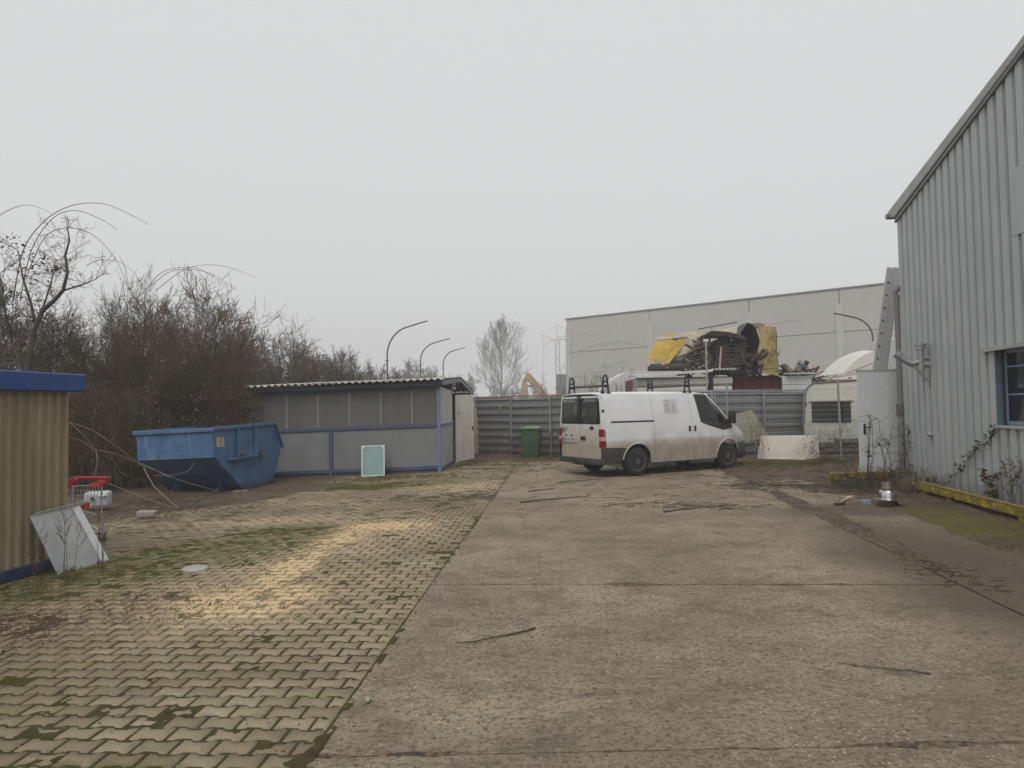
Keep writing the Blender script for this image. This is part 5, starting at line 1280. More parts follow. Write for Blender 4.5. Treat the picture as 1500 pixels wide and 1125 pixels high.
# ------------------------------------------------------------------ white lorry behind
tk = thing('lorry', 'white lorry cab with roof air deflector behind the caravan', 'lorry', (12.9, 28.0, 0), rad(0))
M_LW = MAT('lorry_white', (.64, .63, .56), .4, .03, 1.2, dirt=(.45, .43, .37), dirt_amt=.35, dscale=1)
mb = MB(); mb.prism([(.05, .6), (0, 1.6), (.1, 2.45), (.25, 2.66), (1.2, 2.76), (2.1, 2.76), (2.1, .6)], 2.3); mb.build('cab', M_LW, tk, bevel=.06, seg=2, smooth=True, angle=40)
mb = MB(); mb.box(.35, 2.0, -.02, .1, 2.05, 2.42); mb.build('side_window', MAT('lorry_window', (.02, .02, .022), .1), tk, bevel=.02)
mb = MB(); mb.grid(lambda u, v: (.22 + .0 * u + 1.25 * v, .1 + 2.1 * u, 2.76 + (.02 + .98 * math.sin(v * 1.45) ** .9) * (1 - .12 * (2 * u - 1) ** 2)), 10, 14); mb.build('air_deflector', M_LW, tk, smooth=True, thick=.03)
for y_ in (.1, 2.2):
    mb = MB(); mb.prism([(.22, 2.74)] + [(.22 + 1.25 * v, 2.76 + (.02 + .98 * math.sin(v * 1.45) ** .9) * .88) for v in np.linspace(0, 1, 12)] + [(1.52, 3.2), (1.55, 2.95)], .025, t0=y_ - .012); mb.build('deflector_side', M_LW, tk)
mb = MB(); mb.tube([(.3, .085, 2.78), (1.4, .085, 3.18)], .018, 6); mb.build('deflector_crease', MAT('crease_grey', (.3, .3, .27), .6), tk)
mb = MB(); mb.box(.36, .5, -.01, .05, 2.58, 2.63); mb.build('marker_lamp', M_BLACK, tk, bevel=.01)
mb = MB(); mb.beam((.1, -.15, 2.5), (-.55, -.5, 2.35), .3, .1); mb.beam((-.55, -.5, 2.35), (-.6, -.5, 1.7), .2, .12); mb.build('mirror', M_BLACK, tk, bevel=.02)
mb = MB(); mb.box(2.5, 10.5, .0, 2.45, 1.1, 4.2); mb.build('cargo_box', MAT('cargo_white', (.62, .63, .62), .5, .03, 1), tk, bevel=.03)
mb = MB(); mb.box(3.9, 4.1, -.012, .0, 3.85, 4.1); mb.build('box_marker', M_BLACK, tk)
for x in (.9, 8.2):
    mb = MB(); mb.lathe([(0, -.15), (.5, -.15), (.5, .15), (0, .15)], 24, TR(x, .2, .5, 0, R(90))); mb.build('wheel', M_TYRE, tk, smooth=True, angle=40)

# ------------------------------------------------------------------ containers and sheds behind the fence
M_CRED = MAT('container_red', (.17, .05, .042), .6, .15, 1.5, dirt=(.09, .05, .04), dirt_amt=.5, dscale=1.2, streak=True)
def container(label, x0, y0, length, h, name='shipping_container'):
    c = thing(name, label, 'container', (x0, y0, 0), 0)
    mb = MB(); n_ = int(length / .07)
    for k in range(n_ + 1):
        x = length * k / n_; ph = k % 4; d = (0, -.035, -.035, 0)[ph]; mb.v += [(x, .02 + d, .15), (x, .02 + d, h - .1)]
    mb.f = [(2 * k, 2 * k + 2, 2 * k + 3, 2 * k + 1) for k in range(n_)]; mb.build('front_wall', M_CRED, c)
    mb = MB(); mb.box(0, length, -.03, .05, h - .1, h); mb.build('top_rail', M_CRED, c, bevel=.01)
    mb = MB(); mb.box(0, length, -.03, .05, .03, .15); mb.build('bottom_rail', M_CRED, c)
    mb = MB(); mb.box(.01, length - .01, .05, 2.4, .05, h - .02); mb.build('body', M_CRED, c)
    for x in (0, length - .12):
        mb = MB(); mb.box(x, x + .12, -.032, .052, .15, h - .1); mb.build('corner_post', M_CRED, c)
    return c
container('long dark red shipping container carrying the heap of tarps', 4.3, 24.6, 4.9, 2.62)
container('dark red container showing between the white shed and the lorry', 10.15, 25.4, 3.2, 2.47)
# white hut between them
ht = thing('white_hut', 'small white panelled hut with ribbed roof between the red containers', 'hut', (9.22, 24.2, 0))
M_HUT = MAT('hut_white', (.55, .56, .55), .6, .04, 1.5, dirt=(.4, .4, .37), dirt_amt=.4)
for i in range(2):
    for z0, z1 in ((.0, 1.2), (1.215, 2.28), (2.295, 2.58)):
        mb = MB(); mb.box(.5 * i, .5 * i + .49, 0, .04, z0, z1); mb.build('wall_panel', M_HUT, ht)
mb = MB(); mb.box(0, .99, .05, 1.4, 0, 2.55); mb.build('core', M_SEAL, ht)
def ribbed_roof(par, x0, x1, y0, y1, z, mat, pitch=.1):
    mb = MB(); n_ = int((x1 - x0) / pitch)
    for k in range(n_):
        x = x0 + k * pitch
        for dx, d in ((0, 0), (.02, .045), (.06, .045), (.08, 0)): mb.v += [(x + dx, y0, z + d), (x + dx, y1, z + d + .02)]
    mb.f = [(2 * k, 2 * k + 2, 2 * k + 3, 2 * k + 1) for k in range(n_ * 4 - 1)]; return mb.build('ribbed_roof', mat, par, thick=.008)
M_RW = MAT('roof_white', (.66, .66, .63), .5, .05, 2, dirt=(.4, .38, .33), dirt_amt=.5)
ribbed_roof(ht, .1, 1.15, -.25, 1.4, 2.63, M_RW)
# stacked cream insulation panels with a white roof sheet over them
ps = thing('panel_stack', 'stack of cream profiled insulation panels below the heap of tarps', 'panel stack', (4.15, 23.6, 0))
M_PAN = MAT('cream_panel', (.52, .51, .45), .55, .05, 1.5, dirt=(.33, .31, .26), dirt_amt=.45)
for i in range(8):
    z = .25 + i * .29; dx = (.02, -.05, .04, 0, -.03, .05, 0, .02)[i]; L_ = (2.35, 2.4, 2.3, 2.38, 2.35, 2.4, 2.33, 2.36)[i]
    for x0, x1 in ((.0 + dx, L_ + dx), (2.52 + dx * .5, 3.15 + dx)):
        mb = MB(); mb.prism([(0, z), (0, z + .27), (.03, z + .275)], .01)
        mb = MB(); sec = [(0, z), (-.06, z + .07), (-.06, z + .19), (0, z + .275), (.9, z + .275), (.9, z)]
        mb.v = [(x0, y, zz) for y, zz in sec] + [(x1, y, zz) for y, zz in sec]; mb.f = [tuple(range(5, -1, -1)), tuple(range(6, 12))] + [(k, (k + 1) % 6, (k + 1) % 6 + 6, k + 6) for k in range(6)]
        mb.build('panel', M_PAN, ps)
for x in (2.42, 2.48):
    mb = MB(); mb.tube([(x, -.08, .2), (x + .01, -.09, 2.6)], .03, 8); mb.build('strap_post', M_BLACK, ps)
rs = thing('roof_sheet_cover', 'white trapezoid roof sheet laid over the cream panel stack', 'roof sheet', (4.05, 23.3, 0))
mb = MB(); mb.add([(0, 0, 2.66), (2.55, 0, 2.80), (2.55, 1.3, 2.86), (0, 1.3, 2.72)], [(0, 1, 2, 3)]); mb.build('front_sheet', M_RW, rs, thick=.07)
ribbed_roof(rs, 2.58, 3.4, -.02, 1.2, 2.79, M_RW, .115)

# ------------------------------------------------------------------ heap of tarps, slats and scrap on the container
def cloth(fn, nu, nv, name, mat, parent, thick=.02, amp=.02, seed=1):
    mb = MB(); rs_ = seed * 7.7
    def g(u, v):
        p = fn(u, v); k = amp * (float(fbm(u * 3 + rs_, v * 3, 1.6, seed)) - .5) * 2
        return (p[0] + k * .4, p[1] - k, p[2] + k * .6)
    mb.grid(g, nu, nv); return mb.build(name, mat, parent, smooth=True, thick=thick)
def lerp2(a, b, c, d):
    a, b, c, d = map(Vector, (a, b, c, d))
    return lambda u, v: tuple((a * (1 - u) + b * u) * (1 - v) + (d * (1 - u) + c * u) * v)
def tarp_mat(name, c0, c1, spot):
    n = NT(name); v = n.tc('Object')
    c = n.mix(n.ramp(n.noise(v, 2.5, 5, .6), .3, .7), c0, c1); c = n.mix(n.ramp(n.noise(v, 7, 6, .7), .52, .7, 0, .7), c, spot)
    m = n.base(c, .7); n.bump(n.noise(v, 9, 5), .5, .03); return m
M_TY = tarp_mat('tarp_yellow', (.36, .24, .03), (.46, .33, .06), (.24, .17, .05)); M_TB = tarp_mat('tarp_beige', (.34, .29, .21), (.44, .39, .3), (.22, .18, .13))
M_BAG = tarp_mat('woven_bag_yellow', (.27, .19, .06), (.42, .34, .16), (.13, .08, .03))
M_SL = MAT('old_slats', (.07, .058, .048), .9, .45, 6, dirt=(.15, .13, .11), dirt_amt=.6, dscale=3)
M_SCR = MAT('dark_scrap_heap', (.065, .052, .045), .9, .5, 8, dirt=(.2, .17, .14), dirt_amt=.5, dscale=5)
ty = thing('yellow_tarp', 'yellow tarpaulin slung over the left end of the heap', 'tarpaulin', (0, 0, 0))
cloth(lerp2((4.62, 24.2, 3.25), (5.28, 24.15, 2.98), (6.2, 24.6, 3.98), (5.08, 24.7, 3.95)), 16, 16, 'hanging_part', M_TY, ty, .02, .06, 2)
cloth(lerp2((5.08, 24.7, 3.96), (6.22, 24.6, 3.99), (6.35, 25.3, 4.14), (5.5, 25.4, 4.2)), 12, 8, 'top_part', M_TY, ty, .02, .07, 4)
cloth(lerp2((5.05, 24.64, 3.92), (6.1, 24.52, 4.0), (6.1, 24.6, 4.08), (5.1, 24.72, 4.05)), 10, 3, 'pale_hem', M_TB, ty, .015, .03, 5)
mb = MB(); mb.tube([(4.98, 24.12, 3.16), (5.3, 24.1, 2.93)], .05, 8); mb.build('rolled_hem', M_TB, ty, smooth=True)
tb = thing('beige_tarp', 'beige canvas draped over the middle of the heap', 'tarpaulin', (0, 0, 0))
cloth(lambda u, v: (5.9 + 1.0 * u - .25 * v * (1 - u), 24.75 - .35 * v, 4.18 + .04 * math.sin(u * 3) - (.1 * v + .75 * v * v) * (1 - .15 * u) if u < .99 else 4.1 - .6 * v), 16, 12, 'left_drape', M_TB, tb, .02, .06, 7)
cloth(lambda u, v: (6.75 + 1.4 * u - .35 * v, 25.2 - .8 * v, 4.12 + .32 * u - .5 * v * (.4 + .6 * u)), 16, 12, 'right_drape', M_TB, tb, .02, .06, 9)
# rolls / pipes
for k, (x0, x1, y, z, r_) in enumerate(((4.72, 6.05, 24.15, 2.98, .1), (5.1, 6.35, 24.42, 3.12, .1), (4.7, 5.8, 24.45, 2.93, .09))):
    pp = thing('rolled_felt', ('front roll of dark roofing felt under the yellow tarpaulin', 'upper roll of dark roofing felt reaching towards the scrap', 'rear roll of dark roofing felt half hidden by another')[k], 'roll', (x0, y, z), group='felt rolls under the yellow tarpaulin')
    mb = MB(); L_ = x1 - x0; M_ = Matrix.Rotation(R(90), 4, 'Y'); mb.lathe([(r_ * .7, 0), (r_, 0), (r_, L_), (r_ * .7, L_), (r_ * .65, L_ - .3)], 18, M_, cap=False); mb.build('roll', MAT('felt%d' % k, (.05, .042, .036), .85, .3, 4), pp, smooth=True, angle=40)
    mb = MB(); mb.lathe([(0, .01), (r_ * .7, .012)], 18, M_, cap=False); mb.build('core_end', M_CAVE, pp)
mt = thing('quilted_mat', 'grey quilted mat hanging beside the yellow tarpaulin', 'mat', (0, 0, 0))
mb = MB()
for k in range(11):
    mb.grid(lambda u, v: (5.35 + .06 * k + .55 * v + .06 * u, 24.38 + .25 * v - .03 * math.sin(u * math.pi), 3.1 + .85 * v), 4, 6)
mb.build('quilt', MAT('mat_greybrown', (.2, .17, .135), .9, .15, 5), mt, smooth=True)
# stacked slats: each layer its own board
rg = random.Random(12)
sp = thing('slat_stack', 'tall stack of dark weathered slats tied with a lath', 'slat stack', (6.9, 24.0, 2.68))
for i in range(30):
    z = i * .041; lean = .16 * max(0, (i - 20) / 10) ** 2
    x0, x1 = rg.uniform(-.03, .05) + lean, 1.05 + rg.uniform(-.04, .06) - lean * .6
    for j in range(2):
        xm = rg.uniform(.35, .7); a, b = (x0, xm) if j == 0 else (xm + .01, x1)
        mb = MB(); y0 = rg.uniform(-.05, .04); mb.box(a, b, y0, y0 + .9, z, z + .03); mb.build('slat', M_SL, sp, rot=(0, rg.uniform(-.02, .02), rg.uniform(-.03, .03)))
for k in range(6):
    z = 1.22 + .034 * k; yo = rg.uniform(-.08, .08); mb = MB()
    pb = [(-.5 + .07 * k + t * (1.5 - .1 * k), yo, z + .05 - .16 * t * t + rg.uniform(-.004, .004)) for t in np.linspace(0, 1, 7)]
    for a_, b_ in zip(pb[:-1], pb[1:]): mb.beam(a_, b_, .5, .018)
    mb.build('bowed_slat', M_SL, sp)
M_LATH = MAT('pink_lath', (.42, .29, .23), .8)
mb = MB(); mb.beam((.08, -.12, .02), (.18, -.1, .92), .03, .055); mb.build('tie_lath', M_LATH, sp)
mb = MB(); mb.beam((.28, -.12, 1.4), (.5, -.15, 1.2), .02, .05); mb.beam((.5, -.15, 1.2), (.52, -.16, 1.08), .02, .05); mb.build('tie_lath', M_LATH, sp)
# scrap heap
def scrap(name, label, cat, cx, cy_, z, w, h, n_, seed, mats, grp=None):
    t_ = thing(name, label, cat, (cx, cy_, z), group=grp); g = random.Random(seed)
    for i in range(n_):
        u = g.uniform(-1, 1); L_ = g.uniform(.12, .45); zz = (1 - u * u) * h * g.random() ** .6
        p = Vector((u * w, g.uniform(-.3, .3), zz)); d = Vector((g.uniform(-1, 1), g.uniform(-.5, .5), g.uniform(-.4, .5))).normalized()
        mb = MB()
        if i % 3 == 0: mb.tube([p, p + d * L_ * .5 + Vector((0, 0, g.uniform(-.05, .05))), p + d * L_], g.uniform(.012, .035), 6)
        else: mb.beam(p, p + d * L_, g.uniform(.04, .16), g.uniform(.01, .04), up=(g.random(), g.random(), 1))
        mb.build('scrap_piece', mats[i % len(mats)], t_)
    return t_
M_S2 = MAT('scrap_pale', (.28, .25, .2), .8, .3, 6); M_S3 = MAT('scrap_redbrown', (.13, .07, .05), .85, .3, 6)
scrap('scrap_heap', 'dark tangled scrap heap between the felt rolls and the slats', 'scrap heap', 6.5, 24.4, 2.66, .5, 1.15, 150, 3, [M_SCR, M_SL, M_S3, M_SCR, M_S2])
scrap('scrap_heap', 'dark scrap in front of the arched hood', 'scrap heap', 8.15, 24.1, 2.66, .28, .75, 45, 4, [M_SCR, M_SL, M_SCR])
scrap('scrap_heap', 'loose pale rubbish lying on the white hut roof', 'scrap heap', 9.85, 24.7, 2.64, .75, .16, 60, 5, [M_S2, M_SCR, M_S3, M_SL, M_S2])
scrap('scrap_heap', 'low rubbish lying on the right red container', 'scrap heap', 10.9, 25.4, 2.42, .35, .1, 24, 8, [M_SCR, M_SL, M_S2])
mb = MB(); mb.grid(lambda u, v: (.3 * (u - .5) * (1 - .2 * v), .2 * (v - .5), .13 * math.sin(u * 3.1) * math.sin(v * 3.1)), 8, 6); tag(mb.build('blue_bag', MAT('bag_navy', (.03, .045, .08), .6, .3, 9), None, loc=(9.95, 24.25, 2.86), smooth=True, thick=.02), 'dark blue bag on the rubbish over the white hut', 'bag')
# arched hood of nested sheets and the printed sack
ar = thing('arched_hood', 'dark arched stack of nested sheets at the top of the heap', 'hood', (0, 0, 0))
def archline(k):
    o = k * .018
    return [(7.66 + o, 3.86), (7.8 + o, 4.05 - o * .3), (7.95 + o * .6, 4.27 - o), (8.08, 4.43 - o), (8.22 - o * .4, 4.38 - o), (8.36 - o, 4.22 - o * .4), (8.46 - o, 3.9), (8.5 - o, 3.5), (8.49 - o, 3.1), (8.4 - o, 2.7)]
M_ARC = MAT('hood_dark', (.05, .047, .045), .7, .3, 4, dirt=(.12, .11, .1), dirt_amt=.5)
for k in range(4):
    mb = MB(); pl = archline(k); y0 = 24.15 + .05 * k
    mb.v = [(x, y0, z) for x, z in pl] + [(x, 25.6, z) for x, z in pl]; m_ = len(pl); mb.f = [(i, i + 1, m_ + i + 1, m_ + i) for i in range(m_ - 1)]
    mb.build('nested_sheet', M_ARC, ar, thick=.008, smooth=True, angle=50)
for z in (2.95, 3.25, 3.6):
    mb = MB(); mb.beam((7.9, 24.9, z), (8.4, 24.9, z + .1), .12, .03); mb.build('cross_lath', M_S2, ar)
mb = MB(); mb.box(7.75, 8.44, 25.5, 25.55, 2.66, 4.2); mb.build('rear_board', M_CAVE, ar)
mb = MB(); mb.beam((7.78, 24.0, 3.45), (7.98, 23.95, 2.66), .05, .05); mb.build('red_prop', M_CRED, ar)
bg = thing('printed_sack', 'torn yellow woven sack with black print hanging over the heap', 'sack', (0, 0, 0))
cloth(lambda u, v: (8.36 + .66 * u + .05 * math.sin(v * 7) * (1 - u) + .04 * v, 24.05 - .06 * math.sin(u * 4 + v), 4.3 - .1 * u - 1.62 * v + (.18 * (1 - u) * (v > .8) * (v - .8))), 16, 26, 'front_face', M_BAG, bg, .012, .07, 13)
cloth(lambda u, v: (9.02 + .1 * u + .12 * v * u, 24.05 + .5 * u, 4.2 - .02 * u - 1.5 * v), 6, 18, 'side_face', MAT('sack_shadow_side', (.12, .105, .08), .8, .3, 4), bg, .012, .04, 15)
cloth(lambda u, v: (8.36 + .66 * u, 24.05 + .6 * v, 4.3 - .1 * u + .03 * math.sin(u * 9)), 10, 6, 'top_face', M_BAG, bg, .012, .05, 17)
link('print', text_mesh('ALN', .27), M_BLACK, bg, loc=(8.78, 23.86, 3.36), rot=(R(90), R(8), 0))
mb = MB(); mb.box(8.5, 9.0, 23.965, 23.972, 2.83, 2.86); mb.build('green_stripe', MAT('sack_green', (.08, .2, .1), .7), bg)
for k, (a, b) in enumerate((((6.5, 24.6, 4.28), (7.85, 24.6, 4.5)), ((8.25, 24.7, 4.42), (8.75, 24.7, 4.45)), ((8.4, 24.5, 4.36), (8.8, 24.5, 4.38)))):
    mb = MB(); mb.tube([a, b], .018, 6); tag(mb.build('rod', M_SCR, None), ('long thin rod lying along the top of the beige canvas', 'short upper rod poking over the printed sack', 'short lower rod poking over the printed sack')[k], 'rod', 'rods on top of the heap')
mb = MB(); mb.beam((6.92, 24.5, 4.3), (6.98, 24.5, 4.12), .02, .05); tag(mb.build('wood_wedge', M_LATH, None), 'small pale wedge of wood on the beige canvas', 'wood')
# slim pole with white top in front of the heap
po = thing('marker_pole', 'slim pale pole rising above the fence before the heap', 'pole', (6.0, 21.9, 0))
mb = MB(); mb.tube([(0, 0, 0), (.02, 0, 3.6)], .03, 8); mb.build('shaft', MAT('pole_pale', (.33, .31, .28), .7, .4, 9), po, smooth=True)
mb = MB(); mb.box(-.06, .09, -.03, .03, 3.6, 3.68); mb.build('cap', M_RW, po)

# white gabled tent roof behind the van
wt = thing('white_canopy', 'small white gabled canopy behind the van roof', 'canopy', (3.6, 27.0, 0))
mb = MB(); mb.prism([(-.1, 2.3), (.35, 2.75), (.8, 2.98), (1.5, 3.0), (2.2, 2.75), (2.2, 2.2), (-.1, 2.2)], 2.2); mb.build('roof', MAT('canopy_white', (.62, .63, .63), .6, .04), wt)
for x in (0, 2.1):
    mb = MB(); mb.box(x - .04, x + .04, .1, .18, 0, 2.25); mb.build('leg', M_GALV, wt)

# ------------------------------------------------------------------ street lamps
M_LAMP = MAT('lamp_post_dark', (.075, .078, .08), .55, .1, 2)
def lamp(label, x, y, h, reach, rise, sgn, r=.055):
    l = thing('street_lamp', label, 'street lamp', (x, y, 0), 0, 'curved street lamps along the road')
    z0 = h - rise; mb = MB(); pts = [(0, 0, 0), (0, 0, 2), (0, 0, z0)]
    rr_ = [r * 1.5, r * 1.2, r]
    for k in range(1, 11):
        a = k / 10; th = a * 1.22
        pts.append((sgn * reach * .42 * (1 - math.cos(th)) / (1 - math.cos(1.22)), 0, z0 + rise * .80 * math.sin(th) / math.sin(1.22))); rr_.append(r)
    pts.append((sgn * reach * .78, 0, h - rise * .07)); rr_.append(r * .9)
    mb.tube(pts, rr_, 8); mb.build('mast', M_LAMP, l, smooth=True)
    mb = MB(); mb.beam((sgn * reach * .74, 0, h - rise * .085), (sgn * reach, 0, h), .16, .075); mb.build('lamp_head', M_LAMP, l, bevel=.02)
    mb = MB(); mb.box(-.14, .14, -.04, .04, z0 - .35, z0 - .3); mb.build('bracket', M_LAMP, l)
    return l
lamp('tallest and nearest curved street lamp above the shed roof', -8.95, 51, 8.06, 2.95, 2.5, 1)
lamp('middle one of the three curved street lamps above the shed', -8.1, 63, 7.95, 2.65, 2.0, 1)
lamp('smallest and farthest of the three lamps above the shed', -7.06, 73, 8.0, 2.3, 1.8, 1)
lamp('curved street lamp before the precast hall right of the heap', 24.5, 48, 7.7, 2.6, 1.7, -1, .06)

# ------------------------------------------------------------------ site crane, grey cabin, excavator arm
M_CRN = MAT('crane_pinkish', (.4, .25, .2), .7, .1)
cr = thing('tower_crane', 'small lattice tower crane fading in the fog left of the hall', 'crane', (14.65, 225, -.8))
cr.scale = (1.5, 1.5, 1.5)
for sx in (-.42, .42):
    for sy in (-.42, .42): mb = MB(); mb.beam((sx, sy, 0), (sx, sy, 15.9), .1, .1); mb.build('mast_leg', M_CRN, cr)
for k in range(18):
    for sy in (-.42, .42):
        z = k * .88; mb = MB(); s_ = (-1) ** k; mb.beam((-.42 * s_, sy, z), (.42 * s_, sy, z + .88), .07, .07); mb.build('mast_brace', M_CRN, cr)
mb = MB(); mb.beam((-.9, 0, 15.95), (22, 0, 15.95), .12, .14); mb.beam((0, 0, 16.7), (22, 0, 16.1), .08, .08); mb.build('jib', M_CRN, cr)
for k in range(16): mb = MB(); s_ = k % 2; mb.beam((k * 1.35, 0, 15.95 if s_ else 16.7 - .037 * k), ((k + 1) * 1.35, 0, 16.66 - .037 * k if s_ else 15.95), .06, .06); mb.build('jib_brace', M_CRN, cr)
mb = MB(); mb.beam((0, 0, 15.9), (-.1, 0, 19.0), .1, .1); mb.build('apex_post', M_CRN, cr)
mb = MB(); mb.beam((-.9, 0, 15.95), (-3.05, 0, 17.0), .12, .12); mb.beam((-.9, 0, 15.9), (-2.9, 0, 14.7), .08, .08); mb.build('rear_stay_arm', M_CRN, cr)
mb = MB(); mb.tube([(-.1, 0, 19.0), (-3.05, 0, 17.0), (-2.95, 0, 7.0), (-2.9, 0, 1)], .035, 5); mb.build('stay_cable', M_CRN, cr)
mb = MB(); mb.tube([(-.1, 0, 19.0), (9, 0, 16.5)], .035, 5); mb.build('stay_cable', M_CRN, cr)
gc = thing('site_container', 'grey site container beside the crane foot', 'container', (6.1, 95, 0))
mb = MB(); mb.box(0, 4, 0, 2.5, 3.0, 6.1); mb.build('upper_unit', MAT('site_grey', (.2, .21, .22), .6), gc); mb = MB(); mb.box(0, 4, 0, 2.5, 0, 2.97); mb.build('lower_unit', bpy.data.materials['site_grey'], gc)
M_EXC = MAT('excavator_sand', (.4, .3, .17), .6, .15, 2, dirt=(.2, .15, .1), dirt_amt=.5)
ex = thing('excavator', 'sand yellow excavator arm rising behind the steel fence', 'excavator', (4.95, 80, -1.5))
ex.scale = (1.9, 1.9, 1.9)
mb = MB(); mb.prism([(-1.95, 3.3), (-1.72, 3.78), (-1.5, 3.72), (-.6, 2.55), (.4, 1.6), (.2, 1.3), (-.9, 2.3), (-1.6, 3.2)], .35); mb.build('boom', M_EXC, ex, bevel=.03)
mb = MB(); mb.prism([(-2.0, 3.35), (-1.75, 3.45), (-1.62, 2.4), (-1.7, 1.0), (-1.95, 1.0), (-2.05, 2.4)], .28, t0=.03); mb.build('stick', M_EXC, ex, bevel=.03)
mb = MB(); mb.tube([(-1.3, .18, 2.95), (-1.75, .18, 3.0)], .06, 8); mb.tube([(-1.75, .18, 3.0), (-1.82, .18, 2.2)], .05, 8); mb.build('ram', M_GALV, ex)
mb = MB(); mb.box(.2, 2.4, -.9, 1.2, .9, 2.0); mb.build('body', M_EXC, ex, bevel=.08); mb = MB(); mb.box(-.2, 2.6, -1.2, 1.5, .0, .85); mb.build('tracks', M_TYRE, ex, bevel=.2, seg=3)

# ------------------------------------------------------------------ plants
def segs_mesh(name, S, sides=3):
    """S: rows (x0,y0,z0,x1,y1,z1,r0,r1) -> thin tapered prisms"""
    S = np.asarray(S, np.float64); a, b = S[:, :3], S[:, 3:6]; r0, r1 = S[:, 6], S[:, 7]
    d = b - a; L = np.linalg.norm(d, axis=1, keepdims=True); d = d / np.maximum(L, 1e-9)
    ref = np.where(np.abs(d[:, 2:3]) < .9, np.array([[0, 0, 1.]]), np.array([[1., 0, 0]]))
    u = np.cross(d, ref); u /= np.linalg.norm(u, axis=1, keepdims=True); w = np.cross(d, u)
    n = len(S); V = np.empty((n, 2, sides, 3))
    for j in range(sides):
        t = 2 * math.pi * j / sides; o = u * math.cos(t) + w * math.sin(t)
        V[:, 0, j] = a + o * r0[:, None]; V[:, 1, j] = b + o * r1[:, None]
    base = (np.arange(n) * 2 * sides)[:, None]
    Q = np.concatenate([base + np.array([[j, (j + 1) % sides, sides + (j + 1) % sides, sides + j]]) for j in range(sides)])
    return mesh_np(name, V.reshape(-1, 3), Q)

def norm3(x, y, z):
    l = math.sqrt(x * x + y * y + z * z) or 1; return x / l, y / l, z / l
def grow(S, T, g, p, d, L, r, depth, P):
    k = P['k']; st_ = L / k; x, y, z = p; dx, dy, dz = d
    for i in range(k):
        wob = P['wob']; dx, dy, dz = norm3(dx + g.gauss(0, wob), dy + g.gauss(0, wob), dz + g.gauss(0, wob) + P['up'])
        nx, ny, nz_ = x + dx * st_, y + dy * st_, z + dz * st_
        ra, rb = r * (1 - .7 * i / k), r * (1 - .7 * (i + 1) / k)
        (S if depth >= P['wood'] else T).append((x, y, z, nx, ny, nz_, max(ra, P['rmin']), max(rb, P['rmin'] * .8)))
        x, y, z = nx, ny, nz_
        if depth > 0 and (i > 0 or depth < P['depth']) and (i / k >= P.get('bare', 0) or depth < P['depth']):
            for _ in range(P['n'][depth - 1] if g.random() < P['prob'] else 1):
                a = g.uniform(*P['ang']); b = g.uniform(0, math.tau)
                # frame about d
                rx, ry, rz = norm3(*((dy, -dx, 0) if abs(dz) < .95 else (1, 0, 0)))
                sx, sy, sz = dy * rz - dz * ry, dz * rx - dx * rz, dx * ry - dy * rx
                ca, sa, cb_, sb = math.cos(a), math.sin(a), math.cos(b), math.sin(b)
                cd = norm3(dx * ca + (rx * cb_ + sx * sb) * sa, dy * ca + (ry * cb_ + sy * sb) * sa, dz * ca + (rz * cb_ + sz * sb) * sa)
                grow(S, T, g, (x, y, z), cd, L * P['ratio'] * g.uniform(.65, 1.15) * ((1 - P.get('taper', 0) * i / k) if depth == P['depth'] else 1), rb * .62, depth - 1, P)

def bark(name, a, b):
    n = NT(name); v = n.pos(); c = n.mix(n.ramp(n.noise(v, 1.1, 4), .3, .7), a, b); return n.base(c, .9, 0, .2)
M_TW1 = bark('twig_brown', (.07, .048, .029), (.135, .094, .06)); M_TW2 = bark('twig_grey', (.08, .06, .042), (.13, .1, .072)); M_TW3 = bark('twig_olive', (.078, .066, .034), (.125, .1, .058))
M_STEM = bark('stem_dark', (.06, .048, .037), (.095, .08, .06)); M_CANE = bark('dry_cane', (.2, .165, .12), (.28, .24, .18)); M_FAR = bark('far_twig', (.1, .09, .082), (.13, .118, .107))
M_IVY = MAT('ivy_leaf', (.035, .042, .022), .6, .4, 3, world=True)
M_DEAD = MAT('dead_leaf', (.16, .1, .06), .85, .4, 4, world=True)

def leaves_mesh(name, pts, size, g):
    """folded little leaves"""
    V, T = [], []
    for x, y, z in pts:
        a, b, t = g.uniform(0, 6.28), g.uniform(-.9, .9), g.uniform(-1, 1); s_ = size * g.uniform(.6, 1.3)
        ux, uy, uz = math.cos(a) * math.cos(b), math.sin(a) * math.cos(b), math.sin(b); wx, wy, wz = -math.sin(a), math.cos(a), t * .6
        k = len(V); V += [(x, y, z), (x + ux * s_ * .5 + wx * s_ * .35, y + uy * s_ * .5 + wy * s_ * .35, z + uz * s_ * .5 + wz * s_ * .35), (x + ux * s_, y + uy * s_, z + uz * s_), (x + ux * s_ * .5 - wx * s_ * .35, y + uy * s_ * .5 - wy * s_ * .35, z + uz * s_ * .5 - wz * s_ * .35 + .1 * s_)]
        T += [(k, k + 1, k + 2), (k, k + 2, k + 3)]
    return mesh_np(name, V, None, T)

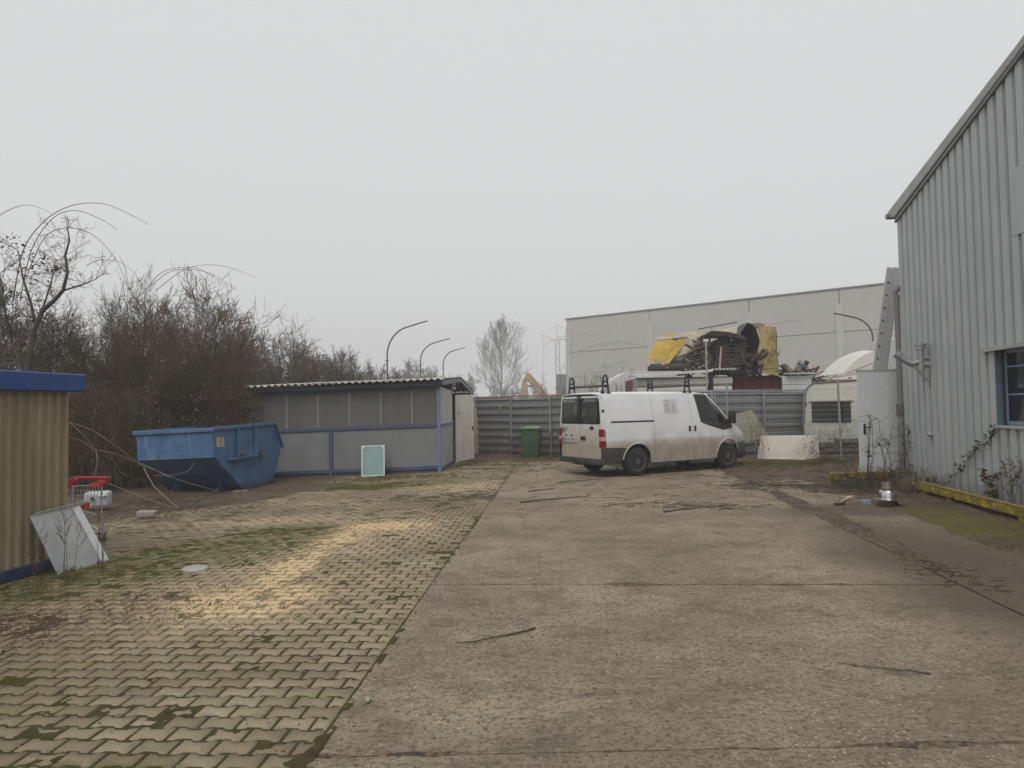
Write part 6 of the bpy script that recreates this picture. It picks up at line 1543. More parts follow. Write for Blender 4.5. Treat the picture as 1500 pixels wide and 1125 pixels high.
def clamp_dir(g, spread, tilt=(0, 0)): return norm3(g.gauss(0, spread) + tilt[0], g.gauss(0, spread) + tilt[1], 1)
SHR = dict(k=5, wob=.13, up=.05, depth=3, wood=2, n=(2, 2, 2), prob=.45, ang=(.35, 1.0), ratio=.5, rmin=.0046)
SKY = [(-400, 330), (0, 345), (60, 362), (100, 425), (150, 435), (200, 410), (270, 388), (330, 405), (380, 445), (430, 472), (480, 500), (520, 516), (600, 528), (690, 545), (760, 560), (850, 565)]
def sky_h(x, y, k=1.0):
    px = 750 + 1040 * x / y; ys_ = np.interp(px, [a for a, _ in SKY], [b for _, b in SKY])
    return 1.65 + (598 - .018 * (px - 750) - ys_) * y / 1040 * k
def shrub(label, x, y, h, w, stems, seed, mat, leaf=0, leafz=(0, 1), tilt=(0, 0), name='bare_shrub', group='bare bushes along the left boundary'):
    g = random.Random(seed); S, T = [], []
    t_ = thing(name, label, 'shrub', (x, y, float(gz(x, y))), group=group)
    for i in range(stems):
        hh = h * g.uniform(.55, 1.0) * .62; bx, by = g.gauss(0, w * .32), g.gauss(0, w * .25)
        grow(S, T, g, (bx, by, 0), clamp_dir(g, .24, (bx * .12 + tilt[0], by * .1 + tilt[1])), hh, .022 * g.uniform(.6, 1.3), 3, SHR)
    zs = sorted(q[5] for q in T); k_ = sky_h(x, y, g.uniform(.86, 1.0)) / zs[int(len(zs) * .992)]; co = np.array([q[3:6] for q in T]); co = co[co[:, 2] > .4 * zs[-1]]; pxs = 750 + 1040 * (x + co[:, 0]) / (y + co[:, 1]); lim = 1.65 + (598 - .018 * (pxs - 750) - np.interp(pxs, [a for a, _ in SKY], [b for _, b in SKY])) * (y + co[:, 1]) / 1040
    k_ = min(k_, 1.04 * float(np.percentile(lim / co[:, 2], .4))); t_.scale = (1, 1, k_); h = zs[-1]
    tag(link('stems', segs_mesh('stems', S, 4), M_STEM, t_), kind='stuff'); tag(link('twigs', segs_mesh('twigs', T, 3), mat, t_), kind='stuff')
    if leaf:
        c = [T[g.randrange(len(T))] for _ in range(leaf * 3)]; pts = [(q[3], q[4], q[5]) for q in c if leafz[0] * h < q[5] < leafz[1] * h][:leaf]
        link('leaves', leaves_mesh('leaves', pts, .075, g), M_IVY if seed % 2 else M_DEAD, t_)
    return t_, S, T

# near thicket from the left edge to the shed
near = [(-12.6, 18.2, 5.9, 2.0, 12, 'tall bare bush with dark ivy leaves at the left edge', M_TW1, 500, (.35, 1.0)),
        (-11.0, 17.6, 5.0, 1.8, 11, 'bare bush above the blue cabin roof', M_TW1, 220, (.2, .8)),
        (-10.9, 20.2, 5.6, 1.9, 10, 'grey-twigged bush behind the cabin roof', M_TW2, 0, (0, 1)),
        (-9.6, 18.8, 5.0, 1.8, 11, 'bare bush left of the skip with tangled brown twigs', M_TW1, 0, (0, 1)),
        (-8.6, 19.6, 5.3, 1.8, 11, 'dense brown bush rising behind the blue skip', M_TW1, 0, (0, 1)),
        (-8.1, 18.9, 4.6, 1.3, 11, 'olive-twigged bush overhanging the right of the skip', M_TW3, 0, (0, 1)),
        (-9.0, 21.3, 5.3, 1.6, 10, 'grey bush behind the left end of the shed', M_TW2, 0, (0, 1)),
        (-13.6, 21.5, 5.6, 2.2, 9, 'farthest bare bush at the left edge of the view', M_TW2, 0, (0, 1)),
        (-9.8, 22.5, 5.0, 1.8, 9, 'thin grey bush in the second row behind the skip', M_TW2, 0, (0, 1))]
for i, (x, y, h, w, ns, lb, m_, lf, lz) in enumerate(near): shrub(lb, x, y, h, w, ns, 101 + i * 2, m_, lf, lz)

# drooping curtain of brambles in front of them (one tangled mass)
g = random.Random(77); T = []
def arch_cane(T, g, x0, y0, x1, y1, h, r, n=14, z0=0.0, z1=0.0, tw=.04):
    pts = []
    for i in range(n + 1):
        t = i / n; z = z0 + (z1 - z0) * t + 4 * h * t * (1 - t); pts.append((x0 + (x1 - x0) * t + g.gauss(0, tw), y0 + (y1 - y0) * t + g.gauss(0, tw), z + g.gauss(0, tw)))
    for i in range(n): T.append((*pts[i], *pts[i + 1], r * (1 - .6 * i / n), r * (1 - .6 * (i + 1) / n)))
    return pts
M_SIDE = []
for i in range(1150):
    x = g.uniform(-13.2, -7.0); y = g.uniform(16.9, 18.6) if x > -9 else g.uniform(15.2, 17.4) + (-.25 * (x + 9) if x < -9 else 0) * .2
    if -8.8 < x < -5.4: y = max(y, 18.2)
    dx = g.gauss(-.15, .8); dx = min(dx, -6.8 - x); h = g.uniform(.5, 1.9) * (1 if x < -6.3 else .7); z0 = g.uniform(0, 2.1)
    pts = arch_cane(T, g, x, y, x + dx, y - g.uniform(-.3, .5), h * .55, g.uniform(.004, .009), 9, z0, max(0, z0 - g.uniform(.2, 1.6)), .03)
    for q in pts[2:-1:2]:
        for _ in range(3):
            L_ = g.uniform(.12, .45); d = norm3(g.gauss(0, 1), g.gauss(0, .7), g.gauss(-.2, .8)); T.append((*q, q[0] + d[0] * L_, q[1] + d[1] * L_, max(0, q[2] + d[2] * L_), .004, .0028))
br_ = thing('bramble_thicket', 'tangled brown bramble mass hanging behind the skip and cabin', 'brambles', (0, 0, 0))
tag(link('twigs', segs_mesh('bramble_twigs', T, 3), M_TW1, br_), kind='stuff')
pts = [(g.uniform(-13, -7.1), g.uniform(16.9, 18.8), g.uniform(0.02, 2.2) ** 1.0) for _ in range(2600)]
tag(link('leaves', leaves_mesh('bramble_leaves', pts, .06, g), M_DEAD, br_), kind='stuff')

# dark trunk wrapped in hanging stems, left of the skip
tk_ = thing('wrapped_trunk', 'broken dark trunk wrapped in hanging stems left of the skip', 'tree', (-9.0, 16.9, -.1)); g = random.Random(4); T = []
mb = MB(); mb.tube([(0, 0, 0), (.03, 0, .7), (-.03, .02, 1.4), (.02, 0, 2.15)], [.2, .16, .14, .11], 10); mb.build('trunk', M_STEM, tk_, smooth=True)
for i in range(140):
    a = g.uniform(0, 6.28); r_ = g.uniform(.12, .34); arch_cane(T, g, r_ * math.cos(a), r_ * math.sin(a), r_ * 1.4 * math.cos(a + .3), r_ * 1.4 * math.sin(a + .3), 0, .009, 7, g.uniform(1.2, 2.4), g.uniform(0, .5), .02)
link('hanging_stems', segs_mesh('hanging_stems', T, 3), M_TW2, tk_)

# long arching canes against the sky
def cane(label, pts, r=.011, twigs=0, seed=0):
    g = random.Random(seed); P_ = [Vector(p) for p in pts]; Q = []
    for i in range(len(P_) - 1):
        p0, p1, p2, p3 = P_[max(0, i - 1)], P_[i], P_[i + 1], P_[min(len(P_) - 1, i + 2)]
        for t in np.linspace(0, 1, 6)[:-1]: Q.append(.5 * ((2 * p1) + (-p0 + p2) * t + (2 * p0 - 5 * p1 + 4 * p2 - p3) * t * t + (-p0 + 3 * p1 - 3 * p2 + p3) * t ** 3))
    Q.append(P_[-1]); n = len(Q); S = [(*Q[i], *Q[i + 1], r * (1 - .7 * i / n), r * (1 - .7 * (i + 1) / n)) for i in range(n - 1)]
    o = link('arching_cane', segs_mesh('arching_cane', S, 5), M_TW1, None)
    return tag(o, label, 'branch', 'long arching canes above the left bushes')
def c16(*pp): return [((x - 750) * .01577 + (598 - y) * .0003, 16.4, 1.65 + (598 - .018 * (x - 750) - y) * .01577) for x, y in pp]
cane('highest arching cane sweeping right above the left bushes', c16((15, 440), (28, 365), (60, 320), (100, 298), (145, 296), (185, 312), (213, 327)), .013)
cane('second arching cane just below the highest one', c16((25, 440), (40, 365), (70, 318), (103, 306), (140, 318), (160, 330), (167, 336)), .011)
cane('third arching cane ending beside the bare bush tops', c16((35, 400), (60, 345), (95, 332), (130, 342), (160, 372), (178, 405), (186, 425)), .010)
cane('short arching cane leaving the left edge of the picture', c16((-30, 330), (0, 308), (28, 298), (52, 302), (70, 312)), .009)
for k, (a, lb) in enumerate((((205, 430, 235, 397, 285, 392, 330, 420), 'left arching cane of the group over the shed end'), ((215, 420, 250, 395, 300, 398, 345, 425), 'second arching cane of the group over the shed end'), ((225, 425, 270, 392, 320, 388, 372, 405), 'longest arching cane of the group over the shed end'), ((122, 388, 140, 380, 170, 382, 192, 398), 'small arching cane between the two bush groups'))):
    cane(lb, c16(*[(a[i], a[i + 1]) for i in range(0, 8, 2)]), .008)
# thick-limbed leaning tree at the left edge
lt = thing('leaning_tree', 'leaning tree with thick bare limbs above the cabin roof', 'tree', (0, 0, 0)); S_, T_ = [], []; g = random.Random(6); lv = []
def limb(pts, r0, r1):
    q = c16(*pts); n = len(q) - 1
    for i in range(n):
        S_.append((*q[i], *q[i + 1], r0 + (r1 - r0) * i / n, r0 + (r1 - r0) * (i + 1) / n))
        for _ in range(3): grow(T_, T_, g, q[i + 1], norm3(g.gauss(0, 1), g.gauss(0, .6), g.gauss(.5, .6)), g.uniform(.2, .7), .008, 2, dict(k=4, wob=.2, up=.04, depth=2, wood=9, n=(1, 2), prob=.5, ang=(.4, 1.), ratio=.5, rmin=.0035))
limb([(30, 600), (38, 540), (45, 490), (58, 455), (75, 440), (88, 425), (94, 398), (90, 372), (96, 350), (92, 330)], .075, .012)
limb([(88, 425), (104, 420), (122, 414), (136, 408)], .025, .008); limb([(50, 480), (40, 440), (28, 405), (20, 365)], .04, .01); limb([(58, 455), (68, 420), (74, 398), (76, 380)], .022, .007); limb([(38, 540), (15, 500), (2, 450), (-6, 400)], .045, .012)
tag(link('trunk', segs_mesh('trunk', S_, 7), M_STEM, lt), kind='stuff'); tag(link('twigs', segs_mesh('twigs', T_, 3), M_TW1, lt), kind='stuff')
lp = [];
for cx_, cy_ in ((8, 352), (15, 370), (35, 400), (52, 385), (70, 388), (25, 440), (48, 452), (70, 465), (12, 470), (60, 500), (30, 520)):
    c_ = c16((cx_, cy_))[0]; lp += [(c_[0] + g.gauss(0, .17), c_[1] + g.gauss(0, .3), c_[2] + g.gauss(0, .15)) for _ in range(45)]
tag(link('ivy_leaves', leaves_mesh('ivy_leaves', lp, .085, g), M_IVY, lt), kind='stuff')
# pale dry canes leaning down over the front of the skip
def floor_cane(label, pts, r=.009):
    g = random.Random(len(label)); S = []
    for i in range(len(pts) - 1): S.append((*pts[i], *pts[i + 1], r * (1 - .5 * i / len(pts)), r * (1 - .5 * (i + 1) / len(pts))))
    return tag(link('dry_cane', segs_mesh('dry_cane', S, 6), M_CANE, None), label, 'branch', 'pale dry canes before the skip')
def d14(*pp): return [((x - 750) * k / 1040, k, 1.65 + (598 - .018 * (x - 750) - y) * k / 1040) for x, y, k in pp]
floor_cane('longest pale cane running from the cabin corner across the skip', d14((100, 618, 12.6), (135, 630, 13), (165, 650, 13.3), (205, 680, 13.8), (260, 702, 14.3), (300, 714, 14.6), (319, 718, 14.8)))
floor_cane('pale cane crossing below the longest one before the skip', d14((100, 618, 12.4), (120, 635, 12.6), (140, 658, 12.9), (180, 668, 13.4), (215, 682, 13.7), (250, 700, 13.9)))
floor_cane('pale cane bending to the ground left of the skip', d14((100, 640, 12.6), (118, 645, 12.8), (140, 660, 12.9), (143, 675, 12.8), (138, 695, 12.7)), .007)
floor_cane('curled pale cane rising before the skip slope', d14((210, 685, 13.8), (225, 712, 13.6), (250, 735, 13.0), (262, 743, 12.8)))
floor_cane('forked pale cane tip lying against the skip', d14((226, 696, 14.0), (255, 696, 14.2), (275, 690, 14.4), (283, 678, 14.5)), .006)
floor_cane('thin pale cane from the trolley to the litter', d14((145, 702, 12.6), (180, 716, 12.7), (215, 730, 12.8), (250, 742, 12.7)), .007)

# ------------------------------------------------------------------ trees behind the shed and beyond the fence
TRE = dict(k=6, wob=.1, up=.05, depth=4, wood=3, n=(2, 2, 2, 2), prob=.35, ang=(.3, .85), ratio=.46, rmin=.007, bare=.2)
def tree_meshes(h, seed, P, n_stem=1):
    g = random.Random(seed); S, T = [], []
    for i in range(n_stem): grow(S, T, g, (g.gauss(0, .25) * (n_stem > 1), g.gauss(0, .2) * (n_stem > 1), 0), clamp_dir(g, .05 if n_stem == 1 else .25), h * .72, .016 * h / (1 + .3 * n_stem), P['depth'], P)
    return segs_mesh('trunk', S, 5), segs_mesh('crown', T, 3)
def tree(label, x, y, ms, scale=1.0, rot=0.0, mat=None, name='bare_tree', group='bare trees beyond the yard'):
    t_ = thing(name, label, 'tree', (x, y, 0), rot, group)
    if scale < 0:       # keep the crown under the line the wood makes against the sky
        co = np.empty(len(ms[1].vertices) * 3, np.float32); ms[1].vertices.foreach_get('co', co); co = co.reshape(-1, 3); co = co[co[:, 2] > .35 * co[:, 2].max()]
        c_, s_ = math.cos(rot), math.sin(rot); sc = abs(scale) * sky_h(x, y) / float(co[:, 2].max())
        for _ in range(3):
            X_, Y_ = x + sc * (co[:, 0] * c_ - co[:, 1] * s_), y + sc * (co[:, 0] * s_ + co[:, 1] * c_); pxs = 750 + 1040 * X_ / Y_
            lim = 1.65 + (598 - .018 * (pxs - 750) - np.interp(pxs, [a for a, _ in SKY], [b for _, b in SKY])) * Y_ / 1040
            sc = sc * min(1.15, float(np.percentile(lim / (sc * co[:, 2]), .04)) * abs(scale))
        scale = sc
    t_.scale = (scale,) * 3
    for nm, me_ in zip(('trunk', 'crown'), ms):
        if not len(me_.materials): me_.materials.append(mat or M_FAR)
        link(nm, me_, None, t_)
    return t_
MUL = dict(TRE, k=5, depth=4, wood=3, n=(1, 2, 2, 2), ratio=.52, wob=.12, ang=(.35, .9), rmin=.0105)
mA, mB, mC = tree_meshes(6.0, 5, MUL, 3), tree_meshes(6.0, 8, MUL, 3), tree_meshes(6.0, 15, MUL, 2)
mD, mE = tree_meshes(6.0, 21, dict(MUL, rmin=.02), 2), tree_meshes(6.0, 33, dict(MUL, rmin=.02), 2)
POP = dict(TRE, k=11, depth=4, up=.06, ang=(.5, .95), ratio=.45, rmin=.0085, wob=.08, n=(1, 1, 1, 2), bare=.1, prob=.8, taper=.45)
def crown_tree(h, seed, rmin):
    """one straight trunk, ovate crown of upswept limbs ending in fine twigs"""
    g = random.Random(seed); S, T = [], []; n = 24; P_ = dict(k=6, wob=.09, up=.1, depth=3, wood=2, n=(1, 1, 2), prob=.7, ang=(.35, .8), ratio=.42, rmin=rmin)
    pts = [(g.gauss(0, .012) * h * (i / n), g.gauss(0, .012) * h * (i / n), h * i / n) for i in range(n + 1)]
    for i in range(n): S.append((*pts[i], *pts[i + 1], .011 * h * (1 - .93 * i / n), .011 * h * (1 - .93 * (i + 1) / n)))
    for i in range(3, n):
        t = i / n; prof_ = math.sin(min(1, (t + .12) / 1.12) ** .75 * math.pi) ** .8
        for k in range(2):
            a = i * 2.4 + k * 3.3 + g.gauss(0, .3); el = .45 + .7 * t; L_ = h * .34 * prof_ * g.uniform(.75, 1.15) + .03 * h
            grow(S, T, g, pts[i], norm3(math.cos(a) * math.cos(el), math.sin(a) * math.cos(el), math.sin(el)), L_, .004 * h * (1 - .6 * t), 3, P_)
    return segs_mesh('trunk', S, 5), segs_mesh('crown', T, 3)
mP = crown_tree(12.0, 6, .009)
mid = [(-9.6, 30, mA, 1.05), (-10.9, 27.5, mB, 1.0), (-8.3, 26.5, mC, .85), (-8.0, 31.5, mB, .98), (-12.6, 30, mC, 1.15), (-6.8, 30.0, mA, .8), (-11.0, 35, mB, 1.15), (-9.0, 37, mC, 1.0), (-7.2, 35.5, mB, .85), (-14.5, 34, mA, 1.3), (-16.8, 29, mB, 1.15), (-17.5, 24, mC, 1.0), (-5.6, 33, mC, .65), (-12.8, 25.5, mA, .95), (-15.2, 21.5, mB, .95), (-10.2, 24.5, mC, 1), (-11.8, 22.8, mA, 1), (-9.2, 28.2, mB, 1), (-10.2, 32.5, mC, 1), (-7.6, 28.4, mB, 1)]
pl_ = ['left end of the shed', 'bushes over the skip', 'shed roof', 'grey twigs', 'brown thicket']
ordn = ['first', 'second', 'third', 'fourth', 'fifth', 'sixth', 'seventh', 'eighth', 'ninth', 'tenth', 'eleventh', 'twelfth', 'thirteenth', 'fourteenth', 'fifteenth', 'sixteenth', 'seventeenth', 'eighteenth', 'nineteenth', 'twentieth']
mid.sort(key=lambda a: a[0] / a[1])
for i, (x, y, ms, sc) in enumerate(mid): tree('brown bare tree in the middle row behind the shed, %s from the left' % ordn[i], x, y, ms, -(.84 + .16 * ((i * 37) % 10) / 10), i * 1.3, M_TW2, group='bare trees behind the shed')
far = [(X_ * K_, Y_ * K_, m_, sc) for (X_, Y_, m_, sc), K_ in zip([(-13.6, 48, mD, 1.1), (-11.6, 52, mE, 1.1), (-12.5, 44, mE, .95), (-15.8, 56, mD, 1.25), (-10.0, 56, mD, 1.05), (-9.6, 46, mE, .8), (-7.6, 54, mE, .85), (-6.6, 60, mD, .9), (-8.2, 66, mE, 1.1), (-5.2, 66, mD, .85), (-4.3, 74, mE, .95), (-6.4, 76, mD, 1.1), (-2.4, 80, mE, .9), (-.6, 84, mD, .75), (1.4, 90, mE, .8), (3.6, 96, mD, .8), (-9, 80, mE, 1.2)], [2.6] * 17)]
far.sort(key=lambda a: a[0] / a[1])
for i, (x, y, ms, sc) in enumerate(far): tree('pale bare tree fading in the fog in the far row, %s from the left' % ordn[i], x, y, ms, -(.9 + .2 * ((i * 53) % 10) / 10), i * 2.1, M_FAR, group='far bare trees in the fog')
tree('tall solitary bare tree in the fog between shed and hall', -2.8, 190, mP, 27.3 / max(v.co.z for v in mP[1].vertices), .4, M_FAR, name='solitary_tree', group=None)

# brambles over the fence near the van and beside the caravan
def bramble(label, x, y, w, h, n_, seed, mat, leaf=0, z=0.0, group='brambles along the fence', r=.006, lsize=.06):
    g = random.Random(seed); T = []; t_ = thing('bramble', label, 'brambles', (x, y, z), group=group)
    for i in range(n_):
        x0 = g.uniform(-w, w); dx = g.gauss(0, w * .5); y0 = g.uniform(-.25, .25)
        p = arch_cane(T, g, x0, y0, x0 + dx, y0 + g.gauss(0, .3), h * g.uniform(.3, 1.0), r * g.uniform(.6, 1.3), 12, 0, g.uniform(0, h * .6), .02)
        for q in p[3:]:
            if g.random() < .7:
                L_ = g.uniform(.08, .3); d = norm3(g.gauss(0, 1), g.gauss(0, 1), g.gauss(.2, .7)); T.append((*q, q[0] + d[0] * L_, q[1] + d[1] * L_, q[2] + d[2] * L_, r * .5, r * .35))
    link('canes', segs_mesh('canes', T, 3), mat, t_)
    if leaf: link('leaves', leaves_mesh('leaves', [(*T[g.randrange(len(T))][3:6],) for _ in range(leaf)], lsize, g), M_IVY if seed % 2 else M_DEAD, t_)
    return t_
bramble('reddish bramble climbing over the fence left of the van', 2.1, 24.0, 1.3, 2.6, 70, 3, M_TW1, 160)
bramble('bramble tangle above the fence behind the van roof', 3.2, 24.2, .9, 2.5, 45, 6, M_TW1, 100)
bramble('low dry weeds at the fence foot left of the bin', -.3, 24.2, .9, .7, 36, 7, M_TW2, 40)
bramble('dry weeds at the fence foot between bin and van', 1.5, 22.8, .7, .8, 40, 8, M_TW1, 60)
bramble('bramble canes before the caravan and chain-link', 9.0, 19.7, .9, .95, 34, 9, M_TW2, 40, .1, r=.0045)
bramble('bramble tangle on the bank right of the white board', 8.6, 18.6, .9, .5, 40, 10, M_TW2, 100, .03, r=.0045)
bramble('thin bush growing before the khaki board', 7.0, 20.15, .22, 1.25, 14, 12, M_TW1, 30, .1, r=.004)
bramble('bramble with green leaves climbing round the downpipe', 7.25, 13.75, .45, 1.25, 10, 11, M_TW1, 46, .0, None, .008, .085)
bramble('dry bramble heap over the yellow beam by the door', 6.9, 13.6, .75, .3, 60, 14, M_TW2, 160, .0, None, .006)
bramble('dead fern clump at the end of the yellow rail', 7.15, 12.75, .22, .32, 50, 16, M_CANE, 120, .0, None, .004)
# reddish weeds before the plastic sheet
for k, (x, y, h, lb) in enumerate(((-4.55, 7.25, .62, 'tallest leafless weed before the plastic sheet'), (-4.42, 7.62, .5, 'right leafless weed before the plastic sheet'), (-4.72, 7.05, .42, 'left leafless weed before the plastic sheet'))):
    g = random.Random(50 + k); S, T = [], []; t_ = thing('dry_weed', lb, 'weed', (x, y, 0), group='leafless weeds before the plastic sheet')
    for j in range(4): grow(S, T, g, (g.gauss(0, .03), g.gauss(0, .03), 0), clamp_dir(g, .08), h * g.uniform(.7, 1.1), .0045, 2, dict(k=6, wob=.06, up=.08, depth=2, wood=1, n=(1, 1), prob=.3, ang=(.3, .7), ratio=.34, rmin=.0018, bare=.4))
    tag(link('stems', segs_mesh('stems', S + T, 4), bark('weed_stem%d' % k, (.11, .07, .055), (.16, .11, .085)), t_), kind='stuff')
# creeper up the hall cladding and weeds at its foot
hx, hy = -math.sin(rad(8.2)), -math.cos(rad(8.2))
def onwall(s_, z, out=.08): return (7.74 + hx * s_ - math.cos(rad(8.2)) * out, 13.95 + hy * s_ + math.sin(rad(8.2)) * out, z)
cp = thing('creeper', 'leafy creeper climbing the hall cladding to the window sill', 'creeper', (0, 0, 0)); g = random.Random(8); S = []; lp = []
pr = [onwall(1.85 + 1.6 * t, .22 + 1.0 * t ** .9 + .03 * math.sin(t * 14), .07 + .03 * math.sin(t * 20)) for t in np.linspace(0, 1, 40)]
for i in range(39):
    S.append((*pr[i], *pr[i + 1], .006, .006)); tt_ = i / 39
    for _ in range(1 + int(5 * tt_)): lp.append((pr[i][0] - abs(g.gauss(0, .03)), pr[i][1] + g.gauss(0, .04), pr[i][2] + g.gauss(0, .035)))
link('stem', segs_mesh('stem', S, 5), M_TW1, cp); link('leaves', leaves_mesh('leaves', lp, .065, g), M_IVY, cp)
for k, (s_, h, lb) in enumerate(((3.35, .42, 'wilted weed with curled leaves at the hall wall foot'), (4.0, .62, 'feathery dry weed at the hall wall near the picture edge'), (1.5, .25, 'small weed between rail and hall wall'))):
    g = random.Random(90 + k); S, T = [], []; p = onwall(s_, .03, .18); t_ = thing('wall_weed', lb, 'weed', p, group='weeds at the hall wall')
    for j in range(3): grow(S, T, g, (0, 0, 0), clamp_dir(g, .2), h, .006, 2, dict(k=5, wob=.12, up=.02, depth=2, wood=1, n=(2, 2), prob=.5, ang=(.3, .9), ratio=.35, rmin=.002))
    tag(link('stems', segs_mesh('stems', S + T, 4), M_TW1, t_), kind='stuff'); link('leaves', leaves_mesh('leaves', [q[3:6] for q in T[::3]], .07 if k == 0 else .03, g), M_DEAD, t_)

# ------------------------------------------------------------------ litter
g = random.Random(31); S = []
def stick(label, a, b, r, bend=.03, fork=True):
    g = random.Random(hash(label) % 1000 if False else len(label) * 7); a, b = Vector(a), Vector(b); n = 9; pts = []; side_ = Vector((-(b - a).y, (b - a).x, 0)).normalized()
    for i in range(n + 1): t = i / n; pts.append(a.lerp(b, t) + side_ * (bend * math.sin(t * 3) + g.gauss(0, .006)) + Vector((0, 0, r + abs(g.gauss(0, .003)))))
    S = [(*pts[i], *pts[i + 1], r * (1 - .6 * i / n), r * (1 - .6 * (i + 1) / n)) for i in range(n)]
    if fork:
        for k in (5, 7): q = pts[k] + side_ * g.choice((-1, 1)) * .1 + (b - a) * .12; S.append((*pts[k], *q, r * .4, r * .2))
    return tag(link('stick', segs_mesh('stick', S, 6), M_STEM, None), label, 'stick', 'sticks lying on the concrete')
stick('curved stick on the concrete near the picture centre', (.14, 5.36, 0), (-.43, 5.06, 0), .0075, .05)
stick('long stick on the concrete before the van', (.1, 12.4, 0), (1.4, 13.1, 0), .014, .05)
stick('short stick beside the paver edge before the van', (.3, 14.0, 0), (.8, 14.4, 0), .014, .02)
stick('thin forked stick at the lower right of the yard', (2.5, 4.35, 0), (2.02, 4.55, 0), .005, .02)
stick('stick lying on the concrete under the van tail', (1.0, 15.6, 0), (2.1, 16.1, 0), .012, .04)
stick('crooked stick among the twigs right of the van', (2.3, 11.0, .0), (3.5, 11.6, 0), .013, .06)
stick('thick twig at the bramble edge before the yellow beam', (5.2, 14.0, .03), (6.3, 13.4, .05), .013, .1)
S = []
def twigs(cx, cy_, rx, ry, n_, Lm, up=.03):
    for _ in range(n_):
        x, y = cx + g.gauss(0, rx), cy_ + g.gauss(0, ry); a = g.gauss(.2, .8); L_ = Lm * g.uniform(.3, 1); z = soil_z(x, y) + .004 if _ % 3 else soil_z(x, y) + g.random() * up
        pz = z
        for k in range(3):
            a += g.gauss(0, .35); x2, y2, z2 = x + math.cos(a) * L_ / 3, y + math.sin(a) * L_ / 3, max(.003, pz + g.gauss(0, .008)); S.append((x, y, pz, x2, y2, z2, .0036, .0026)); x, y, pz = x2, y2, z2
twigs(3.0, 11.6, .5, .22, 70, .35); twigs(2.1, 12.0, .45, .2, 26, .4); twigs(4.9, 14.2, .5, .35, 150, .5, .12); twigs(6.3, 13.2, .5, .3, 160, .4, .2); twigs(4.05, 6.9, .12, .35, 60, .22); twigs(2.6, 13.3, 1.2, .8, 30, .3)
twigs(-5.6, 12.2, .8, .9, 140, .4); twigs(-7.0, 13.6, .8, .7, 120, .5, .1); twigs(.6, 15.2, .9, .5, 34, .3); twigs(5.4, 15.8, .9, 1.2, 140, .4, .1); twigs(.3, 19.5, 1.2, .8, 70, .4); twigs(-2.6, 12, 1.4, 1.6, 40, .3)
tag(link('twig_litter', segs_mesh('twig_litter', S, 4), M_STEM, None), 'broken brown twigs strewn in drifts over the yard', 'twigs', kind='stuff')
pts = []
for cx, cy_, rx, ry, n_ in ((-6.2, 12.6, 1.1, 1.2, 1100), (-7.6, 14.2, .8, .9, 600), (5.6, 13.6, .9, .9, 500), (5.6, 17.2, 1.2, 1.5, 500), (8.2, 18.6, 1.0, .8, 350), (.6, 21.8, 1.6, .7, 500), (-3.6, 10.2, 1.3, 1.6, 260), (4.3, 9.0, .5, 2.0, 200), (1.5, 7.5, 2.2, 3.2, 260), (-2.6, 5.0, 1.4, 1.4, 120), (2.6, 12.0, 1.0, .6, 240), (-3.9, 5.6, .5, .35, 900), (-3.3, 6.2, .45, .3, 700), (-4.3, 4.9, .4, .4, 500), (-.9, 13.0, .8, .9, 400)):
    for _ in range(n_): x, y = g.gauss(cx, rx), g.gauss(cy_, ry); pts.append((x, y, soil_z(x, y) + .004 + g.random() * .008))
tag(link('leaf_litter', leaves_mesh('leaf_litter', pts, .024, g), M_DEAD, None), 'small dead leaves scattered over soil, pavers and concrete', 'leaves', kind='stuff')
# grass and moss tufts along the bank, the shed front and the slab joints
V, T = [], []
def tuft(x, y, n_, h):
    z = soil_z(x, y)
    for _ in range(n_):
        a, l = g.uniform(0, 6.28), h * g.uniform(.5, 1.2); bx, by = x + g.gauss(0, .03), y + g.gauss(0, .03); k = len(V); w = .004
        tx, ty_ = bx + math.cos(a) * l * .5, by + math.sin(a) * l * .5
        V.extend([(bx - w, by, z), (bx + w, by, z), (bx + math.cos(a) * l * .2, by + math.sin(a) * l * .2, z + l * .6), (tx, ty_, z + l * .75)]); T.extend([(k, k + 1, k + 2), (k + 1, k + 3, k + 2)])
for cx, cy_, rx, ry, n_, h in ((7.0, 19.1, 1.2, .3, 420, .09), (-.5, 20.6, .9, .5, 260, .05), (-3.2, 17.7, 1.2, .35, 240, .06), (-4.6, 7.2, .25, .5, 90, .06), (1.2, 22.2, 1.0, .4, 160, .08), (6.4, 18.5, 1.6, .5, 200, .08)):
    for _ in range(n_): tuft(g.gauss(cx, rx), g.gauss(cy_, ry), 7, h)
M_GR = MAT('winter_grass', (.13, .125, .045), .9, .35, 2, world=True)
tag(link('grass_tufts', mesh_np('grass_tufts', V, None, T), M_GR, None), 'short yellowish winter grass along the bank and shed', 'grass', kind='stuff')
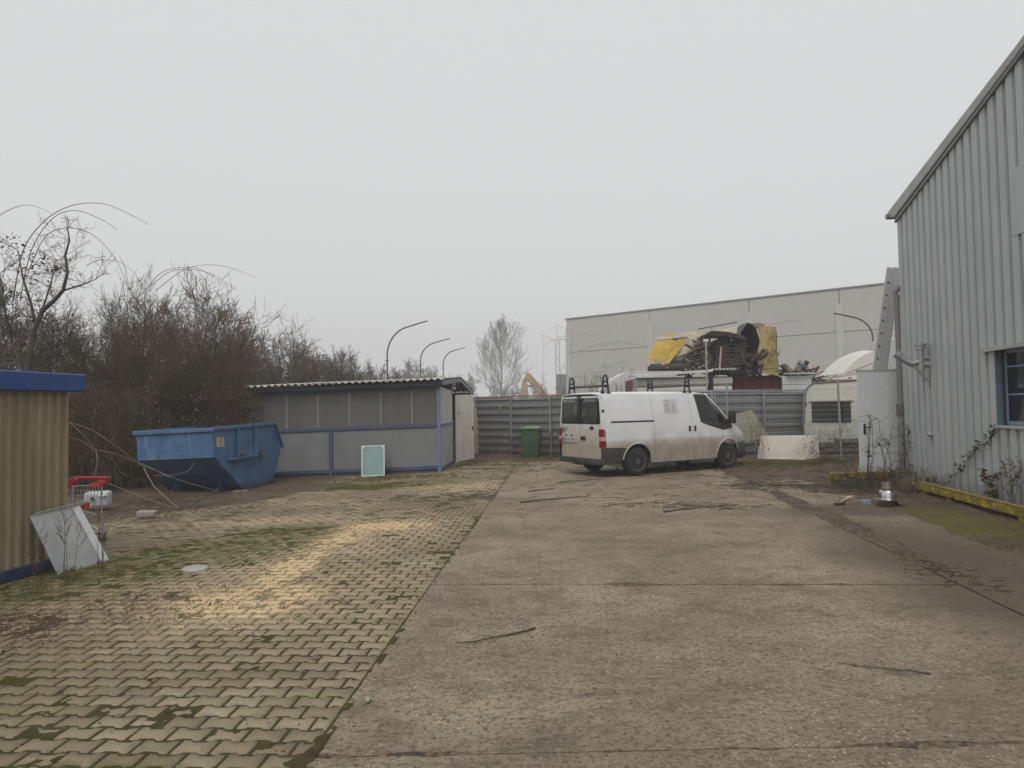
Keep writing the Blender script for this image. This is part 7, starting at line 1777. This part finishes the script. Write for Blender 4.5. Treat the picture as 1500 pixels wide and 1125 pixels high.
# pebbles and crumbs on the yard
V, T = [], []
def pebble(x, y, z, r):
    k = len(V); V.extend([(x + r * math.cos(a) * g.uniform(.7, 1.2), y + r * math.sin(a) * g.uniform(.7, 1.2), z) for a in np.linspace(0, 6.28, 6)[:-1]]); V.append((x + g.gauss(0, r * .2), y, z + r * g.uniform(.6, 1)))
    T.extend([(k + i, k + (i + 1) % 5, k + 5) for i in range(5)])
for _ in range(900):
    y = 2.6 + g.random() ** 1.5 * 11; x = g.uniform(-4.5, 4.5) * min(1, .35 + y / 11); pebble(x, y, float(gz(x, y)) + .001, g.uniform(.003, .009) * (2.0 if g.random() < .03 else 1))
tag(link('pebbles', mesh_np('pebbles', V, None, T), MAT('pebble_grey', (.19, .165, .135), .9, .5, 5, world=True), None), 'small stones and crumbs scattered over the yard', 'pebbles', kind='stuff')
mb = MB(); mb.lathe([(0, .0), (.012, .003), (.014, .02), (.012, .045), (0, .05)], 8, TR(0, 0, .0, 0, R(70))); tag(mb.build('flint', MAT('flint_pale', (.36, .32, .26), .8), None, loc=(-.845, 4.1, .008), smooth=True), 'single pale oblong pebble on the concrete near the joint', 'pebble')

# sawdust: chips lying thick in the core of the spill and thinning out round it
rs2 = np.random.RandomState(11); cu, cv_ = rs2.uniform(-3.2, -.2, 60000), rs2.uniform(5.0, 11.2, 60000)
pm = ellmask(cu, cv_, SAND, 1.7, 3) * (.25 + .75 * sstep(.35, .6, fbm(cu, cv_, 5.0, 9))); keep = rs2.rand(60000) < pm * .8
cu, cv_ = cu[keep], cv_[keep]; cx_, cy_ = to_xy(cu, cv_); cz_ = (fbm(cu, cv_, .8, 2) - .5) * .012 + .002
n_ = len(cu); an, sz = rs2.uniform(0, 6.28, n_), rs2.uniform(.004, .012, n_)
P_ = np.zeros((n_, 3, 3))
for k in range(3): P_[:, k] = np.stack([cx_ + sz * np.cos(an + k * 2.1), cy_ + sz * np.sin(an + k * 2.1) * .7, cz_ + (k == 1) * sz * .7], 1)
tag(link('sawdust', mesh_np('sawdust', P_.reshape(-1, 3), None, np.arange(n_ * 3).reshape(-1, 3)), MAT('sawdust_tan', (.66, .5, .3), .9, .2, 3, world=True), None), 'pale tan sawdust trail spilled over the paving', 'sawdust', kind='stuff')

# ------------------------------------------------------------------ the fog
hz = NT('fog_air'); hz.t.nodes.remove(hz.b)
vol = hz.n('ShaderNodeVolumePrincipled'); vol.inputs['Color'].default_value = (.97, .985, 1.0, 1); vol.inputs['Density'].default_value = .0025; vol.inputs['Anisotropy'].default_value = .35
hz.t.links.new(vol.outputs[0], hz.out.inputs['Volume'])
mb = MB(); mb.box(-220, 220, -40, 310, -2.2, 32.0); tag(mb.build('haze', hz.m, None), 'pale winter fog filling the air over the yard', 'fog', kind='stuff')
